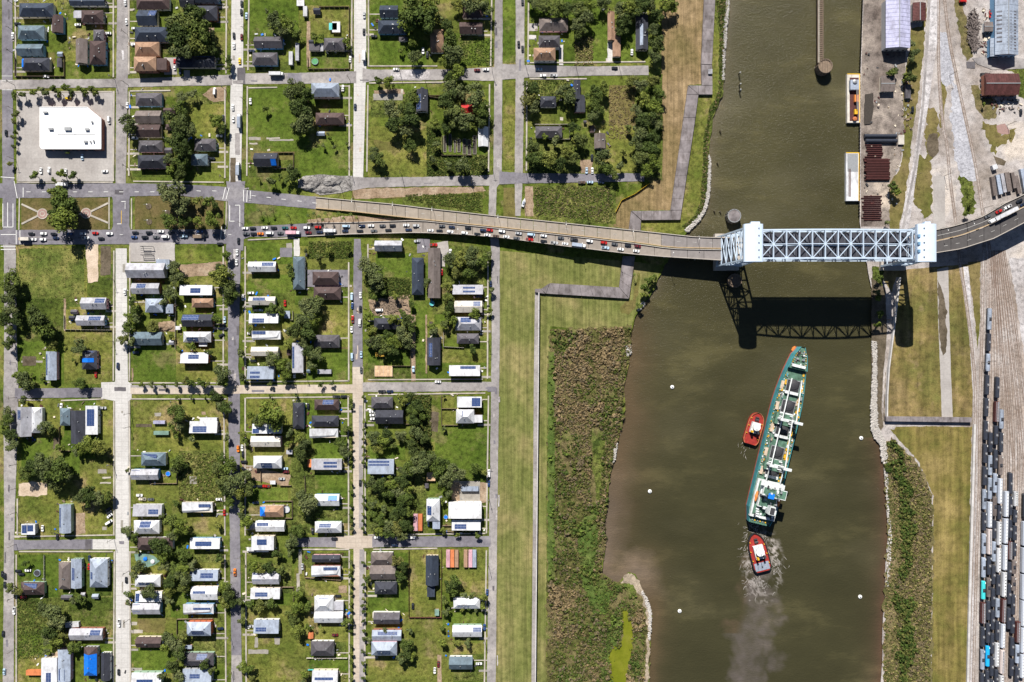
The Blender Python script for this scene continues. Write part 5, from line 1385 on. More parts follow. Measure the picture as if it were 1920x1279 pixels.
# ------------------------------------------------------------------ scrub that reads as one mass
def clumps(name, label, pts, cols, cat):
    """pts: (px,py,radius m,height m,colour index); each clump is a tuft of blades/leaves"""
    v = []; f = []; mi = []
    rnd = random.Random(len(pts))
    for (px, py, r, h, ci) in pts:
        c = W(px, py)
        for k in range(9):
            d_ = Vector((rnd.gauss(0,1), rnd.gauss(0,1), abs(rnd.gauss(0.3,0.8)))).normalized()
            q = Vector((c.x, c.y, 0.0)) + Vector((d_.x*r, d_.y*r, d_.z*h))*rnd.uniform(0.5,1.0)
            t = Vector((rnd.gauss(0,1), rnd.gauss(0,1), rnd.gauss(0,.5))).normalized()
            u = d_.cross(t); 
            if u.length < 1e-3: continue
            u.normalize(); t = u.cross(d_)
            s_ = r*rnd.uniform(0.35,0.7); b = len(v)
            v += [q - t*s_, q - u*s_*0.6, q + t*s_, q + u*s_*0.6]; f.append((b,b+1,b+2,b+3)); mi.append(ci)
    me = mesh(name, v, f, cols, mi)
    return tag(link(name, me), label, cat, kind='stuff')
def shrubmat(k, c): M[k] = mat('scrub_' + k, c, 0.85, 0.35, 0.5, spec=0.1)
shrubmat('sc_olive', (0.0975,0.1025,0.0288)); shrubmat('sc_green', (0.0546,0.0840,0.0173)); shrubmat('sc_brown', (0.2106,0.1554,0.0828)); shrubmat('sc_mauve', (0.1365,0.1092,0.0662)); shrubmat('sc_dark', (0.0312,0.0504,0.0115)); shrubmat('sc_bright', (0.0975,0.1386,0.0259)); shrubmat('sc_straw', (0.2496,0.2184,0.0864))
SCR = [M['sc_olive'], M['sc_green'], M['sc_brown'], M['sc_mauve'], M['sc_dark'], M['sc_bright'], M['sc_straw']]
rnd = random.Random(77)
def scatter(poly, n, fn):
    xs = [p[0] for p in poly]; ys = [p[1] for p in poly]; out = []
    while len(out) < n:
        x = rnd.uniform(min(xs), max(xs)); y = rnd.uniform(min(ys), max(ys))
        if inside(x, y, poly):
            q = fn(x, y)
            out.append(q)
    return [q for q in out if q]
MARSH = [(1032,620),(1120,616),(1184,614),(1181,660),(1169,725),(1169,785),(1159,822),(1151,850),(1141,910),(1133,985),(1136,1015),(1129,1055),(1126,1075),(1160,1096),(1185,1100),(1205,1140),(1210,1180),(1208,1290),(1026,1290),(1030,1000),(1030,700)]
def marsh_fn(x, y):
    a = fbm(x, y, 0.012, 11) + 0.5*fbm(x, y, 0.05, 12) + lerpt([(610,0.38),(760,0.22),(900,0.0),(1000,-0.25),(1290,-0.12)], y)[0]; b = fbm(x, y, 0.03, 21)
    ed = min(x - 1026, y - 612 + 8*fbm(x, y, 0.03, 51), 40)
    if ed < 16 and rnd.random() > 0.25 + max(0, ed)/22: return None
    if inside(x + 5*fbm(x,y,.06,61), y + 5*fbm(x,y,.06,62), [(1166,1145),(1175,1146),(1186,1175),(1174,1290),(1146,1290),(1150,1222),(1167,1206)]): return None
    if fbm(x, y, 0.045, 71) > 0.42: return None
    if x > shore_x(mono_w, y) - 16 and y < 1070: ci = rnd.choice((0,0,2,3,1))
    elif x < 1040 and y < 1090: 
        if rnd.random() < 0.75: return None
        ci = 5
    elif 1108 < x < 1128 and 800 < y < 940: return None
    elif inside(x, y, [(1082,985),(1122,950),(1122,1050),(1118,1075),(1150,1110),(1135,1150),(1105,1135),(1088,1080),(1085,1030)]):
        if rnd.random() < 0.6: return None
        ci = rnd.choice((5,1,0))
    elif a > 0.22: ci = rnd.choice((2,2,3,2))
    elif a > 0.02: ci = rnd.choice((0,3,3,0,2))
    elif fbm(x, y, 0.022, 41) > 0.18:
        if rnd.random() < 0.8: return None
        ci = 5
    elif b > 0.35: 
        if rnd.random() < 0.6: return None
        ci = 1
    else: ci = rnd.choice((0,0,1,1,3))
    r = rnd.uniform(0.5,1.3) + (rnd.uniform(0.3,1.0) if fbm(x, y, 0.02, 81) > 0.15 else 0)
    return (x, y, r, r*rnd.uniform(0.8,1.4), ci)
clumps('marsh_scrub', 'brown and olive marsh scrub between the flood wall and the water', scatter(MARSH, 13500, marsh_fn), SCR, 'scrub')
EASTSC = [(1657,836),(1674,824),(1692,842),(1720,872),(1746,930),(1745,1150),(1742,1300),(1656,1300),(1660,1110),(1666,1000),(1662,905)]
def east_fn(x, y):
    g = lerpt([(820,1680),(900,1688),(960,1700),(1010,1708),(1090,1690),(1180,1700),(1300,1690)], y)[0]
    if rnd.random() < 0.25 and x > g + 18: return None
    if abs(x - g + 16*fbm(x, y, 0.03, 2)) < 9 + 18*fbm(x,y,0.025,6) and rnd.random() < 0.8: ci = rnd.choice((1,4,1,0,0)); r = rnd.uniform(1.0,2.0); return (x, y, r, r*rnd.uniform(1.2,2.2), ci)
    if x < g - 15:
        if rnd.random() < 0.45: return None
        return (x, y, rnd.uniform(0.5,1.1), rnd.uniform(0.5,1.2), rnd.choice((2,0,6,1)))
    r = rnd.uniform(0.6,1.3); return (x, y, r, r*1.1, rnd.choice((0,0,3,3,0,6,2)))
clumps('bank_scrub', 'green and olive scrub along the east bank below the flood wall', scatter(EASTSC, 6500, east_fn), SCR, 'scrub')
WN = [(1330,0),(1362,0),(1356,100),(1352,180),(1340,205),(1331,225),(1327,281),(1329,307),(1326,362),(1318,393),(1305,411),(1285,428),(1280,424),(1302,405),(1314,380),(1317,330),(1320,260),(1330,215),(1348,170),(1350,60),(1344,0)]
clumps('bank_weeds', 'low weeds along the rocky west bank north of the bridge', scatter(WN, 1500, lambda x, y: (x, y, rnd.uniform(0.4,1.0), rnd.uniform(0.4,1.0), rnd.choice((1,1,5,0,2)))), SCR, 'weeds')
def weedy(name, label, poly, n, cs, r0=0.4, r1=0.9, h=1.0):
    clumps(name, label, scatter(poly, n, lambda x, y: (x, y, rnd.uniform(r0,r1), rnd.uniform(r0,r1)*h, rnd.choice(cs))), SCR, 'weeds')
weedy('tall_weeds', 'tall olive weeds filling the field below the avenue at the far corner', rect(36,464,162,572), 700, (0,5,5,5,6), 0.3, 0.6, 0.7)
weedy('tall_weeds', 'dark weeds between the mown strip and the garden beds', [(801,240),(826,240),(826,290),(915,292),(915,330),(800,331)], 1500, (1,4,1,0))
weedy('tall_weeds', 'overgrown lot above the collapsed timber yard', rect(692,522,770,560), 900, (1,4,0,1))
weedy('tall_weeds', 'tall scrub strip between houses in the fourth block', rect(770,740,808,850), 900, (0,4,1,0), 0.6, 1.3, 1.5)
weedy('tall_weeds', 'weeds in the vacant lot under the bridge queue', rect(580,454,658,484), 800, (1,5,1,0))
weedy('tall_weeds', 'dry tall weeds in the triangular field below the gravel road', [(1002,352),(1140,350),(1150,380),(1145,418),(1060,408),(1002,402)], 1500, (0,1,6,3))
weedy('tall_weeds', 'green weeds on the bank beside the empty ramp', [(757,365),(900,362),(903,396),(850,390),(770,376)], 900, (1,1,0,5))
weedy('tall_weeds', 'straw coloured tall grass strip beside the long tan house', rect(1078,70,1112,122), 500, (6,2,0,6))
weedy('tall_weeds', 'weedy lot right of the dark roofed row in the second block', rect(336,850,420,942), 1000, (0,1,6,0))
weedy('tall_weeds', 'weeds in the lot above the blue tarpaulin roof', [(32,1122),(90,1125),(80,1235),(32,1235)], 900, (1,0,1,5))
weedy('tall_weeds', 'overgrown lot behind the square car park store street', rect(985,150,1075,206), 450, (0,1,1))
weedy('tall_weeds', 'thick ivy and brush in the corner lot of the fourth top block', rect(864,74,924,124), 500, (5,5,1))
weedy('tall_weeds', 'brown dead brush between the tree clumps beside the dry levee', rect(1142,160,1194,260), 600, (2,3,2,6))
# riprap
def riprap(name, label, polys, n):
    v = []; f = []; rn = random.Random(9)
    for poly, k in zip(polys, n):
        for (x, y) in scatter(poly, k, lambda x, y: (x, y)):
            c = W(x, y); s_ = rn.uniform(0.35, 0.95); b = len(v)
            pr = [Vector((rn.uniform(-1,1), rn.uniform(-1,1), rn.uniform(-.3,.9))).normalized()*s_*rn.uniform(.7,1.1) for _ in range(6)]
            d6 = [(1,0,0),(-1,0,0),(0,1,0),(0,-1,0),(0,0,1),(0,0,-1)]
            z = 0.2
            for q in d6:
                v.append((c.x + (q[0] + rn.uniform(-.35,.35))*s_, c.y + (q[1] + rn.uniform(-.35,.35))*s_, z + q[2]*s_*0.7))
            for q in ((0,2,4),(2,1,4),(1,3,4),(3,0,4),(2,0,5),(1,2,5),(3,1,5),(0,3,5)): f.append(tuple(b+i for i in q))
    tag(link(name, mesh(name, v, f, M['rock'])), label, 'rocks', kind='stuff')
riprap('riprap', 'pale rock armour on the east bank below the bridge', [[(1634,640),(1644,640),(1644,760),(1646,800),(1662,832),(1664,860),(1654,866),(1650,834),(1640,822),(1633,804),(1633,760),(1637,680)],[(1657,866),(1663,866),(1667,960),(1672,1000),(1666,1100),(1662,1100),(1666,1000),(1660,905)]], [1500, 230])
riprap('riprap', 'pale rocks edging the west bank north of the bridge', [[(1362,0),(1368,0),(1360,100),(1358,150),(1354,150),(1356,60)],[(1329,290),(1333,300),(1332,330),(1330,370),(1323,396),(1310,416),(1292,434),(1282,434),(1304,412),(1320,390),(1326,355)]], [260, 600])
riprap('driftwood', 'pale debris line along the marsh edge', [[(1152,840),(1158,830),(1154,860),(1148,870)],[(1196,575),(1206,566),(1210,570),(1196,584)],[(1174,650),(1182,645),(1184,662),(1175,672)],[(1202,1105),(1213,1120),(1222,1150),(1219,1200),(1215,1200),(1217,1150),(1208,1124)]], [90, 60, 60, 260])

# ------------------------------------------------------------------ houses
COLOUR = dict(dg='dark grey', navy='dark navy', mg='grey', br='brown', mgb='grey brown', tan='tan', bl='slate blue', lb='pale blue', lg='light grey', w='white', cream='cream', red='red', rust='rusty', green='green',
              teal='teal', pink='pink', ply='bare plywood', lav='lavender', orange='orange', yel='yellow', tarp='blue')
WINM = MB(); WINM.box(-0.5,0.5,-0.06,0.06,-0.7,0.7); WINM = WINM.me('window', M['glass'])
DOORM = MB(); DOORM.box(-0.5,0.5,-0.06,0.06,0,2.1); DOORM = DOORM.me('door', M['door'])
VENT = MB(); VENT.box(-0.3,0.3,-0.3,0.3,-0.2,0.55); VENT = VENT.me('vent', M['metal'])
STEPS = MB()
for i in range(3): STEPS.box(-0.8,0.8,0.35*i,0.35*(i+1),0,0.75-0.25*i)
STEPS = STEPS.me('front_steps', M['walk'])
WALLC = ['wl_white','wl_white','wl_cream','wl_blue','wl_grey','wl_green','wl_cream','wl_white','wl_brick','wl_pink']
def roof_geom(hw, hd, kind, ax, rise):
    """returns verts, faces, z(x,y); footprint half sizes hw (x), hd (y); ax 'x' or 'y' ridge"""
    if kind == 'shed':
        zf = (lambda x, y: rise*(0.5 - 0.5*y/hd)) if ax == 'x' else (lambda x, y: rise*(0.5 - 0.5*x/hw))
        zc = [zf(-hw,-hd), zf(hw,-hd), zf(hw,hd), zf(-hw,hd)]
        v = [(-hw,-hd,zc[0]),(hw,-hd,zc[1]),(hw,hd,zc[2]),(-hw,hd,zc[3])]
        v2 = [(x,y,-0.05) for x, y, z in v]
        return v + v2, [(0,1,2,3),(4,7,6,5),(0,4,5,1),(1,5,6,2),(2,6,7,3),(3,7,4,0)], zf
    if kind == 'flat':
        v = [(-hw,-hd,0.3),(hw,-hd,0.3),(hw,hd,0.3),(-hw,hd,0.3)]
        v2 = [(x,y,-0.05) for x, y, z in v]
        return v + v2, [(0,1,2,3),(4,7,6,5),(0,4,5,1),(1,5,6,2),(2,6,7,3),(3,7,4,0)], lambda x, y: 0.3
    if kind == 'tri':      # folded roof: one plane tilted, the eave line runs aslant
        v = [(-hw,-hd,0.1),(hw*0.8,-hd*0.65,0.1),(hw,-hd*0.9,0.1),(hw,hd,rise*0.5),(-hw,hd,rise),( -hw,-hd*0.55,rise*0.9),(hw*0.72,-hd*0.35,rise*0.75)]
        v2 = [(x,y,-0.05) for x, y, z in v[:5]]
        f = [(5,6,3,4),(0,1,6,5),(1,2,3,6),(7,11,10,9,8),(0,7,8,1),(1,8,9,2),(2,9,10,3),(3,10,11,4),(4,11,7,0,5)]
        return v + v2, f, lambda x, y: rise*(0.9 - 0.15*(x/hw))
    if ax == 'y':
        v, f, zf = roof_geom(hd, hw, kind, 'x', rise)
        return [(-y, x, z) for x, y, z in v], f, (lambda x, y: zf(y, -x))
    e = hw if kind == 'gable' else max(0.5, hw - hd*0.95)
    v = [(-hw,-hd,0),(hw,-hd,0),(hw,hd,0),(-hw,hd,0),(-e,0,rise),(e,0,rise)]
    v2 = [(x,y,-0.12) for x, y, z in v[:4]]
    f = [(0,1,5,4),(2,3,4,5),(1,2,5),(3,0,4),(6,9,8,7),(0,6,7,1),(1,7,8,2),(2,8,9,3),(3,9,6,0)]
    def zf(x, y):
        z = rise*(1 - abs(y)/hd)
        if kind == 'hip': z = min(z, rise*(hw - abs(x))/max(0.1, hw - e))
        return max(0, z)
    return v + v2, f, zf
def solar(parent, zf, x0, x1, y0, y1, lift=0.14, plain=False):
    pw, ph = (1.05, 1.7) if (x1-x0) >= (y1-y0) else (1.7, 1.05)
    nx = max(1, round((x1-x0)/pw)); ny = max(1, round((y1-y0)/ph)); g = 0.02 if plain else 0.055
    xs = [x0]; ys = [y0]
    for i in range(nx):
        a = x0 + (x1-x0)*i/nx; b = x0 + (x1-x0)*(i+1)/nx; xs += [a+g, b-g]
    xs.append(x1)
    for i in range(ny):
        a = y0 + (y1-y0)*i/ny; b = y0 + (y1-y0)*(i+1)/ny; ys += [a+g, b-g]
    ys.append(y1)
    # the plane of the array follows the roof under its corners
    z00, z10, z01 = zf(x0,y0), zf(x1,y0), zf(x0,y1)
    zz = lambda x, y: z00 + (z10-z00)*(x-x0)/(x1-x0) + (z01-z00)*(y-y0)/(y1-y0) + lift
    v = [(x, y, zz(x,y)) for y in ys for x in xs]; n = len(xs); f = []; mi = []
    for j in range(len(ys)-1):
        for i in range(n-1):
            f.append((j*n+i, j*n+i+1, (j+1)*n+i+1, (j+1)*n+i)); mi.append(0 if (i % 2 == 1 and j % 2 == 1) else 1)
    return link('solar_array', mesh('solar_array', v, f, [M['solar_cell'], M['solar_frame']], mi), parent)
def house(cx, cy, w, h, kind, col, opt='', cat='house', name='house'):
    o = dict(t.split('=') if '=' in t else (t, 1) for t in opt.split())
    two = 'two' in o
    zw = float(o.get('z', 7.0 if two else ((4.5 if col in ('w','lb','lg','cream') else 3.9) + random.uniform(0, 0.6)))) 
    c = W(cx, cy, zw + 0.8); c.z = 0
    k = S*(H - zw - 0.8)/H
    hw, hd = 0.5*w*k, 0.5*h*k
    ax = o.get('ax', 'x' if w >= h else 'y')
    e = empty(name, c, R(float(o.get('rot', 0))))
    ov = 0.45
    rise = float(o.get('rise', {'gable':0.36,'hip':0.38,'shed':0.16,'flat':0,'tri':0.2}[kind]*2*min(hw, hd)*0.95))
    wk = o.get('wall') or random.choice(WALLC)
    mb = MB(); mb.box(-hw+ov, hw-ov, -hd+ov, hd-ov, -0.3, zw); wl = mb.obj('wall', M[wk], e)
    v, f, zf = roof_geom(hw, hd, kind, ax, rise)
    rm = [M[col]]
    ro = link('roof', mesh('roof', v, f, rm), e, (0,0,zw))
    if kind in ('gable','hip') and 'bare' not in o:
        for i in range(random.choice((1,2,2,3))):
            x = random.uniform(-.6,.6)*hw; y = random.uniform(-.5,.5)*hd
            q = link('vent', VENT, ro, (x, y, zf(x,y)))
    for kx in ('s', 's2', 's3'):
        if kx in o:
            a = [float(t) for t in o[kx].split(',')]
            X0, X1 = -hw + 2*hw*a[0], -hw + 2*hw*a[2]; Yt, Yb = hd - 2*hd*a[1], hd - 2*hd*a[3]
            s_ = solar(e, lambda x, y: zf(x,y) + zw, X0, X1, Yb, Yt, 0.16, 'dark' in o)
    if 'tarp' in o:
        a = [float(t) for t in o['tarp'].split(',')]
        X0, X1 = -hw + 2*hw*a[0], -hw + 2*hw*a[2]; Yt, Yb = hd - 2*hd*a[1], hd - 2*hd*a[3]
        N_ = 16; vs = []
        for j in range(N_+1):
            for i in range(N_+1):
                x = X0 + (X1-X0)*i/N_; y = Yb + (Yt-Yb)*j/N_; vs.append((x, y, zf(x,y)+zw+.22))
        link('tarpaulin', mesh('tarpaulin', vs, [(j*(N_+1)+i, j*(N_+1)+i+1, (j+1)*(N_+1)+i+1, (j+1)*(N_+1)+i) for j in range(N_) for i in range(N_)], M[o.get('tc','tarp')]), e)
    if 'ext' in o:       # lower wing: x0,y0,x1,y1 in roof fractions (may lie outside 0..1), colour
        a = o['ext'].split(','); fx = [float(t) for t in a[:4]]
        X0, X1 = -hw + 2*hw*fx[0], -hw + 2*hw*fx[2]; Yt, Yb = hd - 2*hd*fx[1], hd - 2*hd*fx[3]
        q = MB(); q.box(X0+.3,X1-.3,Yb+.3,Yt-.3,-0.3,zw-0.75); q.obj('wing_wall', M[wk], e)
        v2, f2_, _ = roof_geom((X1-X0)/2, (Yt-Yb)/2, a[5] if len(a) > 5 else 'flat', 'x' if X1-X0 > Yt-Yb else 'y', 0.9)
        link('wing_roof', mesh('wing_roof', v2, f2_, M[a[4]]), e, (0.5*(X0+X1), 0.5*(Yb+Yt), zw-0.75))
    if cat == 'house':
        # front faces the street on the short or long side; door, steps and windows on the walls
        front = -1 if (cx - {0:122,1:335,2:560,3:802,4:1100}[block(cx,cy)[1]]) < 0 else 1
        x = front*(hw-ov)
        d_ = link('door', DOORM, e, (x, 0.3*hd, 0.75), R(90))
        st = link('front_steps', STEPS, e, (x, 0.3*hd, 0), R(-90 if front > 0 else 90))
        for yy in (-0.45, 0.75):
            link('window', WINM, e, (x, yy*(hd-ov), zw*0.55), R(90))
        for xx in (-0.5, 0.0, 0.5):
            link('window', WINM, e, (xx*hw, -(hd-ov) if cy < 640 else hd-ov, zw*0.55))
        hs = f"{COLOUR[col]} {kind if kind not in ('tri','shed') else ('folded' if kind=='tri' else 'sloping')} roofed house"
        extra = ' with solar panels' if 's' in o else (' with blue tarpaulin' if 'tarp' in o and o.get('tc','tarp') == 'tarp' else (', two storeys' if two else ''))
        later('house', cx, cy, e, hs + extra, 'house', 'houses in the street grid')
    else:
        later(cat, cx, cy, e, f'{COLOUR[col]} roofed {name.replace("_"," ")}', cat, 'sheds and small outbuildings')
    return e
HOUSES = '''
67 18 64 26 hip navy
107 45 21 33 gable br wall=wl_blue
57 60 50 26 hip bl
56 93 48 22 gable bl wall=wl_blue
66 120 52 24 hip dg tarp=0,0.1,0.1,0.75
163 3 66 14 gable navy
172 30 41 23 hip br ext=-0.35,0.0,0.0,0.6,lg
152 96 22 46 gable mgb
182 98 30 45 hip br wall=wl_blue
184 66 20 22 hip mg ext=0.45,0.7,0.95,1.15,w
286 5 62 24 hip br
276 33 36 29 gable navy s=0.6,0.06,0.98,0.45
284 64 64 28 hip navy
275 91 46 27 hip tan
271 119 42 27 hip tan two ext=1.0,0.1,1.45,0.9,br
381 115 42 22 hip dg s=0.12,0.05,0.86,0.42 ext=-0.75,0.05,0.0,0.98,dg,gable
388 24 38 28 hip dg
386 -4 48 16 hip navy
351 2 28 20 gable dg
278 186 49 25 hip mg wall=wl_blue
278 219 48 24 gable mgb
278 245 45 24 gable br
281 274 45 22 hip mg
284 303 53 25 hip dg
384 271 40 23 hip mg wall=wl_green
373 299 31 21 hip bl
503 79 53 22 gable mg
496 110 47 24 hip mg wall=wl_blue
626 82 38 23 hip mg ext=-0.75,0.45,-0.22,1.0,mg
609 168 52 26 hip lb two wall=wl_white
618 222 53 22 hip br
498 299 44 25 gable dg tarp=0.74,0.52,0.96,0.95
729 21 34 23 gable navy
735 50 53 25 hip navy wall=wl_blue
819 76 25 43 hip tan
883 52 43 22 gable br
886 22 38 22 hip br
791 188 22 42 gable dg s=0.05,0.25,0.42,0.9
876 204 22 22 gable red
1038 45 54 25 hip mgb
1030 77 40 22 hip mg two wall=wl_white
1021 101 41 24 hip tan two wall=wl_white
1146 48 13 54 gable tan ext=0.75,0.55,1.9,1.55,tan,gable
1204 60 23 66 gable dg tarp=0.3,0.3,0.55,0.9 tc=lb
1082 168 13 36 gable dg ext=0.2,0.75,1.7,1.65,dg,gable
1028 190 30 20 hip dg
1029 247 50 21 hip mg
1125 264 21 28 gable mgb
175 569 47 22 gable lg s=0.58,0.08,0.96,0.46 rise=2.6
169 601 53 19 gable lg s=0.46,0.1,0.88,0.48 rise=2.2
95 686 20 54 gable lb s=0.02,0.1,0.2,0.82 rise=2.2
167 675 28 36 hip dg tarp=0.02,0.4,0.85,0.62 s=0.15,0.05,0.8,0.36
44 791 28 55 gable lg s=0.1,0.1,0.45,0.42
68 788 20 48 hip w s=0.1,0.05,0.9,0.22 dark
121 782 19 33 hip bl
146 801 28 62 gable dg
171 788 23 54 flat w s=0.12,0.12,0.72,0.7 dark
121 973 22 54 gable lb s=0.02,0.12,0.18,0.8 rise=2.2 wall=wl_green
52 993 26 20 flat w s=0.06,0.1,0.4,0.85 s2=0.44,0.1,0.86,0.68 dark
60 1104 44 24 hip br s=0.15,0.08,0.75,0.42
120 1080 22 51 hip mgb
142 1076 20 55 gable lb s=0.12,0.3,0.46,0.72 rise=2.0
184 1075 33 54 hip lb s=0.06,0.45,0.24,0.7
161 1190 62 22 gable lg s=0.64,0.12,0.94,0.5 rise=2.2
119 1249 24 60 gable lb s=0.1,0.6,0.62,0.96 dark rise=1.6
92 1259 27 50 shed w s=0.3,0.55,0.62,0.98
169 1241 25 54 hip br tarp=0.02,0.22,0.98,0.99
197 1251 17 52 gable dg
273 507 72 28 gable lg wall=wl_grey z=5 ext=0.75,-0.25,1.1,0.4,lb
272 541 52 20 gable lg s=0.2,0.06,0.52,0.46 wall=wl_brick rise=2.2
288 573 33 26 hip lb wall=wl_blue
317 579 14 17 gable lb
277 635 53 25 gable bl wall=wl_grey
367 544 61 19 shed w s=0.33,0.3,0.64,0.78 dark
379 568 40 17 hip tan wall=wl_blue
370 601 57 23 gable dg s=0.02,0.05,0.56,0.46
369 632 52 20 hip w s=0.16,0.55,0.56,0.9
364 671 52 20 shed w s=0.28,0.2,0.66,0.6 wall=wl_orange
381 801 52 22 shed w s=0.12,0.42,0.62,0.92 ext=0.35,-0.3,0.97,0.25,w
287 861 46 25 hip bl s=0.06,0.1,0.7,0.42
271 890 51 20 gable lg s=0.02,0.1,0.32,0.7 wall=wl_blue rise=2.2
276 957 54 22 shed lg s=0.54,0.42,0.88,0.82 wall=wl_white
370 952 56 20 tri w s=0.55,0.15,0.94,0.45
274 989 48 25 hip w s=0.28,0.05,0.7,0.46
290 1020 66 24 hip br
384 1019 56 20 shed w s=0.18,0.34,0.72,0.74 dark wall=wl_blue
276 1090 48 22 hip w s=0.2,0.55,0.8,0.78
278 1119 50 19 shed w s=0.02,0.2,0.16,0.95 dark
274 1142 52 21 gable lg s=0.02,0.1,0.28,0.72 rise=2.2
382 1079 53 20 shed lb s=0.38,0.3,0.82,0.75 wall=wl_white
383 1113 50 25 gable w s=0.08,0.3,0.55,0.48 rise=2.0
372 1143 56 20 tri w s=0.34,0.3,0.9,0.5
372 1180 45 26 hip lb s=0.25,0.55,0.75,0.86 wall=wl_orange two
279 1205 48 20 gable br wall=wl_cream
372 1237 56 25 hip mg s=0.46,0.08,0.8,0.42
369 1268 54 26 shed lb s=0.25,0.35,0.6,0.65
274 1273 56 22 shed w s=0.18,0.55,0.72,1.0 dark wall=wl_green
491 500 52 19 gable w s=0.5,0.08,0.92,0.44 rise=2.0 wall=wl_brick
560 512 22 62 hip bl
610 522 49 25 hip br
613 550 51 24 hip br
491 564 50 16 gable cream s=0.16,0.1,0.62,0.48 rise=1.8
494 597 55 18 shed w s=0.12,0.5,0.52,0.95
499 629 53 17 tri w s=0.02,0.02,0.48,0.36
496 659 51 17 gable cream rise=1.8
558 671 20 56 shed lg s=0.02,0.12,0.2,0.85 ax=y
612 640 48 24 hip mg
488 699 50 24 shed lb s=0.12,0.4,0.48,0.58 s2=0.12,0.72,0.48,0.92
500 804 55 18 shed w s=0.02,0.5,0.24,0.95 dark
559 780 21 50 hip dg wall=wl_blue
612 759 46 20 hip br s=0.36,0.06,0.8,0.45
609 790 50 21 hip dg
607 813 53 18 tri w
498 828 56 20 gable cream wall=wl_pink rise=2.0
501 867 53 23 hip w s=0.3,0.5,0.68,0.95
612 871 57 20 flat lg s=0.4,0.25,0.84,0.46 s2=0.4,0.58,0.84,0.8
613 938 46 22 gable w tarp=0.55,0.1,0.92,0.48 wall=wl_blue rise=2.2
509 959 44 22 hip tan tarp=0.0,0.1,0.24,0.9
506 987 54 20 gable w s=0.05,0.15,0.45,0.45 ext=-0.22,0.25,0.0,0.75,lg rise=1.6
492 1019 42 26 flat w s=0.25,0.22,0.68,0.62 dark two ext=0.2,0.8,0.75,1.15,navy
615 989 50 21 hip w s=0.18,0.15,0.62,0.46
611 1048 52 14 gable dg
611 1072 54 21 tri w s=0.42,0.08,0.9,0.34
498 1085 50 22 gable lg s=0.02,0.08,0.32,0.6 wall=wl_white rise=2.2
497 1113 55 20 shed w s=0.16,0.4,0.58,0.78 wall=wl_cream
499 1175 47 25 shed lb s=0.08,0.55,0.5,0.85
607 1133 36 28 hip w s=0.25,0.1,0.75,0.46 ext=1.0,0.35,1.5,0.95,lg
616 1158 54 21 gable w rise=2.2
604 1217 43 28 hip mg wall=wl_white
609 1269 48 22 shed w s=0.1,0.55,0.82,0.78
728 461 51 20 gable lg rise=3.5
783 518 22 70 hip navy
814 512 23 94 gable mgb rise=2.7
877 543 57 18 shed lg s=0.34,0.2,0.74,0.4 s2=0.34,0.6,0.74,0.8
878 575 52 22 gable cream s=0.68,0.05,0.94,0.46 rise=2.0
878 607 48 25 hip lg s=0.2,0.05,0.6,0.4
877 635 41 19 hip mg
813 659 25 52 gable dg s=0.15,0.2,0.42,0.7
725 607 48 21 hip dg
871 695 58 20 shed w s=0.36,0.08,0.86,0.34 ext=0.7,0.45,0.95,0.85,w
716 755 40 22 hip mg
730 782 52 26 gable dg
880 754 46 20 shed w s=0.6,0.12,0.95,0.88 dark
872 781 34 26 hip w s=0.35,0.08,0.85,0.48 dark ext=1.0,0.4,1.45,0.95,w
714 875 49 27 shed lb s=0.02,0.1,0.82,0.24 s2=0.02,0.32,0.82,0.44 wall=wl_white
812 957 25 42 hip w s=0.06,0.3,0.4,0.7 dark two ext=0.45,0.85,1.0,1.35,lb
872 957 62 30 shed w two wall=wl_white
874 985 54 19 shed w s=0.1,0.4,0.5,0.85
716 1048 42 24 hip mgb
718 1074 48 27 gable mgb
723 1103 42 24 hip dg wall=wl_white
725 1160 49 22 gable mg wall=wl_white ext=-0.05,0.0,0.55,0.5,cream
725 1192 55 20 gable lb s=0.2,0.12,0.86,0.42 rise=1.9
720 1217 48 26 hip lb s=0.25,0.55,0.75,0.9 wall=wl_pink two
810 1070 24 56 gable navy ext=0.1,0.9,0.7,1.4,navy
875 1132 50 20 hip w s=0.15,0.35,0.6,0.75
876 1184 55 22 gable w s=0.7,0.15,0.98,0.48 rise=2.2
864 1244 44 24 gable bl wall=wl_white
'''
for ln in HOUSES.strip().split('\n'):
    a = ln.split(None, 6)
    house(float(a[0]), float(a[1]), float(a[2]), float(a[3]), a[4], a[5], a[6] if len(a) > 6 else '')
SHEDS = '''
112 101 10 9 gable lb
110 117 9 17 gable mg
317 207 22 11 gable br
319 238 18 11 hip br
315 282 13 11 gable mg
583 78 9 8 gable dg
602 88 8 15 flat lg
594 20 13 12 gable dg
563 5 14 11 flat w
601 250 15 8 gable lb
756 73 16 8 flat mg
1110 242 8 13 gable br
138 585 12 9 gable mg
134 596 11 8 gable dg
124 1121 20 9 gable mg
155 1115 8 7 gable lg
178 1119 12 9 gable lb
333 615 9 7 flat w
321 642 9 9 gable lg
538 590 10 14 shed lb
578 696 7 7 gable bl
542 848 11 8 flat lg
511 905 10 7 flat w
808 894 16 16 flat ply
800 911 7 9 gable mg
582 1192 10 12 gable orange
819 1149 8 12 flat green
712 665 16 7 flat yel
906 256 19 37 gable w
1097 228 6 5 gable mg
353 1214 12 7 flat lb
541 661 8 11 gable br
581 869 9 15 flat orange
630 50 15 20 flat w
624 49 15 13 flat teal
143 27 12 12 flat lg
808 606 6 6 flat br
380 646 15 7 flat w
'''
for ln in SHEDS.strip().split('\n'):
    a = ln.split(); house(float(a[0]), float(a[1]), float(a[2]), float(a[3]), a[4], a[5], 'bare z=2.3', 'shed', 'garden_shed')

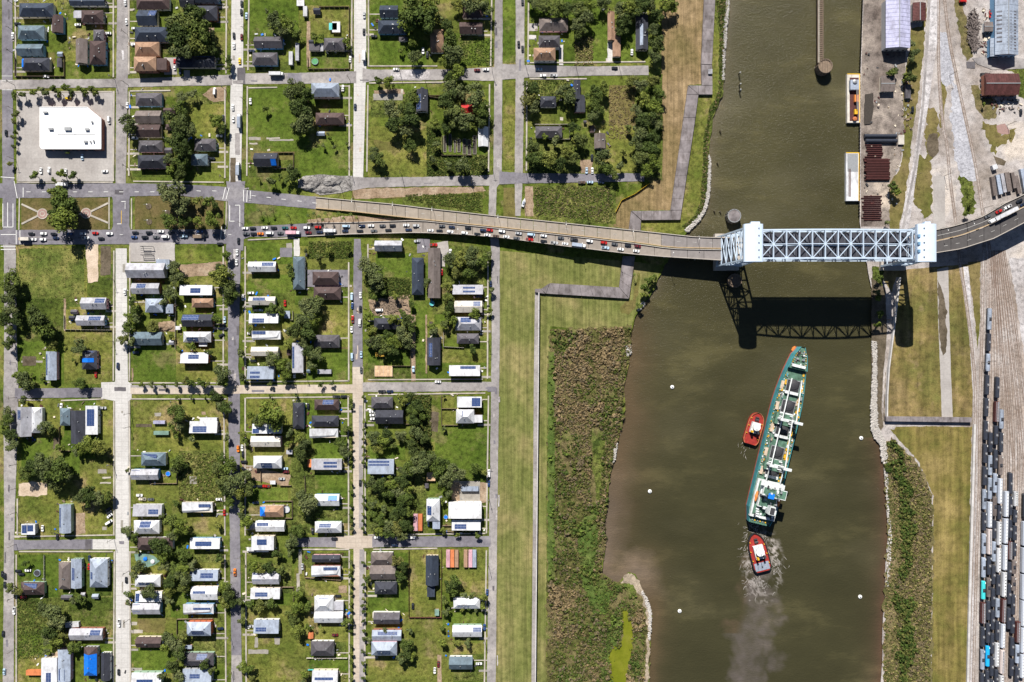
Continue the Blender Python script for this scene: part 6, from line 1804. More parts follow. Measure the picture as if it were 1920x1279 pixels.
# the store
def store():
    z = 6.0
    P = [(75,201),(163,201),(189,222),(189,279),(79,279),(75,275)]
    c = W(130, 240, z); c.z = 0
    Q = [W(p[0], p[1], z) - c for p in P]
    e = empty('store', c); tag(e, 'large white flat roofed store in the middle of the concrete car park', 'store')
    q = MB(); q.prism([(p.x, p.y) for p in Q], -0.3, z - 0.7); q.obj('wall', M['wl_brick'], e)
    q = MB(); q.prism([(p.x*0.985, p.y*0.985) for p in Q], z - 0.69, z - 0.35); ro = q.obj('roof', M['storewhite'], e)
    n = len(Q)
    for i in range(n):
        a, b = Q[i], Q[(i+1) % n]; q = MB(); q.bar((a.x,a.y,z-0.4),(b.x,b.y,z-0.4),0.5,0.9); q.obj('parapet', M['storewhite'], e)
    for (px, py, w, h) in ((96,242,8,4),(128,242,12,6),(164,243,7,4),(161,266,6,4),(173,229,3,3),(86,211,8,3),(170,266,2,3),(176,265,2,4)):
        p = W(px, py, z) - c; q = MB(); q.box(-w*S/2,w*S/2,-h*S/2,h*S/2,0,1.5); q.obj('air_conditioner', M['metal'], ro, (p.x, p.y, z-0.35))
    for a, b in (((108,233),(108,252)),((108,252),(178,252)),((140,235),(140,252))):
        A = W(*a, z) - c; B = W(*b, z) - c; q = MB(); q.bar((A.x,A.y,z-0.2),(B.x,B.y,z-0.2),0.2); q.obj('roof_duct', M['metal'], ro)
    for i in range(6):
        p = W(90+16*i, 282.5, 3) - c; q = MB(); q.box(-2.2,2.2,-0.15,0.15,0.3,2.8); q.obj('shop_window', M['glass'], e, (p.x, Q[4].y-0.1, 0))
store()

# steel frame, deck under construction, garden beds, pools, slabs
def frame_thing():
    c = W(274, 470, 4); c.z = 0; e = empty('open_canopy', c); tag(e, 'open steel canopy frame on the concrete corner lot', 'frame')
    hx, hy = 4.0, 3.2
    for x in (-hx, hx):
        for y in (-hy, hy): q = MB(); q.bar((x,y,0),(x,y,4),0.3); q.obj('post', M['darkmetal'], e)
    for y in (-hy, hy): q = MB(); q.bar((-hx-.4,y,4),(hx+.4,y,4),0.45); q.obj('beam', M['darkmetal'], e)
    for i in range(5): q = MB(); y = -hy + i*hy/2; q.bar((-hx,y,4.1),(hx,y,4.1),0.3); q.obj('beam', M['darkmetal'], e)
frame_thing()
def site():
    c = W(719, 696, 2); c.z = 0; e = empty('unfinished_house', c); tag(e, 'bare plywood floor of a house under construction', 'building site')
    for i in range(6):
        for j in range(3):
            q = MB(); q.box(-6.7+2.24*i,-6.7+2.24*i+2.18,-4+2.7*j,-4+2.7*j+2.62,0.8,1.0 + 0.03*random.random()); q.obj('plywood_sheet', M['ply'], e)
    for i in range(5): q = MB(); q.bar((-6.7+3.3*i,-4,1.0),(-6.7+3.3*i,4,1.0),0.25,0.5); q.obj('wall_frame', M['sandy'], e)
    for i in range(4): q = MB(); q.box(-6+4*i,-5.7+4*i,-3.9,3.9,-0.2,0.8); q.obj('pier', M['wood'], e)
site()
for px, py, w, h in ((834,270,5,30),(844,268,4,32),(853,275,3,22),(860.5,273,5,24),(871,275,6,28),(880,276,6,28),(890,272,6,34)):
    c = W(px, py); e = empty('garden_bed', c); q = MB(); a, b = w*S/2, h*S/2
    q.box(-a,a,-b,b,0,0.5); q.obj('soil', M['soil'], e)
    for (x0,x1,y0,y1) in ((-a-.12,-a,-b,b),(a,a+.12,-b,b),(-a,a,-b-.12,-b),(-a,a,b,b+.12)):
        q = MB(); q.box(x0,x1,y0,y1,0,0.65); q.obj('frame_board', M['fence_pale'], e)
    later('garden bed', px, py, e, 'long raised garden bed of dark soil', 'garden bed', 'raised garden beds')
def pool(px, py, r, m, label):
    c = W(px, py); e = empty('round_pool', c); tag(e, label, 'pool', 'garden pools'); rr = r*S
    q = MB(); n = 24; q.loft([[(R_*math.cos(2*math.pi*i/n), R_*math.sin(2*math.pi*i/n), z) for i in range(n)] for R_, z in ((rr,0),(rr,1.2),(rr-.2,1.2),(rr-.2,0.9))], True, False); q.obj('rim', M['lb'], e)
    q = MB(); q.lathe([(rr-.22,0.7),(rr-.22,0.95),(0.1,0.95)], 24); q.obj('surface', m, e)
pool(591,116,6.2,mat('green_pool_cover',(0.06,0.26,0.10),0.5),'round green garden pool in the top third block')
pool(316,888,4.6,M['tarp'],'small round blue pool beside the solar canopy house')
pool(538,955,6.2,M['w'],'round white covered pool behind the tan hip roofed house')
pool(71,1074,6,M['darkmetal'],'round dark trampoline pool in the bottom first block')
pool(810,569,5,M['teal'],'round teal pool on the deck behind the long grey brown house')
pool(836,969,4,M['tarp'],'small blue paddling pool beside the big white sloping roof')
q = MB(); c = W(278,1050); pts = [(252,1039),(270,1037),(288,1042),(300,1052),(290,1059),(276,1064),(262,1062),(254,1050)]
q.prism([((p[0]-278)*S, (1050-p[1])*S) for p in pts], 0, 0.12); e = empty('mural_slab', c); tag(e, 'pale green painted playground slab below the brown roof', 'playground'); q.obj('painted_slab', M['green'], e)
for dx, dy, r_, m in ((-2,1,1.5,'tarp'),(3.5,-1,1.6,'w')):
    q = MB(); q.lathe([(r_,0.12),(r_,0.9),(0.2,1.2)],10,dx,dy); q.obj('play_drum', M[m], e)

# shipping containers and trailers
def container(px, py, w, h, col, label, rot=0, z=2.6, cat='container', name='shipping_container', group='shipping containers'):
    c = W(px, py, z); c.z = 0; k = S*(H-z)/H; a, b = w*k/2, h*k/2
    e = empty(name, c, R(rot)); tag(e, label, cat, group)
    q = MB(); n = 12; long_y = h >= w
    q.box(-a,a,-b,b,0.15,z); bd = q.obj('body', M[col], e)
    L = b if long_y else a; Wd = a if long_y else b
    q = MB()
    for i in range(n):      # ribs of the roof sheet
        t = -L + 2*L*(i+0.5)/n
        if long_y: q.box(-a+.1,a-.1,t-L/n*0.45,t+L/n*0.45,z,z+0.06)
        else: q.box(t-L/n*0.45,t+L/n*0.45,-b+.1,b-.1,z,z+0.06)
    ro = q.obj('roof_ribs', M[col], e); ro['kind'] = 'stuff'
    q = MB()
    if long_y: q.box(-a+.05,a-.05,-b-.06,-b,0.2,z-.1)
    else: q.box(-a-.06,-a,-b+.05,b-.05,0.2,z-.1)
    q.obj('door', M['metal'], e)
    return e
for px, col, lab in ((840,'pink','pink container, first of six parked side by side'),(848,'orange','orange container, second of six parked side by side'),(856,'tan','tan container, third of six parked side by side'),
                     (873,'tan','tan container, fourth of six, right of the dirt gap'),(882,'pink','pink container, fifth of six parked side by side'),(889.5,'lb','pale blue container, last of six parked side by side')):
    container(px, 1048, 7, 32, col, lab)
container(779, 980, 8, 31, 'pink', 'reddish container nearer the wood, one of two below the trees'); container(788, 980, 7.6, 31, 'orange', 'reddish container nearer the white house, one of two below the trees')
container(302, 812, 28, 7, 'green', 'pale green container lying in the lawn below the wide tree'); container(298, 792, 22, 6, 'lav', 'lavender container half under the wide tree')
container(64, 1262, 31, 9, 'orange', 'orange striped trailer beside the white solar house', 0, 3, 'trailer', 'trailer', 'trailers and caravans')
container(135, 1172, 25, 9, 'w', 'white caravan above the light grey solar house', 4, 3, 'caravan', 'caravan', 'trailers and caravans')
container(545, 109, 7, 25, 'w', 'white motorhome behind the grey hip roofed house', 0, 3, 'caravan', 'caravan', 'trailers and caravans')
container(557, 97, 6.5, 33, 'lg', 'long grey bus parked on the dirt track', 0, 3, 'bus', 'bus', 'trailers and caravans')
container(572, 21, 7.5, 19, 'w', 'white box caravan at the top of the dirt track', 0, 3, 'caravan', 'caravan', 'trailers and caravans')
container(881, 917, 32, 8.5, 'lb', 'blue and white bus parked above the big white sloping roof', 0, 3, 'bus', 'bus', 'trailers and caravans')
container(608, 697, 26, 8, 'lg', 'silver camper in the garden above the cross street', 0, 2.6, 'caravan', 'caravan', 'trailers and caravans')
container(1332+0, 134, 7.5, 9, 'lg', 'grey equipment box on the flood wall slab', 0, 3.6, 'equipment box', 'equipment_box', None)

# ------------------------------------------------------------------ vehicles
PAINT = dict(w=(0.80,0.80,0.80), k=(0.016,0.018,0.024), g=(0.10,0.105,0.115), s=(0.45,0.46,0.48), b=(0.03,0.07,0.20), n=(0.015,0.028,0.07), r=(0.42,0.015,0.012), m=(0.13,0.012,0.018), o=(0.75,0.20,0.02), y=(0.75,0.52,0.02), l=(0.42,0.56,0.70), t=(0.42,0.33,0.24), d=(0.11,0.07,0.05), p=(0.55,0.10,0.22), c=(0.62,0.56,0.45), e=(0.02,0.11,0.12))
PNAME = dict(w='white', k='black', g='dark grey', s='silver', b='blue', n='navy', r='red', m='maroon', o='orange', y='yellow', l='light blue', t='tan', d='brown', p='pink', c='cream', e='teal')
for k_, c_ in PAINT.items():
    m_, nt_, b_ = nodes_of('car_paint_' + k_)
    v_ = coords(nt_); n_ = noise(nt_, v_, 1.5, 3, 0.6)
    nt_.links.new(ramp(nt_, n_, [(0.3, tuple(x*0.9 for x in c_)), (0.7, tuple(min(1, x*1.08) for x in c_))]), b_.inputs['Base Color'])
    b_.inputs['Roughness'].default_value = 0.28; b_.inputs['Coat Weight'].default_value = 0.5; b_.inputs['Specular IOR Level'].default_value = 0.5
    M['paint_' + k_] = m_
def plan(l0, l1, w, z, c=0.25):
    """rounded plan ring between x=l0 and x=l1"""
    return [(l0+c,-w,z),(l1-c*1.6,-w,z),(l1,-w*0.62,z),(l1,w*0.62,z),(l1-c*1.6,w,z),(l0+c,w,z),(l0,w*0.72,z),(l0,-w*0.72,z)]
def car_parts(L, Wd, belt, top, cab, roofr, bed=None):
    """cab: (rear x, front x) at belt; roofr: same at roof"""
    h = Wd/2
    q = MB(); q.loft([plan(-L/2+.1,L/2-.15,h*0.93,0.28), plan(-L/2,L/2,h,0.5), plan(-L/2+.03,L/2-.05,h,belt-.08), plan(-L/2+.12,L/2-.3,h*0.94,belt)])
    body = (q.v, q.f)
    q = MB(); q.loft([plan(cab[0],cab[1],h*0.90,belt-.02,.1), plan(roofr[0],roofr[1],h*0.74,top-.05,.12)]); glass = (q.v, q.f)
    q = MB(); q.loft([plan(roofr[0]-.02,roofr[1]+.02,h*0.76,top-.06,.12), plan(roofr[0]+.05,roofr[1]-.05,h*0.70,top,.15)]); roof = (q.v, q.f)
    return body, glass, roof
KINDS_V = {
 'car': (4.7, 1.85, 0.95, 1.46, (-1.75,1.05), (-1.1,0.25)),
 'suv': (4.9, 1.95, 1.08, 1.78, (-2.2,1.1), (-1.95,0.35)),
 'pickup': (5.7, 2.0, 1.08, 1.85, (-0.75,1.35), (-0.55,0.7)),
 'van': (5.6, 2.05, 1.15, 2.15, (-2.65,2.0), (-2.6,1.35)),
}
WHEEL = MB(); WHEEL.tube((0,-.11,0),(0,.11,0),0.34,0.34,10); WHEEL = WHEEL.me('wheel', M['rubber'])
VM = {}
def vmesh(kind, part, col):
    key = (kind, part, col)
    if key not in VM:
        body, glass, roof = car_parts(*KINDS_V[kind])
        v, f = {'body':body,'cabin_glass':glass,'roof':roof}[part]
        VM[key] = mesh(part, v, f, M['glass'] if part == 'cabin_glass' else M['paint_' + col])
    return VM[key]
BED = MB(); BED.box(-2.55,-0.95,-0.8,0.8,1.0,1.1); BED = BED.me('load_bed', M['darkmetal'])
def vehicle(px, py, deg, col, kind='car', z=0.34, pitch=0.0, where='parked'):
    p = W(px, py, z + 1.2); p.z = z
    e = link({'car':'car','suv':'suv','pickup':'pickup_truck','van':'van'}[kind], vmesh(kind,'body',col), None, p)
    e.rotation_euler = (0, -pitch, R(deg))
    link('cabin_glass', vmesh(kind,'cabin_glass',col), e); link('roof', vmesh(kind,'roof',col), e)
    if kind == 'pickup': link('load_bed', BED, e)
    L, Wd = KINDS_V[kind][:2]
    for x in (-L*0.3, L*0.3):
        for y in (-Wd/2+.08, Wd/2-.08): link('wheel', WHEEL, e, (x, y, 0.34))
    later(where, px, py, e, PNAME[col] + ' ' + {'car':'car','suv':'large car','pickup':'pickup','van':'van'}[kind], {'car':'car','suv':'car','pickup':'pickup truck','van':'van'}[kind], 'cars queueing for the bridge' if where.startswith('queue') else 'parked cars')
    return e
KN = {'c':'car','s':'suv','p':'pickup','v':'van'}
def slope_at(x): return math.atan(13.0/((1350-575)*S)) if 580 < x < 1350 else 0.0
# queue on the avenue and the approach: x,y,colour,kind
QN = '58,438,k 81,438,w,s 100,438.5,k 128,438,b,p 155,438,w 178,437,r 205,438,w,s 253,436,k 279,436,k,s 301,434,w 320,436,k 341,436,n 358,436,k 374,434,b 459,428,w 473.5,428,k 496,427,w 513,427,k 534,427,e 550,427,r 575,427,w,s 596,426,r,s 649,424,l,v 678.7,423.4,n 695.6,423,w 717,423,g 736,422.6,k 761.6,422,w 780,423,s,s 828.7,423.5,g 847,425.5,n 877.5,427,k 906,431.6,n,s 918.5,431.6,r 941,433.6,w,s 972.4,437.5,s 996,440,l,v 1019.6,442,w 1051.7,446,g 1076.5,449,k,p 1105.6,452,w,s 1132.4,455,r,s 1152.7,457.6,g 1177.7,460,k 1196,461.7,m'
QS = '62,449,w 80,449,w,s 104,446,n 128,448,k 160,446,w,p 189,447,k 251,444.5,b 271,444.5,k,s 292,444.5,g 310,444,w,v 344,443,l,p 384,442,k 404,441,n,s 461,438,g,s 475,438,k 488,438,o 505.6,437,w,v 525,437,g 578,436,m 599,435,n 647,433,n 675,433,k 701,433,g,s 728,431.6,k 766,431,n,s 807,432,w 824,432.6,k 844,434.3,w,s 871,436.6,w,s 895,438.8,k 914,440.7,w 930,442.7,d 949.5,443.8,w 968.8,446.5,g,s 993,449,r,p 1019.6,452.3,k,s 1039.5,455,s,p 1059.8,457,w 1135.4,464.4,l,p 1164,467.4,w 1193.4,470.6,w'
for lane, data in (('north', QN), ('south', QS)):
    for tok in data.split():
        a = tok.split(','); x, y = float(a[0]), float(a[1])
        z = zdeck(x) + 0.06 if x > 577 else 0.36
        ang = -7.2 if x > 830 else (1.0 if x > 600 else 0)
        vehicle(x, y, ang + random.uniform(-1,1), a[2], KN[a[3]] if len(a) > 3 else 'car', z, -slope_at(x)*-1 if x > 577 else 0, 'queue ' + lane)
for x, y, c, k, a in ((1853,405.5,'g','car',24),(1873.4,396.3,'r','suv',25),(1890.7,387.6,'w','pickup',26),(1912,376.5,'k','suv',27),(1919.5,383,'n','car',27)):
    vehicle(x, y, a + 180, c, k, zdeck(x) + 0.06, 0, 'queue east ramp')
# lorries
def lorry(px, py, deg, L, col, cab, z, label, cabcol='w', group='lorries and large vehicles', bodyz=3.6, w=2.5):
    z = max(z, 0.36)
    p = W(px, py, z + 2.5); p.z = z
    e = empty('lorry', p, R(deg)); tag(e, label, 'lorry', group)
    q = MB(); q.box(-L/2, L/2-cab-0.3, -w/2, w/2, 1.0, bodyz); q.obj('cargo_box', M[col], e)
    q = MB(); q.loft([plan(L/2-cab,L/2,w/2*0.95,0.5), plan(L/2-cab,L/2,w/2*0.95,1.6), plan(L/2-cab,L/2-.5,w/2*0.85,2.7)]); q.obj('cab', M['paint_'+cabcol], e)
    q = MB(); q.box(L/2-.45,L/2-.2,-w/2*.7,w/2*.7,1.7,2.3); q.obj('windscreen', M['glass'], e)
    q = MB(); q.box(-L/2+.2, L/2-cab, -0.5, 0.5, 0.5, 1.0); q.obj('chassis', M['darkmetal'], e)
    for x in (-L/2+1.2, -L/2+2.4, L/2-1.4):
        for y in (-w/2+.2, w/2-.2): o_ = link('wheel', WHEEL, e, (x, y, 0.45)); o_.scale = (1.35,1.2,1.35)
lorry(618.5,432.5,0,9.2,'w',1.9,zdeck(618)+.06,'white box lorry in the bridge queue')
lorry(549,436,0,10.5,'pink',2.6,0.12,'pink tanker lorry with white cab in the bridge queue')
lorry(1085.7,459.5,-7,10.6,'lb',2.4,zdeck(1085)+.06,'light blue box lorry near the front of the bridge queue')
lorry(1882,403.3,207,22.5,'w',4.2,zdeck(1882)+.06,'long white articulated lorry on the east curve of the bridge')
lorry(44,448,180,8.5,'cream',2.0,0.12,'cream flatbed lorry turning at the far end of the queue','t')
lorry(372,443,0,9.0,'wood',2.2,0.12,'brown trailer lorry under the median trees','k',bodyz=1.9)
lorry(448,226,90,11,'lb',2.4,0.12,'pale blue lorry parked on the white street above the avenue')
lorry(445.5,316,90,10,'lb',2.4,0.12,'pale blue lorry parked closest to the avenue on the white street')
lorry(518,138,0,10.6,'w',1.6,0.12,'white bus driving along the upper cross street')
lorry(471,1030,180,7.5,'w',1.8,0.12,'white box van lorry on a drive below the modern solar house')
lorry(682,103,90,8,'w',2.0,0.12,'white box lorry at the kerb of the upper white street')
lorry(115,345.5,0,7.6,'w',1.8,0.12,'white lorry on the avenue outside the store')
CARS = '''
23,66,v,w 86,143,h,w 32,44,h,k 145,46,h,w 202,62,h,w 234,4,v,w 236.5,40,v,w 238,197,v,w 204,225,v,w,v 127,184,h,y 76,320,v,w 91.5,319,v,w,s 122.5,322,v,w 153.5,294,v,l 196,321,h,w 10.5,249,v,k
252,53,h,w 251,83,h,w 327,116,v,r 327,125,v,w 337,133,v,n 402,171,v,w,v 418,221,v,k 452.6,6,v,k 452,22,v,k 438,66,v,k 452.6,69,v,m 438,85,v,w 449,114,v,y 436,201,v,w 437,223,v,w 252.6,258.6,h,w,s 316.6,321,h,w 411,254.6,h,s,s 397,297,h,k
446.7,451.7,v,k 444,473,v,w 412,457,h,k 461.6,29,v,l 471,95,h,n 656,110.7,v,w 469,189.5,v,w 642.6,165,v,w 665.7,200,v,n 582.6,228,v,b,p 682.5,28,v,s 682,59,v,k 701,67.5,h,k 793,95,v,w 801,102,v,k 742.6,129.5,h,w 894.6,131,h,m 911,130,h,w 755,76,h,w
972.5,82.5,v,k,s 979.7,91,v,k 1011,129.5,h,l 1018.5,141.6,h,w,s 1038.6,141,h,s,p 1152.6,127,h,k 1185,97.5,v,w 979.7,3,v,k 1090.7,342,h,d,p 1106.6,341.5,h,l 1127,341.5,h,n 1100,319.6,v,l 1110.7,319.6,v,w 1110,295,v,k
233.5,547,v,w 220.5,686,v,n,s 179,702,v,r 114,762,v,w 193,765,h,s 106.7,1007,v,k 79,991,v,w 202,955.5,35,k 204,961.5,35,k 205,967.6,35,w 204,979.6,35,w,v 51.6,1070,h,w 33,1071,h,k 39,1077,h,k 167,1047.6,v,n 166,1063,v,r 3.5,1077,v,k 8,1081,v,k 8,1097,v,k
43,1120,h,r 25.7,1145.6,v,w,p 5,1189,v,k 7,1260,v,l 222.6,1168.7,v,w,p 221.7,1261,v,k 236,1088,v,k 180,1272,v,k 443,491.6,v,w 455.5,558,v,w,s 420.7,599.5,v,l 417,610,h,k 415,628.5,30,k 253.8,661,h,n
446,841.6,v,o,s 453.6,840,v,w 455,852,v,k 457,866,h,k,s 457,880,-35,k 261,929,h,w,s 266.5,936,h,c,p 282,936.6,h,g 410,936.6,h,w 420,961.5,v,r 440,1073.4,v,o,p 412.6,1179,h,n 470,549.4,h,w 659.5,556,v,l,v 660.4,573,v,b 675.5,553.5,v,w 675.5,579,v,k 661,598.5,v,r,p 674.5,605,v,w,v 659,618,v,w 660,669,v,l,v 677,665,v,l
487,581.6,h,n 480,582,h,k 469,625,h,w 534,568.5,v,r 551.6,703,v,w 474.7,676.6,h,k 630.5,744,h,k,p 644.5,743.6,h,k 577.5,762,v,k 534,879,h,l 536,885,h,m 528,898,h,s 473.5,911.6,h,n 487,912,h,k 499,911.6,h,r,p 478.7,942.6,h,n 675,905.6,v,k 586,996,v,k 626.7,1010.6,h,k 566.5,1063,v,s 644,884,h,k 633.5,1118,h,k 628,1191,h,m 470,1174.7,h,s
782,452,h,s 813,458.8,h,r,p 844.4,472.8,v,w 828,510,v,r 898,556,h,n 920,532,v,n 677,694,v,g 711,581.6,h,w,v 775,692.5,v,l,s 821,716,h,w 716,734,h,k,p 731,734,h,n,s 697.5,772,h,w 698.5,778.5,h,w 699.4,785.4,h,w 762,757,h,l 917,887.5,v,w,v 916.5,906.5,v,b 772,1008,h,w,p 707,1008,h,w 725.4,1023.5,h,k 740,1022.6,h,n 803.4,982,v,n 913.5,1111,v,b 908.3,1176.5,v,b,s 821.8,1246,v,m 815,1258,v,w 898,1245,h,w 774,1137,v,k
1712,205,v,k 1806,2,h,r,v 1858,26,v,r,p 1905,188,h,g,v 1915,210,v,k
'''
for tok in CARS.split():
    a = tok.split(','); an = {'v':90,'h':0}.get(a[2]); an = float(a[2]) if an is None else an
    vehicle(float(a[0]), float(a[1]), an + random.uniform(-2.5,2.5) + random.choice((0,180)), a[3], KN[a[4]] if len(a) > 4 else 'car')
# boat on the verge
c = W(982,380,1); c.z = 0.4; e = empty('motor_boat', c, R(-105+180)); tag(e, 'white motor boat parked on the verge below the gravel road', 'boat')
q = MB(); q.loft([[(u, w*s_, z) for u, w, s_ in ((-3.2,1.0,-1),(1.0,1.15,-1),(3.3,0.1,-1),(3.3,0.1,1),(1.0,1.15,1),(-3.2,1.0,1))] for z in (0, 1.1)]); q.obj('hull', M['w'], e)
q = MB(); q.box(-1.4,0.8,-0.6,0.6,1.1,1.8); q.obj('cabin', M['lb'], e)

# ------------------------------------------------------------------ railway
TN = [0]
def track(pts, shift, label):
    TN[0] += 1; dz = 0.007*TN[0]
    P = [W(960 + (p[0]-960)*(1 - shift/H), p[1]) for p in pts]
    # resample with a smooth curve
    Q = []
    for i in range(len(P)-1):
        p0 = P[max(0,i-1)]; p1 = P[i]; p2 = P[i+1]; p3 = P[min(len(P)-1,i+2)]
        for k in range(6):
            t = k/6; Q.append(0.5*((2*p1) + (p2-p0)*t + (2*p0-5*p1+4*p2-p3)*t*t + (3*p1-p0-3*p2+p3)*t**3))
    Q.append(P[-1])
    c = Q[0].copy(); e = empty('railway_track', c); tag(e, label, 'railway track', 'railway tracks')
    def ribbon(name, off, w, z0, z1, m):
        v = []; f = []
        for i, p in enumerate(Q):
            a = Q[max(0,i-1)]; b = Q[min(len(Q)-1,i+1)]; d_ = (b-a).normalized(); n_ = Vector((-d_.y, d_.x, 0))
            for o_, z in ((off-w/2,z0),(off-w/2,z1),(off+w/2,z1),(off+w/2,z0)):
                q_ = p - c + n_*o_; v.append((q_.x, q_.y, z))
        for i in range(len(Q)-1):
            for k in range(3):
                f.append((4*i+k, 4*i+k+1, 4*i+4+k+1, 4*i+4+k))
        me = mesh(name, v, f, m); bm_ = bmesh.new(); bm_.from_mesh(me); bmesh.ops.recalc_face_normals(bm_, faces=bm_.faces)
        if sum(f_.normal.z for f_ in bm_.faces) < 0: bmesh.ops.reverse_faces(bm_, faces=bm_.faces)
        bm_.to_mesh(me); bm_.free()
        return link(name, me, e)
    ribbon('sleepers', 0, 2.5, 0.08, 0.14 + dz, M['sleeper'])
    for o_ in (-0.75, 0.75): ribbon('rail', o_, 0.26, 0.2, 0.32 + dz, M['rail'])
    return e
M['sleeper'] = groundmat('sleepers_and_ballast', [(0.3,(0.27,0.225,0.195)),(0.55,(0.355,0.31,0.285)),(0.75,(0.43,0.40,0.385))], 0.05, 0.5, contrast=0.35)
M['rail'] = mat('rail_steel', (0.19,0.135,0.108), 0.5, 0.3, 0.3)
track([(1770,-40),(1771,0),(1780,75),(1791,131),(1802.6,187.6),(1814,240),(1823,281),(1833,334),(1843,403),(1856,470),(1864,540)], 0, 'single track curving down the middle of the gravel past the red roofed shed')
track([(1759,-40),(1759.4,0),(1759.4,94),(1762,169),(1769,240),(1775,271),(1782,342),(1792,419),(1800,495),(1810,555),(1822.5,655),(1829,755),(1826,891),(1822,1040),(1814,1320)], 0, 'track closest to the flood wall, running the whole height of the yard')
track([(1846,440),(1844,492),(1840,655),(1837,755),(1836,900),(1831,1040),(1824,1320)], 0, 'second track from the flood wall, free of wagons')
TR = [[(1858,470),(1858,580),(1851,770),(1848,900),(1843,1320)],[(1862,470),(1863,700),(1859,820),(1857,1000),(1852,1320)],[(1866,470),(1873,690),(1869,830),(1866,1000),(1860,1320)],
      [(1868,470),(1880,700),(1880,780),(1876,950),(1869,1320)],[(1870,470),(1889,750),(1889,930),(1884,1120),(1878,1320)],[(1873,470),(1885,600),(1896,760),(1897,900),(1893,1180),(1889,1320)],
      [(1876,470),(1895,650),(1906,800),(1906,930),(1897,1320)],[(1879,470),(1900,650),(1915,800),(1915,1000),(1907,1320)],[(1882,470),(1910,680),(1926,850),(1924,930),(1917,1320)],[(1886,470),(1920,700),(1940,850),(1938,1000),(1930,1320)]]
for i, t in enumerate(TR): track(t, 4.2, f'{ordinal(i+1)} wagon siding counted from the flood wall')
for i, px0 in enumerate((1866,1874,1882)):
    track([(px0,470),(px0+8+6*i,600),(px0+22+8*i,740),(px0+34+9*i,860)], 0, f'empty siding fanning out across the yard, {ordinal(i+1)} from the wagons')
WCOL = dict(l=('lb','pale blue'), k=('pipe_dark','dark'), w=('w','white'), n=('rust','rusty'), g=('mgb','grey'), c=('cyan','turquoise'), b=('skyblue','bright blue'), p=('pinkw','pinkish white'), h=('hop','light grey'))
M['cyan'] = mat('turquoise_wagon', (0.05,0.52,0.54), 0.5, 0.1, 0.4); M['skyblue'] = mat('bright_blue_wagon', (0.015,0.36,0.75), 0.5, 0.1, 0.4); M['pinkw'] = mat('pinkish_wagon', (0.62,0.53,0.50), 0.6, 0.2, 0.4); M['hop'] = mat('hopper_grey', (0.50,0.54,0.62), 0.5, 0.12, 0.4)
BOG = MB(); BOG.box(-0.8,0.8,-1.4,1.4,0.35,1.0); BOG = BOG.me('bogie', M['darkmetal'])
def wagon(px, y0, y1, col, ang, ti):
    zt = 4.6; cy = 0.5*(y0+y1)
    p = W(px, cy, 4.2); p.z = 0
    L = (y1-y0)*S*(H-4.2)/H
    e = empty('wagon', p, ang)
    m = M[WCOL[col][0]]; tank = col in 'klcbg'
    if tank:
        q = MB(); n = 12; r = 1.52; rings = []
        for t, k in ((-1,0.45),(-0.985,0.8),(-0.94,1.0),(0.94,1.0),(0.985,0.8),(1,0.45)):
            rings.append([(r*k*math.cos(2*math.pi*i/n), t*(L/2-0.5), 2.75 + r*k*math.sin(2*math.pi*i/n)) for i in range(n)])
        q.loft(rings); q.obj('tank', m, e, smooth=False)
        q = MB(); q.lathe([(0.75,4.0),(0.75,4.7),(0.6,4.9)],10); q.obj('manway_dome', M['darkmetal'] if col != 'k' else M['metal'], e)
        q = MB(); q.box(-0.9,0.9,-1.3,1.3,4.30,4.42); q.obj('walkway', M['pipe_dark'] if col != 'k' else M['mg'], e)
        if random.random() < 0.6:
            q = MB(); q.box(0.5,1.2,L/2-2.4,L/2-1.2,3.9,4.05); q.obj('placard', M['trim'], e)
    else:
        q = MB(); h = 1.55
        prof = [(-h,1.1),(h,1.1),(h,3.7),(h*0.8,4.3),(h*0.3,4.55),(-h*0.3,4.55),(-h*0.8,4.3),(-h,3.7)]
        q.loft([[(x, -L/2+.4, z) for x, z in prof][::-1], [(x, L/2-.4, z) for x, z in prof][::-1]]); q.obj('body', m, e)
        q = MB(); q.box(-0.45,0.45,-L/2+1,L/2-1,4.56,4.72); hs_ = q.obj('hatch_strip', M['trim'] if col in 'hw' else M['metal'], e)
        for i in range(8):
            y = -L/2 + L*(i+0.5)/8; q = MB(); q.box(-0.35,0.35,y-.35,y+.35,4.72,4.85); q.obj('hatch', M['darkmetal'] if col == 'w' else M['lg'], hs_)
        for s_ in (-1, 1): q = MB(); q.box(s_*1.0-.2,s_*1.0+.2,-L/2+.6,L/2-.6,4.30,4.40); q.obj('running_board', M['metal'], e)
    q = MB(); q.box(-1.25,1.25,-L/2+.1,L/2-.1,0.95,1.15); q.obj('underframe', M['darkmetal'], e)
    for s_ in (-1, 1): link('bogie', BOG, e, (0, s_*(L/2-2.4), 0))
    later(f'wagon{ti}', px, cy, e, f'{WCOL[col][1]} {"tank" if tank else "hopper"} wagon', 'rail wagon', 'wagons in the freight yard')
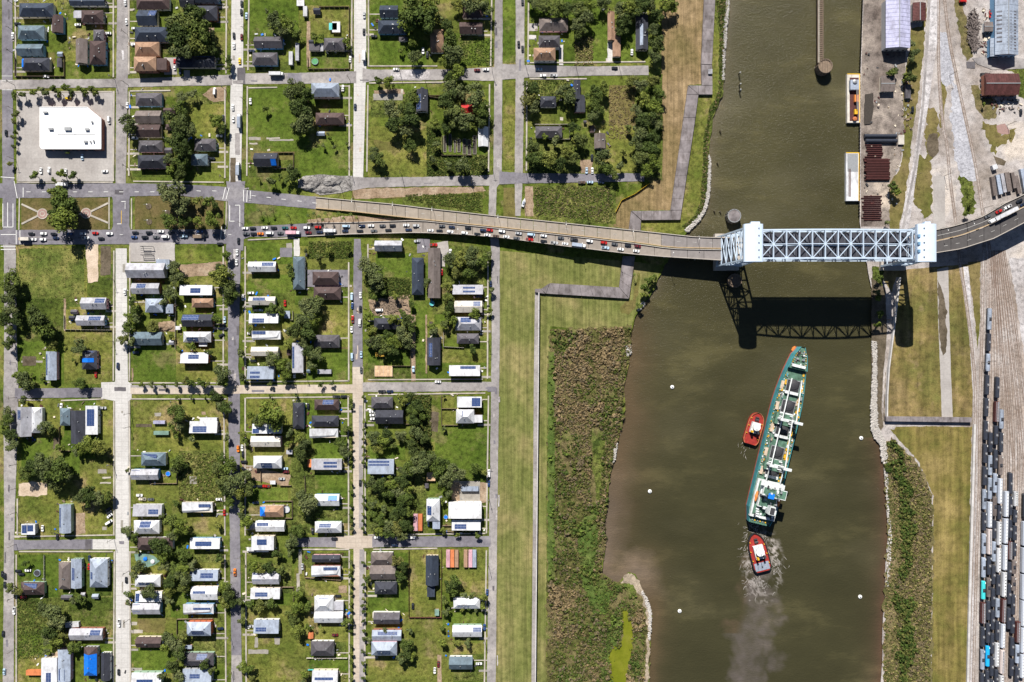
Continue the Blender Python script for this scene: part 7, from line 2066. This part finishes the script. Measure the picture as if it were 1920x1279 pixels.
WAG = [
 (0,'577,620,l 624,660,k 662,698,l 702,742,k 745,783,k 788,827,k 832,870,k 874,912,k 917,957,l 960,997,k 1000,1041,l 1045,1085,l 1089,1126,c 1130,1170,n 1175,1215,k 1218,1258,l 1262,1302,k'),
 (1,'810,850,k 853,893,l 895,938,l 941,990,h 992,1040,p 1043,1080,k 1083,1122,g 1127,1165,k 1168,1208,k 1211,1252,b 1257,1297,k'),
 (2,'706,748,k 752,792,n 797,836,k 842,881,k 887,926,l 931,970,g 975,1012,k 1015,1055,l 1060,1098,k 1103,1140,k 1144,1183,k 1187,1228,k 1231,1270,k 1274,1312,k'),
 (3,'767,806,l 810,850,k 853,893,g 897,945,h 947,976,k 978,1023,w 1028,1074,w 1077,1118,k 1122,1160,l 1164,1203,k 1206,1251,w 1255,1292,k'),
 (4,'921,970,h 972,1020,h 1022,1070,h 1073,1120,w 1123,1168,n 1170,1216,h 1219,1264,p 1267,1310,w'),
 (5,'886,928,k 930,968,k 974,1011,k 1015,1050,n 1053,1090,k 1095,1135,k 1140,1182,k'),
 (6,'921,950,w 955,982,k 985,1015,k 1017,1045,k 1050,1078,g 1081,1110,g 1114,1155,k 1157,1190,k 1195,1232,k 1235,1270,k'),
 (7,'1166,1206,n 1209,1246,l 1250,1288,k'),
 (8,'926,972,k 978,1024,h 1027,1075,h 1077,1125,h 1126,1175,h 1177,1225,h 1227,1272,h')]
for ti, data in WAG:
    for tok in data.split():
        a = tok.split(','); y0, y1 = float(a[0]), float(a[1])
        tab = [(p[1], p[0]) for p in TR[ti]]
        xa = lerpt(tab, y0)[0]; xb = lerpt(tab, y1)[0]
        wagon(0.5*(xa+xb), y0, y1, a[2], math.atan2((xb-xa), (y1-y0)), ti)

# ------------------------------------------------------------------ industrial yard
def shed_big(px, py, w, h, ax, col, z, label, wall='wl_grey', rise=None, cat='warehouse', name='warehouse', panels=12, lights=None):
    c = W(px, py, z+1); c.z = 0; k = S*(H-z-1)/H; hw, hd = w*k/2, h*k/2
    e = empty(name, c); tag(e, label, cat)
    q = MB(); q.box(-hw+.4,hw-.4,-hd+.4,hd-.4,-.3,z); q.obj('wall', M[wall], e)
    rise = rise or 0.28*min(hw, hd)
    v, f, zf = roof_geom(hw, hd, 'gable', ax, rise)
    ro = link('roof', mesh('roof', v, f, M[col]), e, (0,0,z))
    # standing seams
    n = panels
    for i in range(n):
        for s_ in (-1, 1):
            q = MB()
            if ax == 'y':
                y = -hd + 2*hd*(i+.5)/n; q.bar((0,y,rise+.05),(s_*hw,y,.05),0.14,0.14)
            else:
                x = -hw + 2*hw*(i+.5)/n; q.bar((x,0,rise+.05),(x,s_*hd,.05),0.14,0.14)
            q.obj('roof_seam', M[col], ro)
    q = MB()
    if ax == 'y': q.box(-.3,.3,-hd,hd,rise-.05,rise+.2)
    else: q.box(-hw,hw,-.3,.3,rise-.05,rise+.2)
    q.obj('ridge_cap', M['metal'], ro)
    if lights:
        for (fx, fy, fw, fh) in lights:
            x0 = -hw + 2*hw*fx; x1 = x0 + 2*hw*fw; y1 = hd - 2*hd*fy; y0 = y1 - 2*hd*fh
            vs = [(x, y, zf(x,y)+.12) for x, y in ((x0,y0),(x1,y0),(x1,y1),(x0,y1))]
            link('roof_light', mesh('roof_light', vs, [(0,1,2,3)], M['mg']), ro)
    for i in range(4):
        q = MB(); x = -hw*.7 + hw*.45*i; q.box(x,x+1.6,-hd+.3,-hd+.42,1,3); q.obj('window', M['glass'], e)
    return e
shed_big(1685, 43, 46, 92, 'y', 'lav', 8, 'large warehouse with pale lavender gabled roof beside the quay')
shed_big(1725, 21, 25, 34, 'y', 'rust', 5, 'small rusty roofed shed beside the pale lavender warehouse', 'wl_grey')
shed_big(1666, 148+8, 0.1+26, 30, 'x', 'mgb', 4, 'flat grey concrete block house on the quay yard', 'wl_cream', 0.4, 'building', 'block_house', 3)
shed_big(1889, 40, 44, 124, 'y', 'lb', 7, 'long pale blue roofed shed with rows of roof lights', 'wl_blue', None, 'warehouse', 'warehouse', 10,
         [(0.06,0.34+0.065*i,0.2,0.022) for i in range(8)] + [(0.44,0.34+0.047*i,0.2,0.02) for i in range(13)] + [(0.78,0.34+0.047*i,0.1,0.02) for i in range(13)])
shed_big(1867, 88, 18, 34, 'y', 'lb', 5, 'lower pale blue lean-to joined to the long roof light shed', 'wl_blue', 0.8, 'shed', 'lean_to', 5)
shed_big(1880, 157, 64, 40, 'x', 'rust', 6, 'dark red roofed shed surrounded by scrap beside the access road', 'wl_brick', None, 'warehouse', 'warehouse', 14)
shed_big(1858, 49, 22, 18, 'x', 'mgb', 4, 'small grey office beside the long roof light shed', 'wl_white', 0.5, 'office', 'site_office', 3)
# pipe stacks
def pipes(label, x0, x1, y0, y1, n, r, m='pipe', layers=1):
    c = W(0.5*(x0+x1), 0.5*(y0+y1), 1); c.z = 0; e = empty('pipe_stack', c); tag(e, label, 'pipes', 'stacked pipes')
    hx = 0.5*(x1-x0)*S; hy = 0.5*(y1-y0)*S
    for l in range(layers):
        for i in range(n - l):
            y = -hy + 2*hy*(i+.5+.5*l)/n; j = random.uniform(-1.2,1.2)
            q = MB(); q.tube((-hx+j,y,r+l*r*1.75),(hx+j*.5,y,r+l*r*1.75),r,r,10); q.obj('steel_pipe', M[m], e)
pipes('dense stack of dark red pipes beside the empty white barge', 1622, 1667, 297, 339, 14, 0.58, 'pipe', 2)
pipes('spread row of dark red pipes beside the bridge', 1618, 1653, 366, 414, 13, 0.42)
pipes('short dark red pipes above the dense pipe stack', 1625, 1655, 270, 296, 7, 0.5)
pipes('two long thick dark pipes lying above the pipe stacks', 1620, 1680, 251, 269, 2, 1.5, 'pipe_dark')
def heap(px, py, rx, ry, h, m, label, cat, name):
    c = W(px, py); q = MB(); n = 26; rings = []
    for k in range(7):
        t = k/6; s_ = math.cos(t*math.pi/2)**0.8
        rings.append([(rx*S*max(.02,s_)*math.cos(a)*(1+.12*mnoise.noise(Vector((math.cos(a)*2,math.sin(a)*2,t*3)))), ry*S*max(.02,s_)*math.sin(a)*(1+.12*mnoise.noise(Vector((math.cos(a)*2+5,math.sin(a)*2,t*3)))), h*math.sin(t*math.pi/2) - (.2 if k == 0 else 0)) for a in (2*math.pi*i/n for i in range(n))])
    q.loft(rings)
    q.v = [(x + .7*S*mnoise.noise(Vector((x*.5,y*.5,7)))*3, y + .7*S*mnoise.noise(Vector((x*.5,y*.5,17)))*3, z*(1 + .55*mnoise.noise(Vector((x*.35,y*.35,3))))) for x, y, z in q.v]
    tag(q.obj(name, M[m], None, c, 0), label, cat)
q = MB(); c = W(1630,204); q.prism([((p[0]-1630)*S, (204-p[1])*S) for p in natural([(1622,178),(1637,175),(1637,205),(1633,232),(1620,234),(1620,205)],4,1.2,3)], -.1, .7)
tag(q.obj('coal_heap', M['soil'], None, c), 'flat black coal heap beside the quay edge', 'heap')
heap(580, 344, 21, 14, 3.0, 'heap', 'large grey gravel heap above the avenue ramp', 'heap', 'gravel_heap')
heap(622, 340, 20, 9, 2.2, 'heap', 'long low gravel heap beside the white street end', 'heap', 'gravel_heap')
heap(606, 356, 30, 6, 1.3, 'heap', 'thin gravel ridge just above the ramp wall', 'heap', 'gravel_heap')
heap(311, 612, 14, 9, 1.6, 'dirt', 'brown dirt heap behind the slate blue house', 'heap', 'dirt_heap')
heap(110, 1232, 12, 10, 1.2, 'dirt', 'orange brown earth heap above the white solar house', 'heap', 'dirt_heap')
# trailers parked by the east ramp
for px, py, w, h, col, rot, lab in ((1864.5,349,7,36,'mgb',8,'brown flat trailer, first of the row below the dirt yard'),(1874,346,7,37,'lb',10,'bright blue trailer beside the white trailer'),(1882,343,6.5,36,'lg',10,'pale grey trailer second in the trailer row'),
                                  (1891,341,9,36,'mgb',10,'wide grey brown trailer in the middle of the trailer row'),(1901,338,6,30,'mgb',10,'narrow brown trailer in the trailer row'),(1909,346,6.5,34,'mgb',12,'brown flat trailer nearest the ramp'),(1921,338,8,44,'lb',10,'blue trailer cut by the edge of the photo')):
    container(px, py, w, h, col, lab, rot, 2.8, 'trailer', 'trailer', 'trailers by the east ramp')
container(1866, 313, 9, 9, 'w', 'white lorry cab above the trailer row', 20, 3, 'lorry', 'lorry_cab', None)
container(1703, 167+4, 10, 26, 'mg', 'grey derelict container beside the yard grass strip', 0, 2.6)
container(1690, 262, 11, 18, 'cream', 'cream steel cradle at the end of the thick dark pipes', 0, 1.5, 'cradle', 'steel_cradle', None)
# scrap in the upper yard: separate boxes and beams
rs = random.Random(3)
v = []; 
mb = MB()
for i in range(300):
    x = rs.uniform(1812,1836); y = rs.uniform(18,98)
    if not inside(x, y, [(1814,38),(1826,18),(1838,60),(1836,84),(1822,100),(1813,75)]): continue
    p = W(x, y); a = rs.uniform(0,3.14); L = rs.uniform(.5,3.5); dx, dy = math.cos(a)*L, math.sin(a)*L; z = rs.uniform(.2,1.6)
    mb.bar((p.x-dx,p.y-dy,z),(p.x+dx,p.y+dy,z+rs.uniform(-.3,.4)), rs.uniform(.15,.6))
o = mb.obj('scrap_metal', M['mgb']); tag(o, 'heap of grey scrap metal in the yard left of the long shed', 'scrap', kind='stuff')
mb = MB()
for i in range(230):
    x = rs.gauss(728,17); y = rs.gauss(575,7)
    p = W(x, y); a = rs.uniform(0,3.14); L = rs.uniform(.3,2.2); dx, dy = math.cos(a)*L, math.sin(a)*L; z = rs.uniform(.1,1.0)
    mb.bar((p.x-dx,p.y-dy,z),(p.x+dx,p.y+dy,z+rs.uniform(-.2,.5)), rs.uniform(.2,.8), 0.15)
o = mb.obj('timber_rubble', M['wood']); tag(o, 'timber rubble of a collapsed house above the dark roof', 'rubble', kind='stuff')
mb = MB()
for i in range(160):
    x = rs.uniform(1838,1856); y = rs.uniform(138,185); p = W(x, y); s_ = rs.uniform(.3,1.0)
    mb.box(p.x-s_,p.x+s_,p.y-s_*.7,p.y+s_*.7,0,rs.uniform(.4,1.6))
o = mb.obj('scrap_metal', M['darkmetal']); tag(o, 'dark scrap beside the dark red roofed shed', 'scrap', kind='stuff')

# ------------------------------------------------------------------ poles, lamps, fences, drives
POLE = MB(); POLE.tube((0,0,0),(0,0,11),0.17,0.12,8); POLE = POLE.me('pole', M['woodp'])
ARM = MB(); ARM.box(-1.3,1.3,-.07,.07,10.1,10.3); ARM = ARM.me('crossarm', M['woodp'])
TRF = MB(); TRF.lathe([(.3,8.6),(.3,9.6),(.1,9.7)],8,.45,0); TRF = TRF.me('transformer', M['metal'])
def pole(px, py, rz=0.0):
    p = W(px, py); p.z = 0; e = empty('utility_pole', p, rz)
    link('pole', POLE, e); link('crossarm', ARM, e)
    if random.random() < .4: link('transformer', TRF, e)
    later('pole', px, py, e, 'wooden utility pole', 'utility pole', 'utility poles')
for x, y in ((30,12),(29,60),(28,102),(28,160),(30,207),(31,262),(31,300),(33,460),(32,505),(33,545),(30,680),(32,745),(33,870),(32,915),(32,960),(31,1020),(30,1118),(31,1215),
             (214,55),(240,66),(216,150),(241,160),(239,205),(242,315),(425,40),(425,110),(424,170),(421,335),(462,60),(460,190),(463,350),(455,420),(657,66),(656,150),(657,230),(659,322),(657,350),
             (690,65),(750,135),(753,327),(800,160),(921,40),(923,135),(923,315),(985,120),(1080,126),(1160,122),(985,318),(700,640),(915,640),(916,530),(916,860),(917,935),(916,1060),(913,1120),(908,1198),(690,1130),
             (560,50),(555,722),(574,700),(520,755),(330,753),(245,775),(244,800),(214,525),(213,640),(213,870),(214,1010),(243,1070),(244,1160),(420,780),(425,935),(428,1050),(432,1190),(434,1260),(455,1040),
             (420,607),(640,352),(885,345),(985,395),(1100,400),(1780,142),(1770,330),(1715,330),(1845,390),(1888,235),(1840,680),(1660,600)):
    pole(x, y, random.choice((0, math.pi/2)) + random.uniform(-.1,.1))
LP = MB(); LP.tube((0,0,0),(0,0,9),0.13,0.08,8); LP.tube((0,0,8.9),(0,-2.4,9.4),0.07,0.06,6); LP = LP.me('lamp_post', M['metal'])
LH = MB(); LH.box(-.22,.22,-3.1,-2.3,9.3,9.5); LH = LH.me('lamp_head', M['trim'])
def lamp(px, py, z, rz=0.0, where='bridge'):
    p = W(px, py, z); e = empty('street_lamp', p, rz); link('lamp_post', LP, e); link('lamp_head', LH, e)
    later('lamp ' + where, px, py, e, 'grey street lamp', 'street lamp', 'street lamps')
for x in (664,739,812,934,1060,1184,1306): lamp(x, lerp_edge(E_N, x) - .3, zdeck(x))
for x in (620,700,790,860,1000,1090,1160,1258): lamp(x, lerp_edge(E_S, x) + .3, zdeck(x), math.pi)
for x in (1763,1811,1866): lamp(x, lerp_edge(F_N, x) - .3, zdeck(x), 0.3)
for x, y in ((279,387),(280,416),(314,399)): lamp(x, y, 0.1, 1.57, 'median')

def fence(pts, label, h=1.9, m='fence'):
    c = W(*pts[0]); e = empty('fence', c); tag(e, label, 'fence', 'garden fences')
    for a, b in zip(pts, pts[1:]):
        A = W(*a) - c; B = W(*b) - c; L = (B-A).length; n = max(1, round(L/4.0))
        for i in range(n):
            p = A.lerp(B, i/n + .004); q_ = A.lerp(B, (i+1)/n - .004)
            q = MB(); q.bar((p.x,p.y,h/2),(q_.x,q_.y,h/2),0.12,h); q.obj('fence_panel', M[m], e)
    return e
FEN = [([(30,109),(30,144),(122,144),(122,112)],'wooden fence around the dark roof with a blue patch'),([(598,14),(655,14),(655,130),(578,130),(578,108)],'wooden fence around the green pool garden'),
       ([(512,287),(551,287),(551,316),(512,316)],'fence around the yard behind the blue patched dark roof'),([(122,592),(122,618),(210,619)],'fence below the second light grey solar house'),
       ([(330,552),(330,655)],'grey fence between back gardens in the third row, second block'),([(285,906),(333,906),(333,885)],'wooden fence around the small blue pool'),
       ([(550,583),(550,600),(545,600)],'short fence beside the pale blue shed'),([(496,939),(549,939),(549,971),(535,971)],'wooden fence around the white covered pool'),
       ([(767,1030),(767,1157),(828,1157),(828,1030)],'dark red board fence around the mown lot with the navy roof'),([(572,1058),(572,1082),(640,1087)],'fence below the folded white roof in the bottom third block'),
       ([(690,655),(770,655),(770,686),(735,686)],'fence round the lawn with the yellow shed'),([(828,740),(828,797),(860,797)],'fence around the small lawn left of the dark solar roof'),([(828,766),(856,766)],'cross fence between the two small lawns'),
       ([(770,746),(770,795),(757,795)],'fence behind the two dark roofs in the fourth row'),([(84.5,1040),(84.5,1118)],'long pale fence beside the brown solar roof'),([(113,800),(113,845),(133,845)],'fence below the small slate blue roof'),
       ([(572,892),(574,932)],'fence along the overgrown strip in the third block'),([(523,1100),(551,1100),(551,1128)],'fence round the pergola garden'),([(333,1160),(333,1190)],'wire fence corner above the orange walled house'),([(333,1160),(400,1159)],'wire fence line above the orange walled house'),
       ([(575,1233),(652,1233)],'fence below the grey hip roof with the covered porch'),([(578,1255),(628,1254)],'teal fence above the last white solar house'),([(832,622),(832,650),(870,652)],'fence beside the grey hip roof near the levee road'),
       ([(1002,234),(1048,234),(1068,234),(1068,262),(1030,262)],'hedge fence around the grey hip roof below the dark one'),([(1154,398),(1165,376),(1190,364),(1218,344)],'yellow topped barrier curving round the dry levee'),
       ([(844,186),(842,188),(805,182)],'garden fence beside the red roof'),([(664+120,180),(826,180)],'dark hedge fence above the garden lot'),([(829,255),(829,292),(885,292)],'fence around the garden beds'),
       ([(848,985),(830,985),(830,995),(850,997)],'small fence below the big white sloping roof'),([(490,905),(490,878)],'short dark fence left of the solar hip roof'),([(525,910),(547,910)],'low fence below the parked cars in the third block')]
for pts, lab in FEN:
    fence(pts, lab, 1.9, 'yellow' if 'yellow topped' in lab else ('rust' if 'dark red' in lab else ('teal' if 'teal' in lab else ('fence_pale' if 'pale' in lab or 'grey' in lab else 'fence'))))

# drives and front paths of the houses
for ln in HOUSES.strip().split('\n'):
    a = ln.split(); cx, cy, w, h = map(float, a[:4]); r_, c_ = block(cx, cy)
    left = {0:31,1:244,2:461,3:690,4:988}[c_]; right = {0:213,1:422,2:654,3:914,4:1215}[c_]
    if w < h or c_ == 4: continue
    side = cx - left < right - cx
    x0, x1 = (left, cx - w/2 + 1) if side else (cx + w/2 - 1, right)
    if x1 - x0 < 3: continue
    y = cy + random.choice((-.25,.25,.3))*h
    sheet('path', rect(x0, y-.9, x1, y+.9), layer_c(), 'walk')
    if random.random() < .65:
        yd = cy + h/2 + random.uniform(1.5,3.5)
        xl = random.uniform(8, 20)
        sheet('driveway', rect(left-6, yd-2, left+xl, yd+2) if side else rect(right-xl, yd-2, right+6, yd+2), layer_c(), random.choice(('walk','walk_dim','walk')))

# old slabs and footings left in the grass
for x0, y0, x1, y1, m in ((466,257,489,263,'walk_dim'),(500,258,525,261,'walk'),(505,261,550,264,'walk_dim'),(468,268,483,271,'walk'),(537,456,548,466,'walk_dim'),(525,465,548,482,'asphalt'),(478,1195,484,1214,'walk_dim'),(515,1194,525,1208,'walk_dim'),(466,1218,503,1226,'walk_dim'),
        (184,880,200,888,'walk_dim'),(188,904,208,907,'walk'),(192,894,208,897,'walk'),(246,1181,268,1187,'walk'),(246,1252,267,1258,'walk_dim'),(247,1166,257,1172,'walk'),(356,893,369,907,'walk_dim'),(255,795,285,801,'mud'),(290,774,302,781,'walk_dim'),(378,772,386,778,'dirt'),(40,676,80,680,'walk_dim'),(42,668,68,686,'soilpatch'),
        (100,820,112,842,'mud'),(192,988,200,994,'walk_dim'),(635,1098,650,1112,'dirt'),(860,300,868,304,'walk'),(1050,220,1056,226,'walk'),(1136,110,1146,118,'walk'),(1139,72,1148,118,'concrete_white'),(1048,84,1056,122,'concrete_white'),(991,66,1006,74,'concrete_white'),(991,44,1008,58,'lotconc'),(96,42,122,58,'lotconc'),(308,108,332,140,'lotconc'),(345,132,356,145,'lotconc'),
        (380,52,402,68,'dirt'),(551,447,562,480,'concrete_white'),(575,40,582,125,'dirt'),(752,168,756,176,'walk'),(700,176,755,188,'walk_dim'),(771,590,779,715,'dirt'),(798,590,801,700,'dirt'),(247,690,250,714,'dirt'),(60,1280,100,1284,'dirt'),(120,560,124,620,'dirt'),(820,1228,828,1279,'dirt'),(800,1180,812,1279,'lawn2'),(560,1030,566,1075,'walk_dim'),(556,1075,562,1110,'walk')):
    sheet('old_slab', rect(x0, y0, x1, y1), layer(), m if m != 'soilpatch' else 'mud', 0.9)
# oddments lying about the gardens and the industrial yard
def oddments(name, label, n, pick, cols):
    rn = random.Random(n); mb = MB()
    for i in range(n):
        x, y = pick(rn); p = W(x, y); a = rn.uniform(0, 3.14); L = rn.uniform(.25,1.3); w = rn.uniform(.15,.7); mb.m = rn.randrange(len(cols))
        dx, dy = math.cos(a)*L, math.sin(a)*L; h = rn.uniform(.15,1.0)
        mb.bar((p.x-dx,p.y-dy,h/2),(p.x+dx,p.y+dy,h/2), w*2, h)
    tag(mb.obj(name, cols), label, 'debris', kind='stuff')
HP = [tuple(map(float, ln.split()[:4])) for ln in HOUSES.strip().split('\n')]
def yardpick(rn):
    cx, cy, w, h = rn.choice(HP); a = rn.choice((-1,1))
    return (cx + rn.uniform(-.7,.7)*w, cy + a*(h/2 + rn.uniform(1,7))) if rn.random() < .6 else (cx + a*(w/2 + rn.uniform(1,12)), cy + rn.uniform(-.6,.6)*h)
oddments('yard_debris', 'oddments, boards and bins lying about the house gardens', 900, yardpick, [M['trim'], M['wood'], M['metal'], M['darkmetal'], M['tarp'], M['wl_cream'], M['rust'], M['walk']])
oddments('yard_debris', 'pallets, drums and scrap scattered over the industrial yard', 210, lambda rn: rn.choice(((rn.uniform(1620,1692), rn.uniform(95,415)), (rn.gauss(1880,16), rn.gauss(196,8)), (rn.uniform(1840,1862), rn.uniform(10,110)), (rn.uniform(1690,1708), rn.uniform(150,250)))), [M['wood'], M['metal'], M['darkmetal'], M['rust'], M['wl_cream'], M['mgb']])

# patched and worn places in the roads
rp = random.Random(8)
def patch(x0, y0, x1, y1, m):
    ZR[0] += 0.0004
    sheet('road_patch', rect(x0, y0, x1, y1), ZR[0], m, 0.8)
patch(445,127,460,158,'asphalt_dark'); patch(441,250,450,290,'asphalt_pale'); patch(432,296,442,342,'mud'); patch(160,1012,172,1030,'asphalt_dark'); patch(540,138,566,155,'asphalt'); patch(733,132,806,148,'gravel'); patch(1812,116,1828,128,'asphalt_dark')
for i in range(120):
    k = rp.random()
    if k < .62:
        xs = rp.choice((14,18,227,440,671,929,975,931)); y = rp.uniform(0,1270)
        if 345 < y < 460 or (xs == 975 and y > 320): continue
        w = rp.uniform(1.5,5); h = rp.uniform(3,22); x = xs + rp.uniform(-6,4)
        m = ('concrete_tan' if xs in (671,) else 'walk_dim') if xs in (227,) and y > 460 or xs == 440 and y < 340 or xs == 671 else rp.choice(('asphalt_dark','asphalt','gravel'))
        patch(x, y, x+w, y+h, m)
    else:
        ys = rp.choice((152,352,360,438,446,731,1018,340)); x = rp.uniform(0,915)
        if ys in (438,446,352,360) and x > 560: continue
        if ys == 340 and x < 680: continue
        patch(x, ys + rp.uniform(-6,4), x + rp.uniform(4,24), ys + rp.uniform(-2,6), rp.choice(('asphalt_dark','asphalt','asphalt_pale')))

# ------------------------------------------------------------------ labels that single things out by look and place
VS = [(14,'first'),(228,'second'),(441,'third'),(671,'fourth'),(929,'fifth'),(975,'sixth')]
HS = [(155,'upper cross street'),(340,'gravel cross street'),(730,'middle cross street'),(1017,'lower cross street')]
groups = {}
for it in QUEUE:
    kind, px, py, o, head, cat, grp = it
    if kind == 'parked':
        if px > 1300: key = ('yard',)
        else:
            b = min(VS, key=lambda s_: abs(s_[0]-px))
            if abs(b[0]-px) < 15: key = ('vs', b[1])
            else: key = ('blk', block(px, py))
    elif kind in ('tree', 'small tree', 'house', 'shed'):
        key = ('blk', block(px, py)) if px < 1290 else ('bank',)
        if kind == 'house': key += ('left' if px < {0:122,1:335,2:560,3:802,4:1100}[block(px,py)[1]] else 'right',)
    else: key = (kind,)
    groups.setdefault((kind, key), []).append(it)
for (kind, key), items in groups.items():
    hor = kind.startswith('queue') or kind in ('garden bed', 'palm') or kind.startswith('lamp')
    items.sort(key=lambda t: (t[1], t[2]) if hor else (t[2], t[1]))
    for i, (kd, px, py, o, head, cat, grp) in enumerate(items):
        n = ordinal(i+1)
        if kd.startswith('queue'):
            lane = kd[6:]
            lab = f'{head} in the {lane} lane of the bridge queue, {n} from the west' if lane != 'east ramp' else f'{head} on the curved east ramp, {n} from the tower'
        elif kd == 'parked':
            if key[0] == 'vs': lab = f'{head} along the {key[1]} vertical street, {n} car from the top'
            elif key[0] == 'yard': lab = f'{head} in the industrial yard, {n} from the top'
            else: lab = f'{head} parked off street, {n} down, {blockname(key[1])}'
        elif kd == 'house': lab = f'{head}, {n} down {key[2]} side, {blockname(key[1])}'
        elif kd in ('tree', 'small tree', 'shed'):
            lab = f'{head}, {n} from the top, {blockname(key[1])}' if key[0] == 'blk' else f'{head} on the east bank or canal edge, {n} from the top'
        elif kd.startswith('street tree'): lab = f'{head}, {n} from the top, {kd[12:]}'
        elif kd.startswith('wagon'): lab = f'{head}, {n} from the top on the {ordinal(int(kd[5:])+1)} wagon siding'
        elif kd == 'palm': lab = f'{head} near the avenue ramps and gardens, {n} from the west'
        elif kd == 'garden bed': lab = f'{head}, {n} from the west in the row'
        elif kd == 'pole': lab = f'{head} beside the street, {n} counting down the photo'
        elif kd.startswith('lamp'): lab = f'{head} on the {kd[5:]}, {n} from the west'
        else: lab = f'{head}, {n} from the top'
        tag(o, lab, cat, grp)
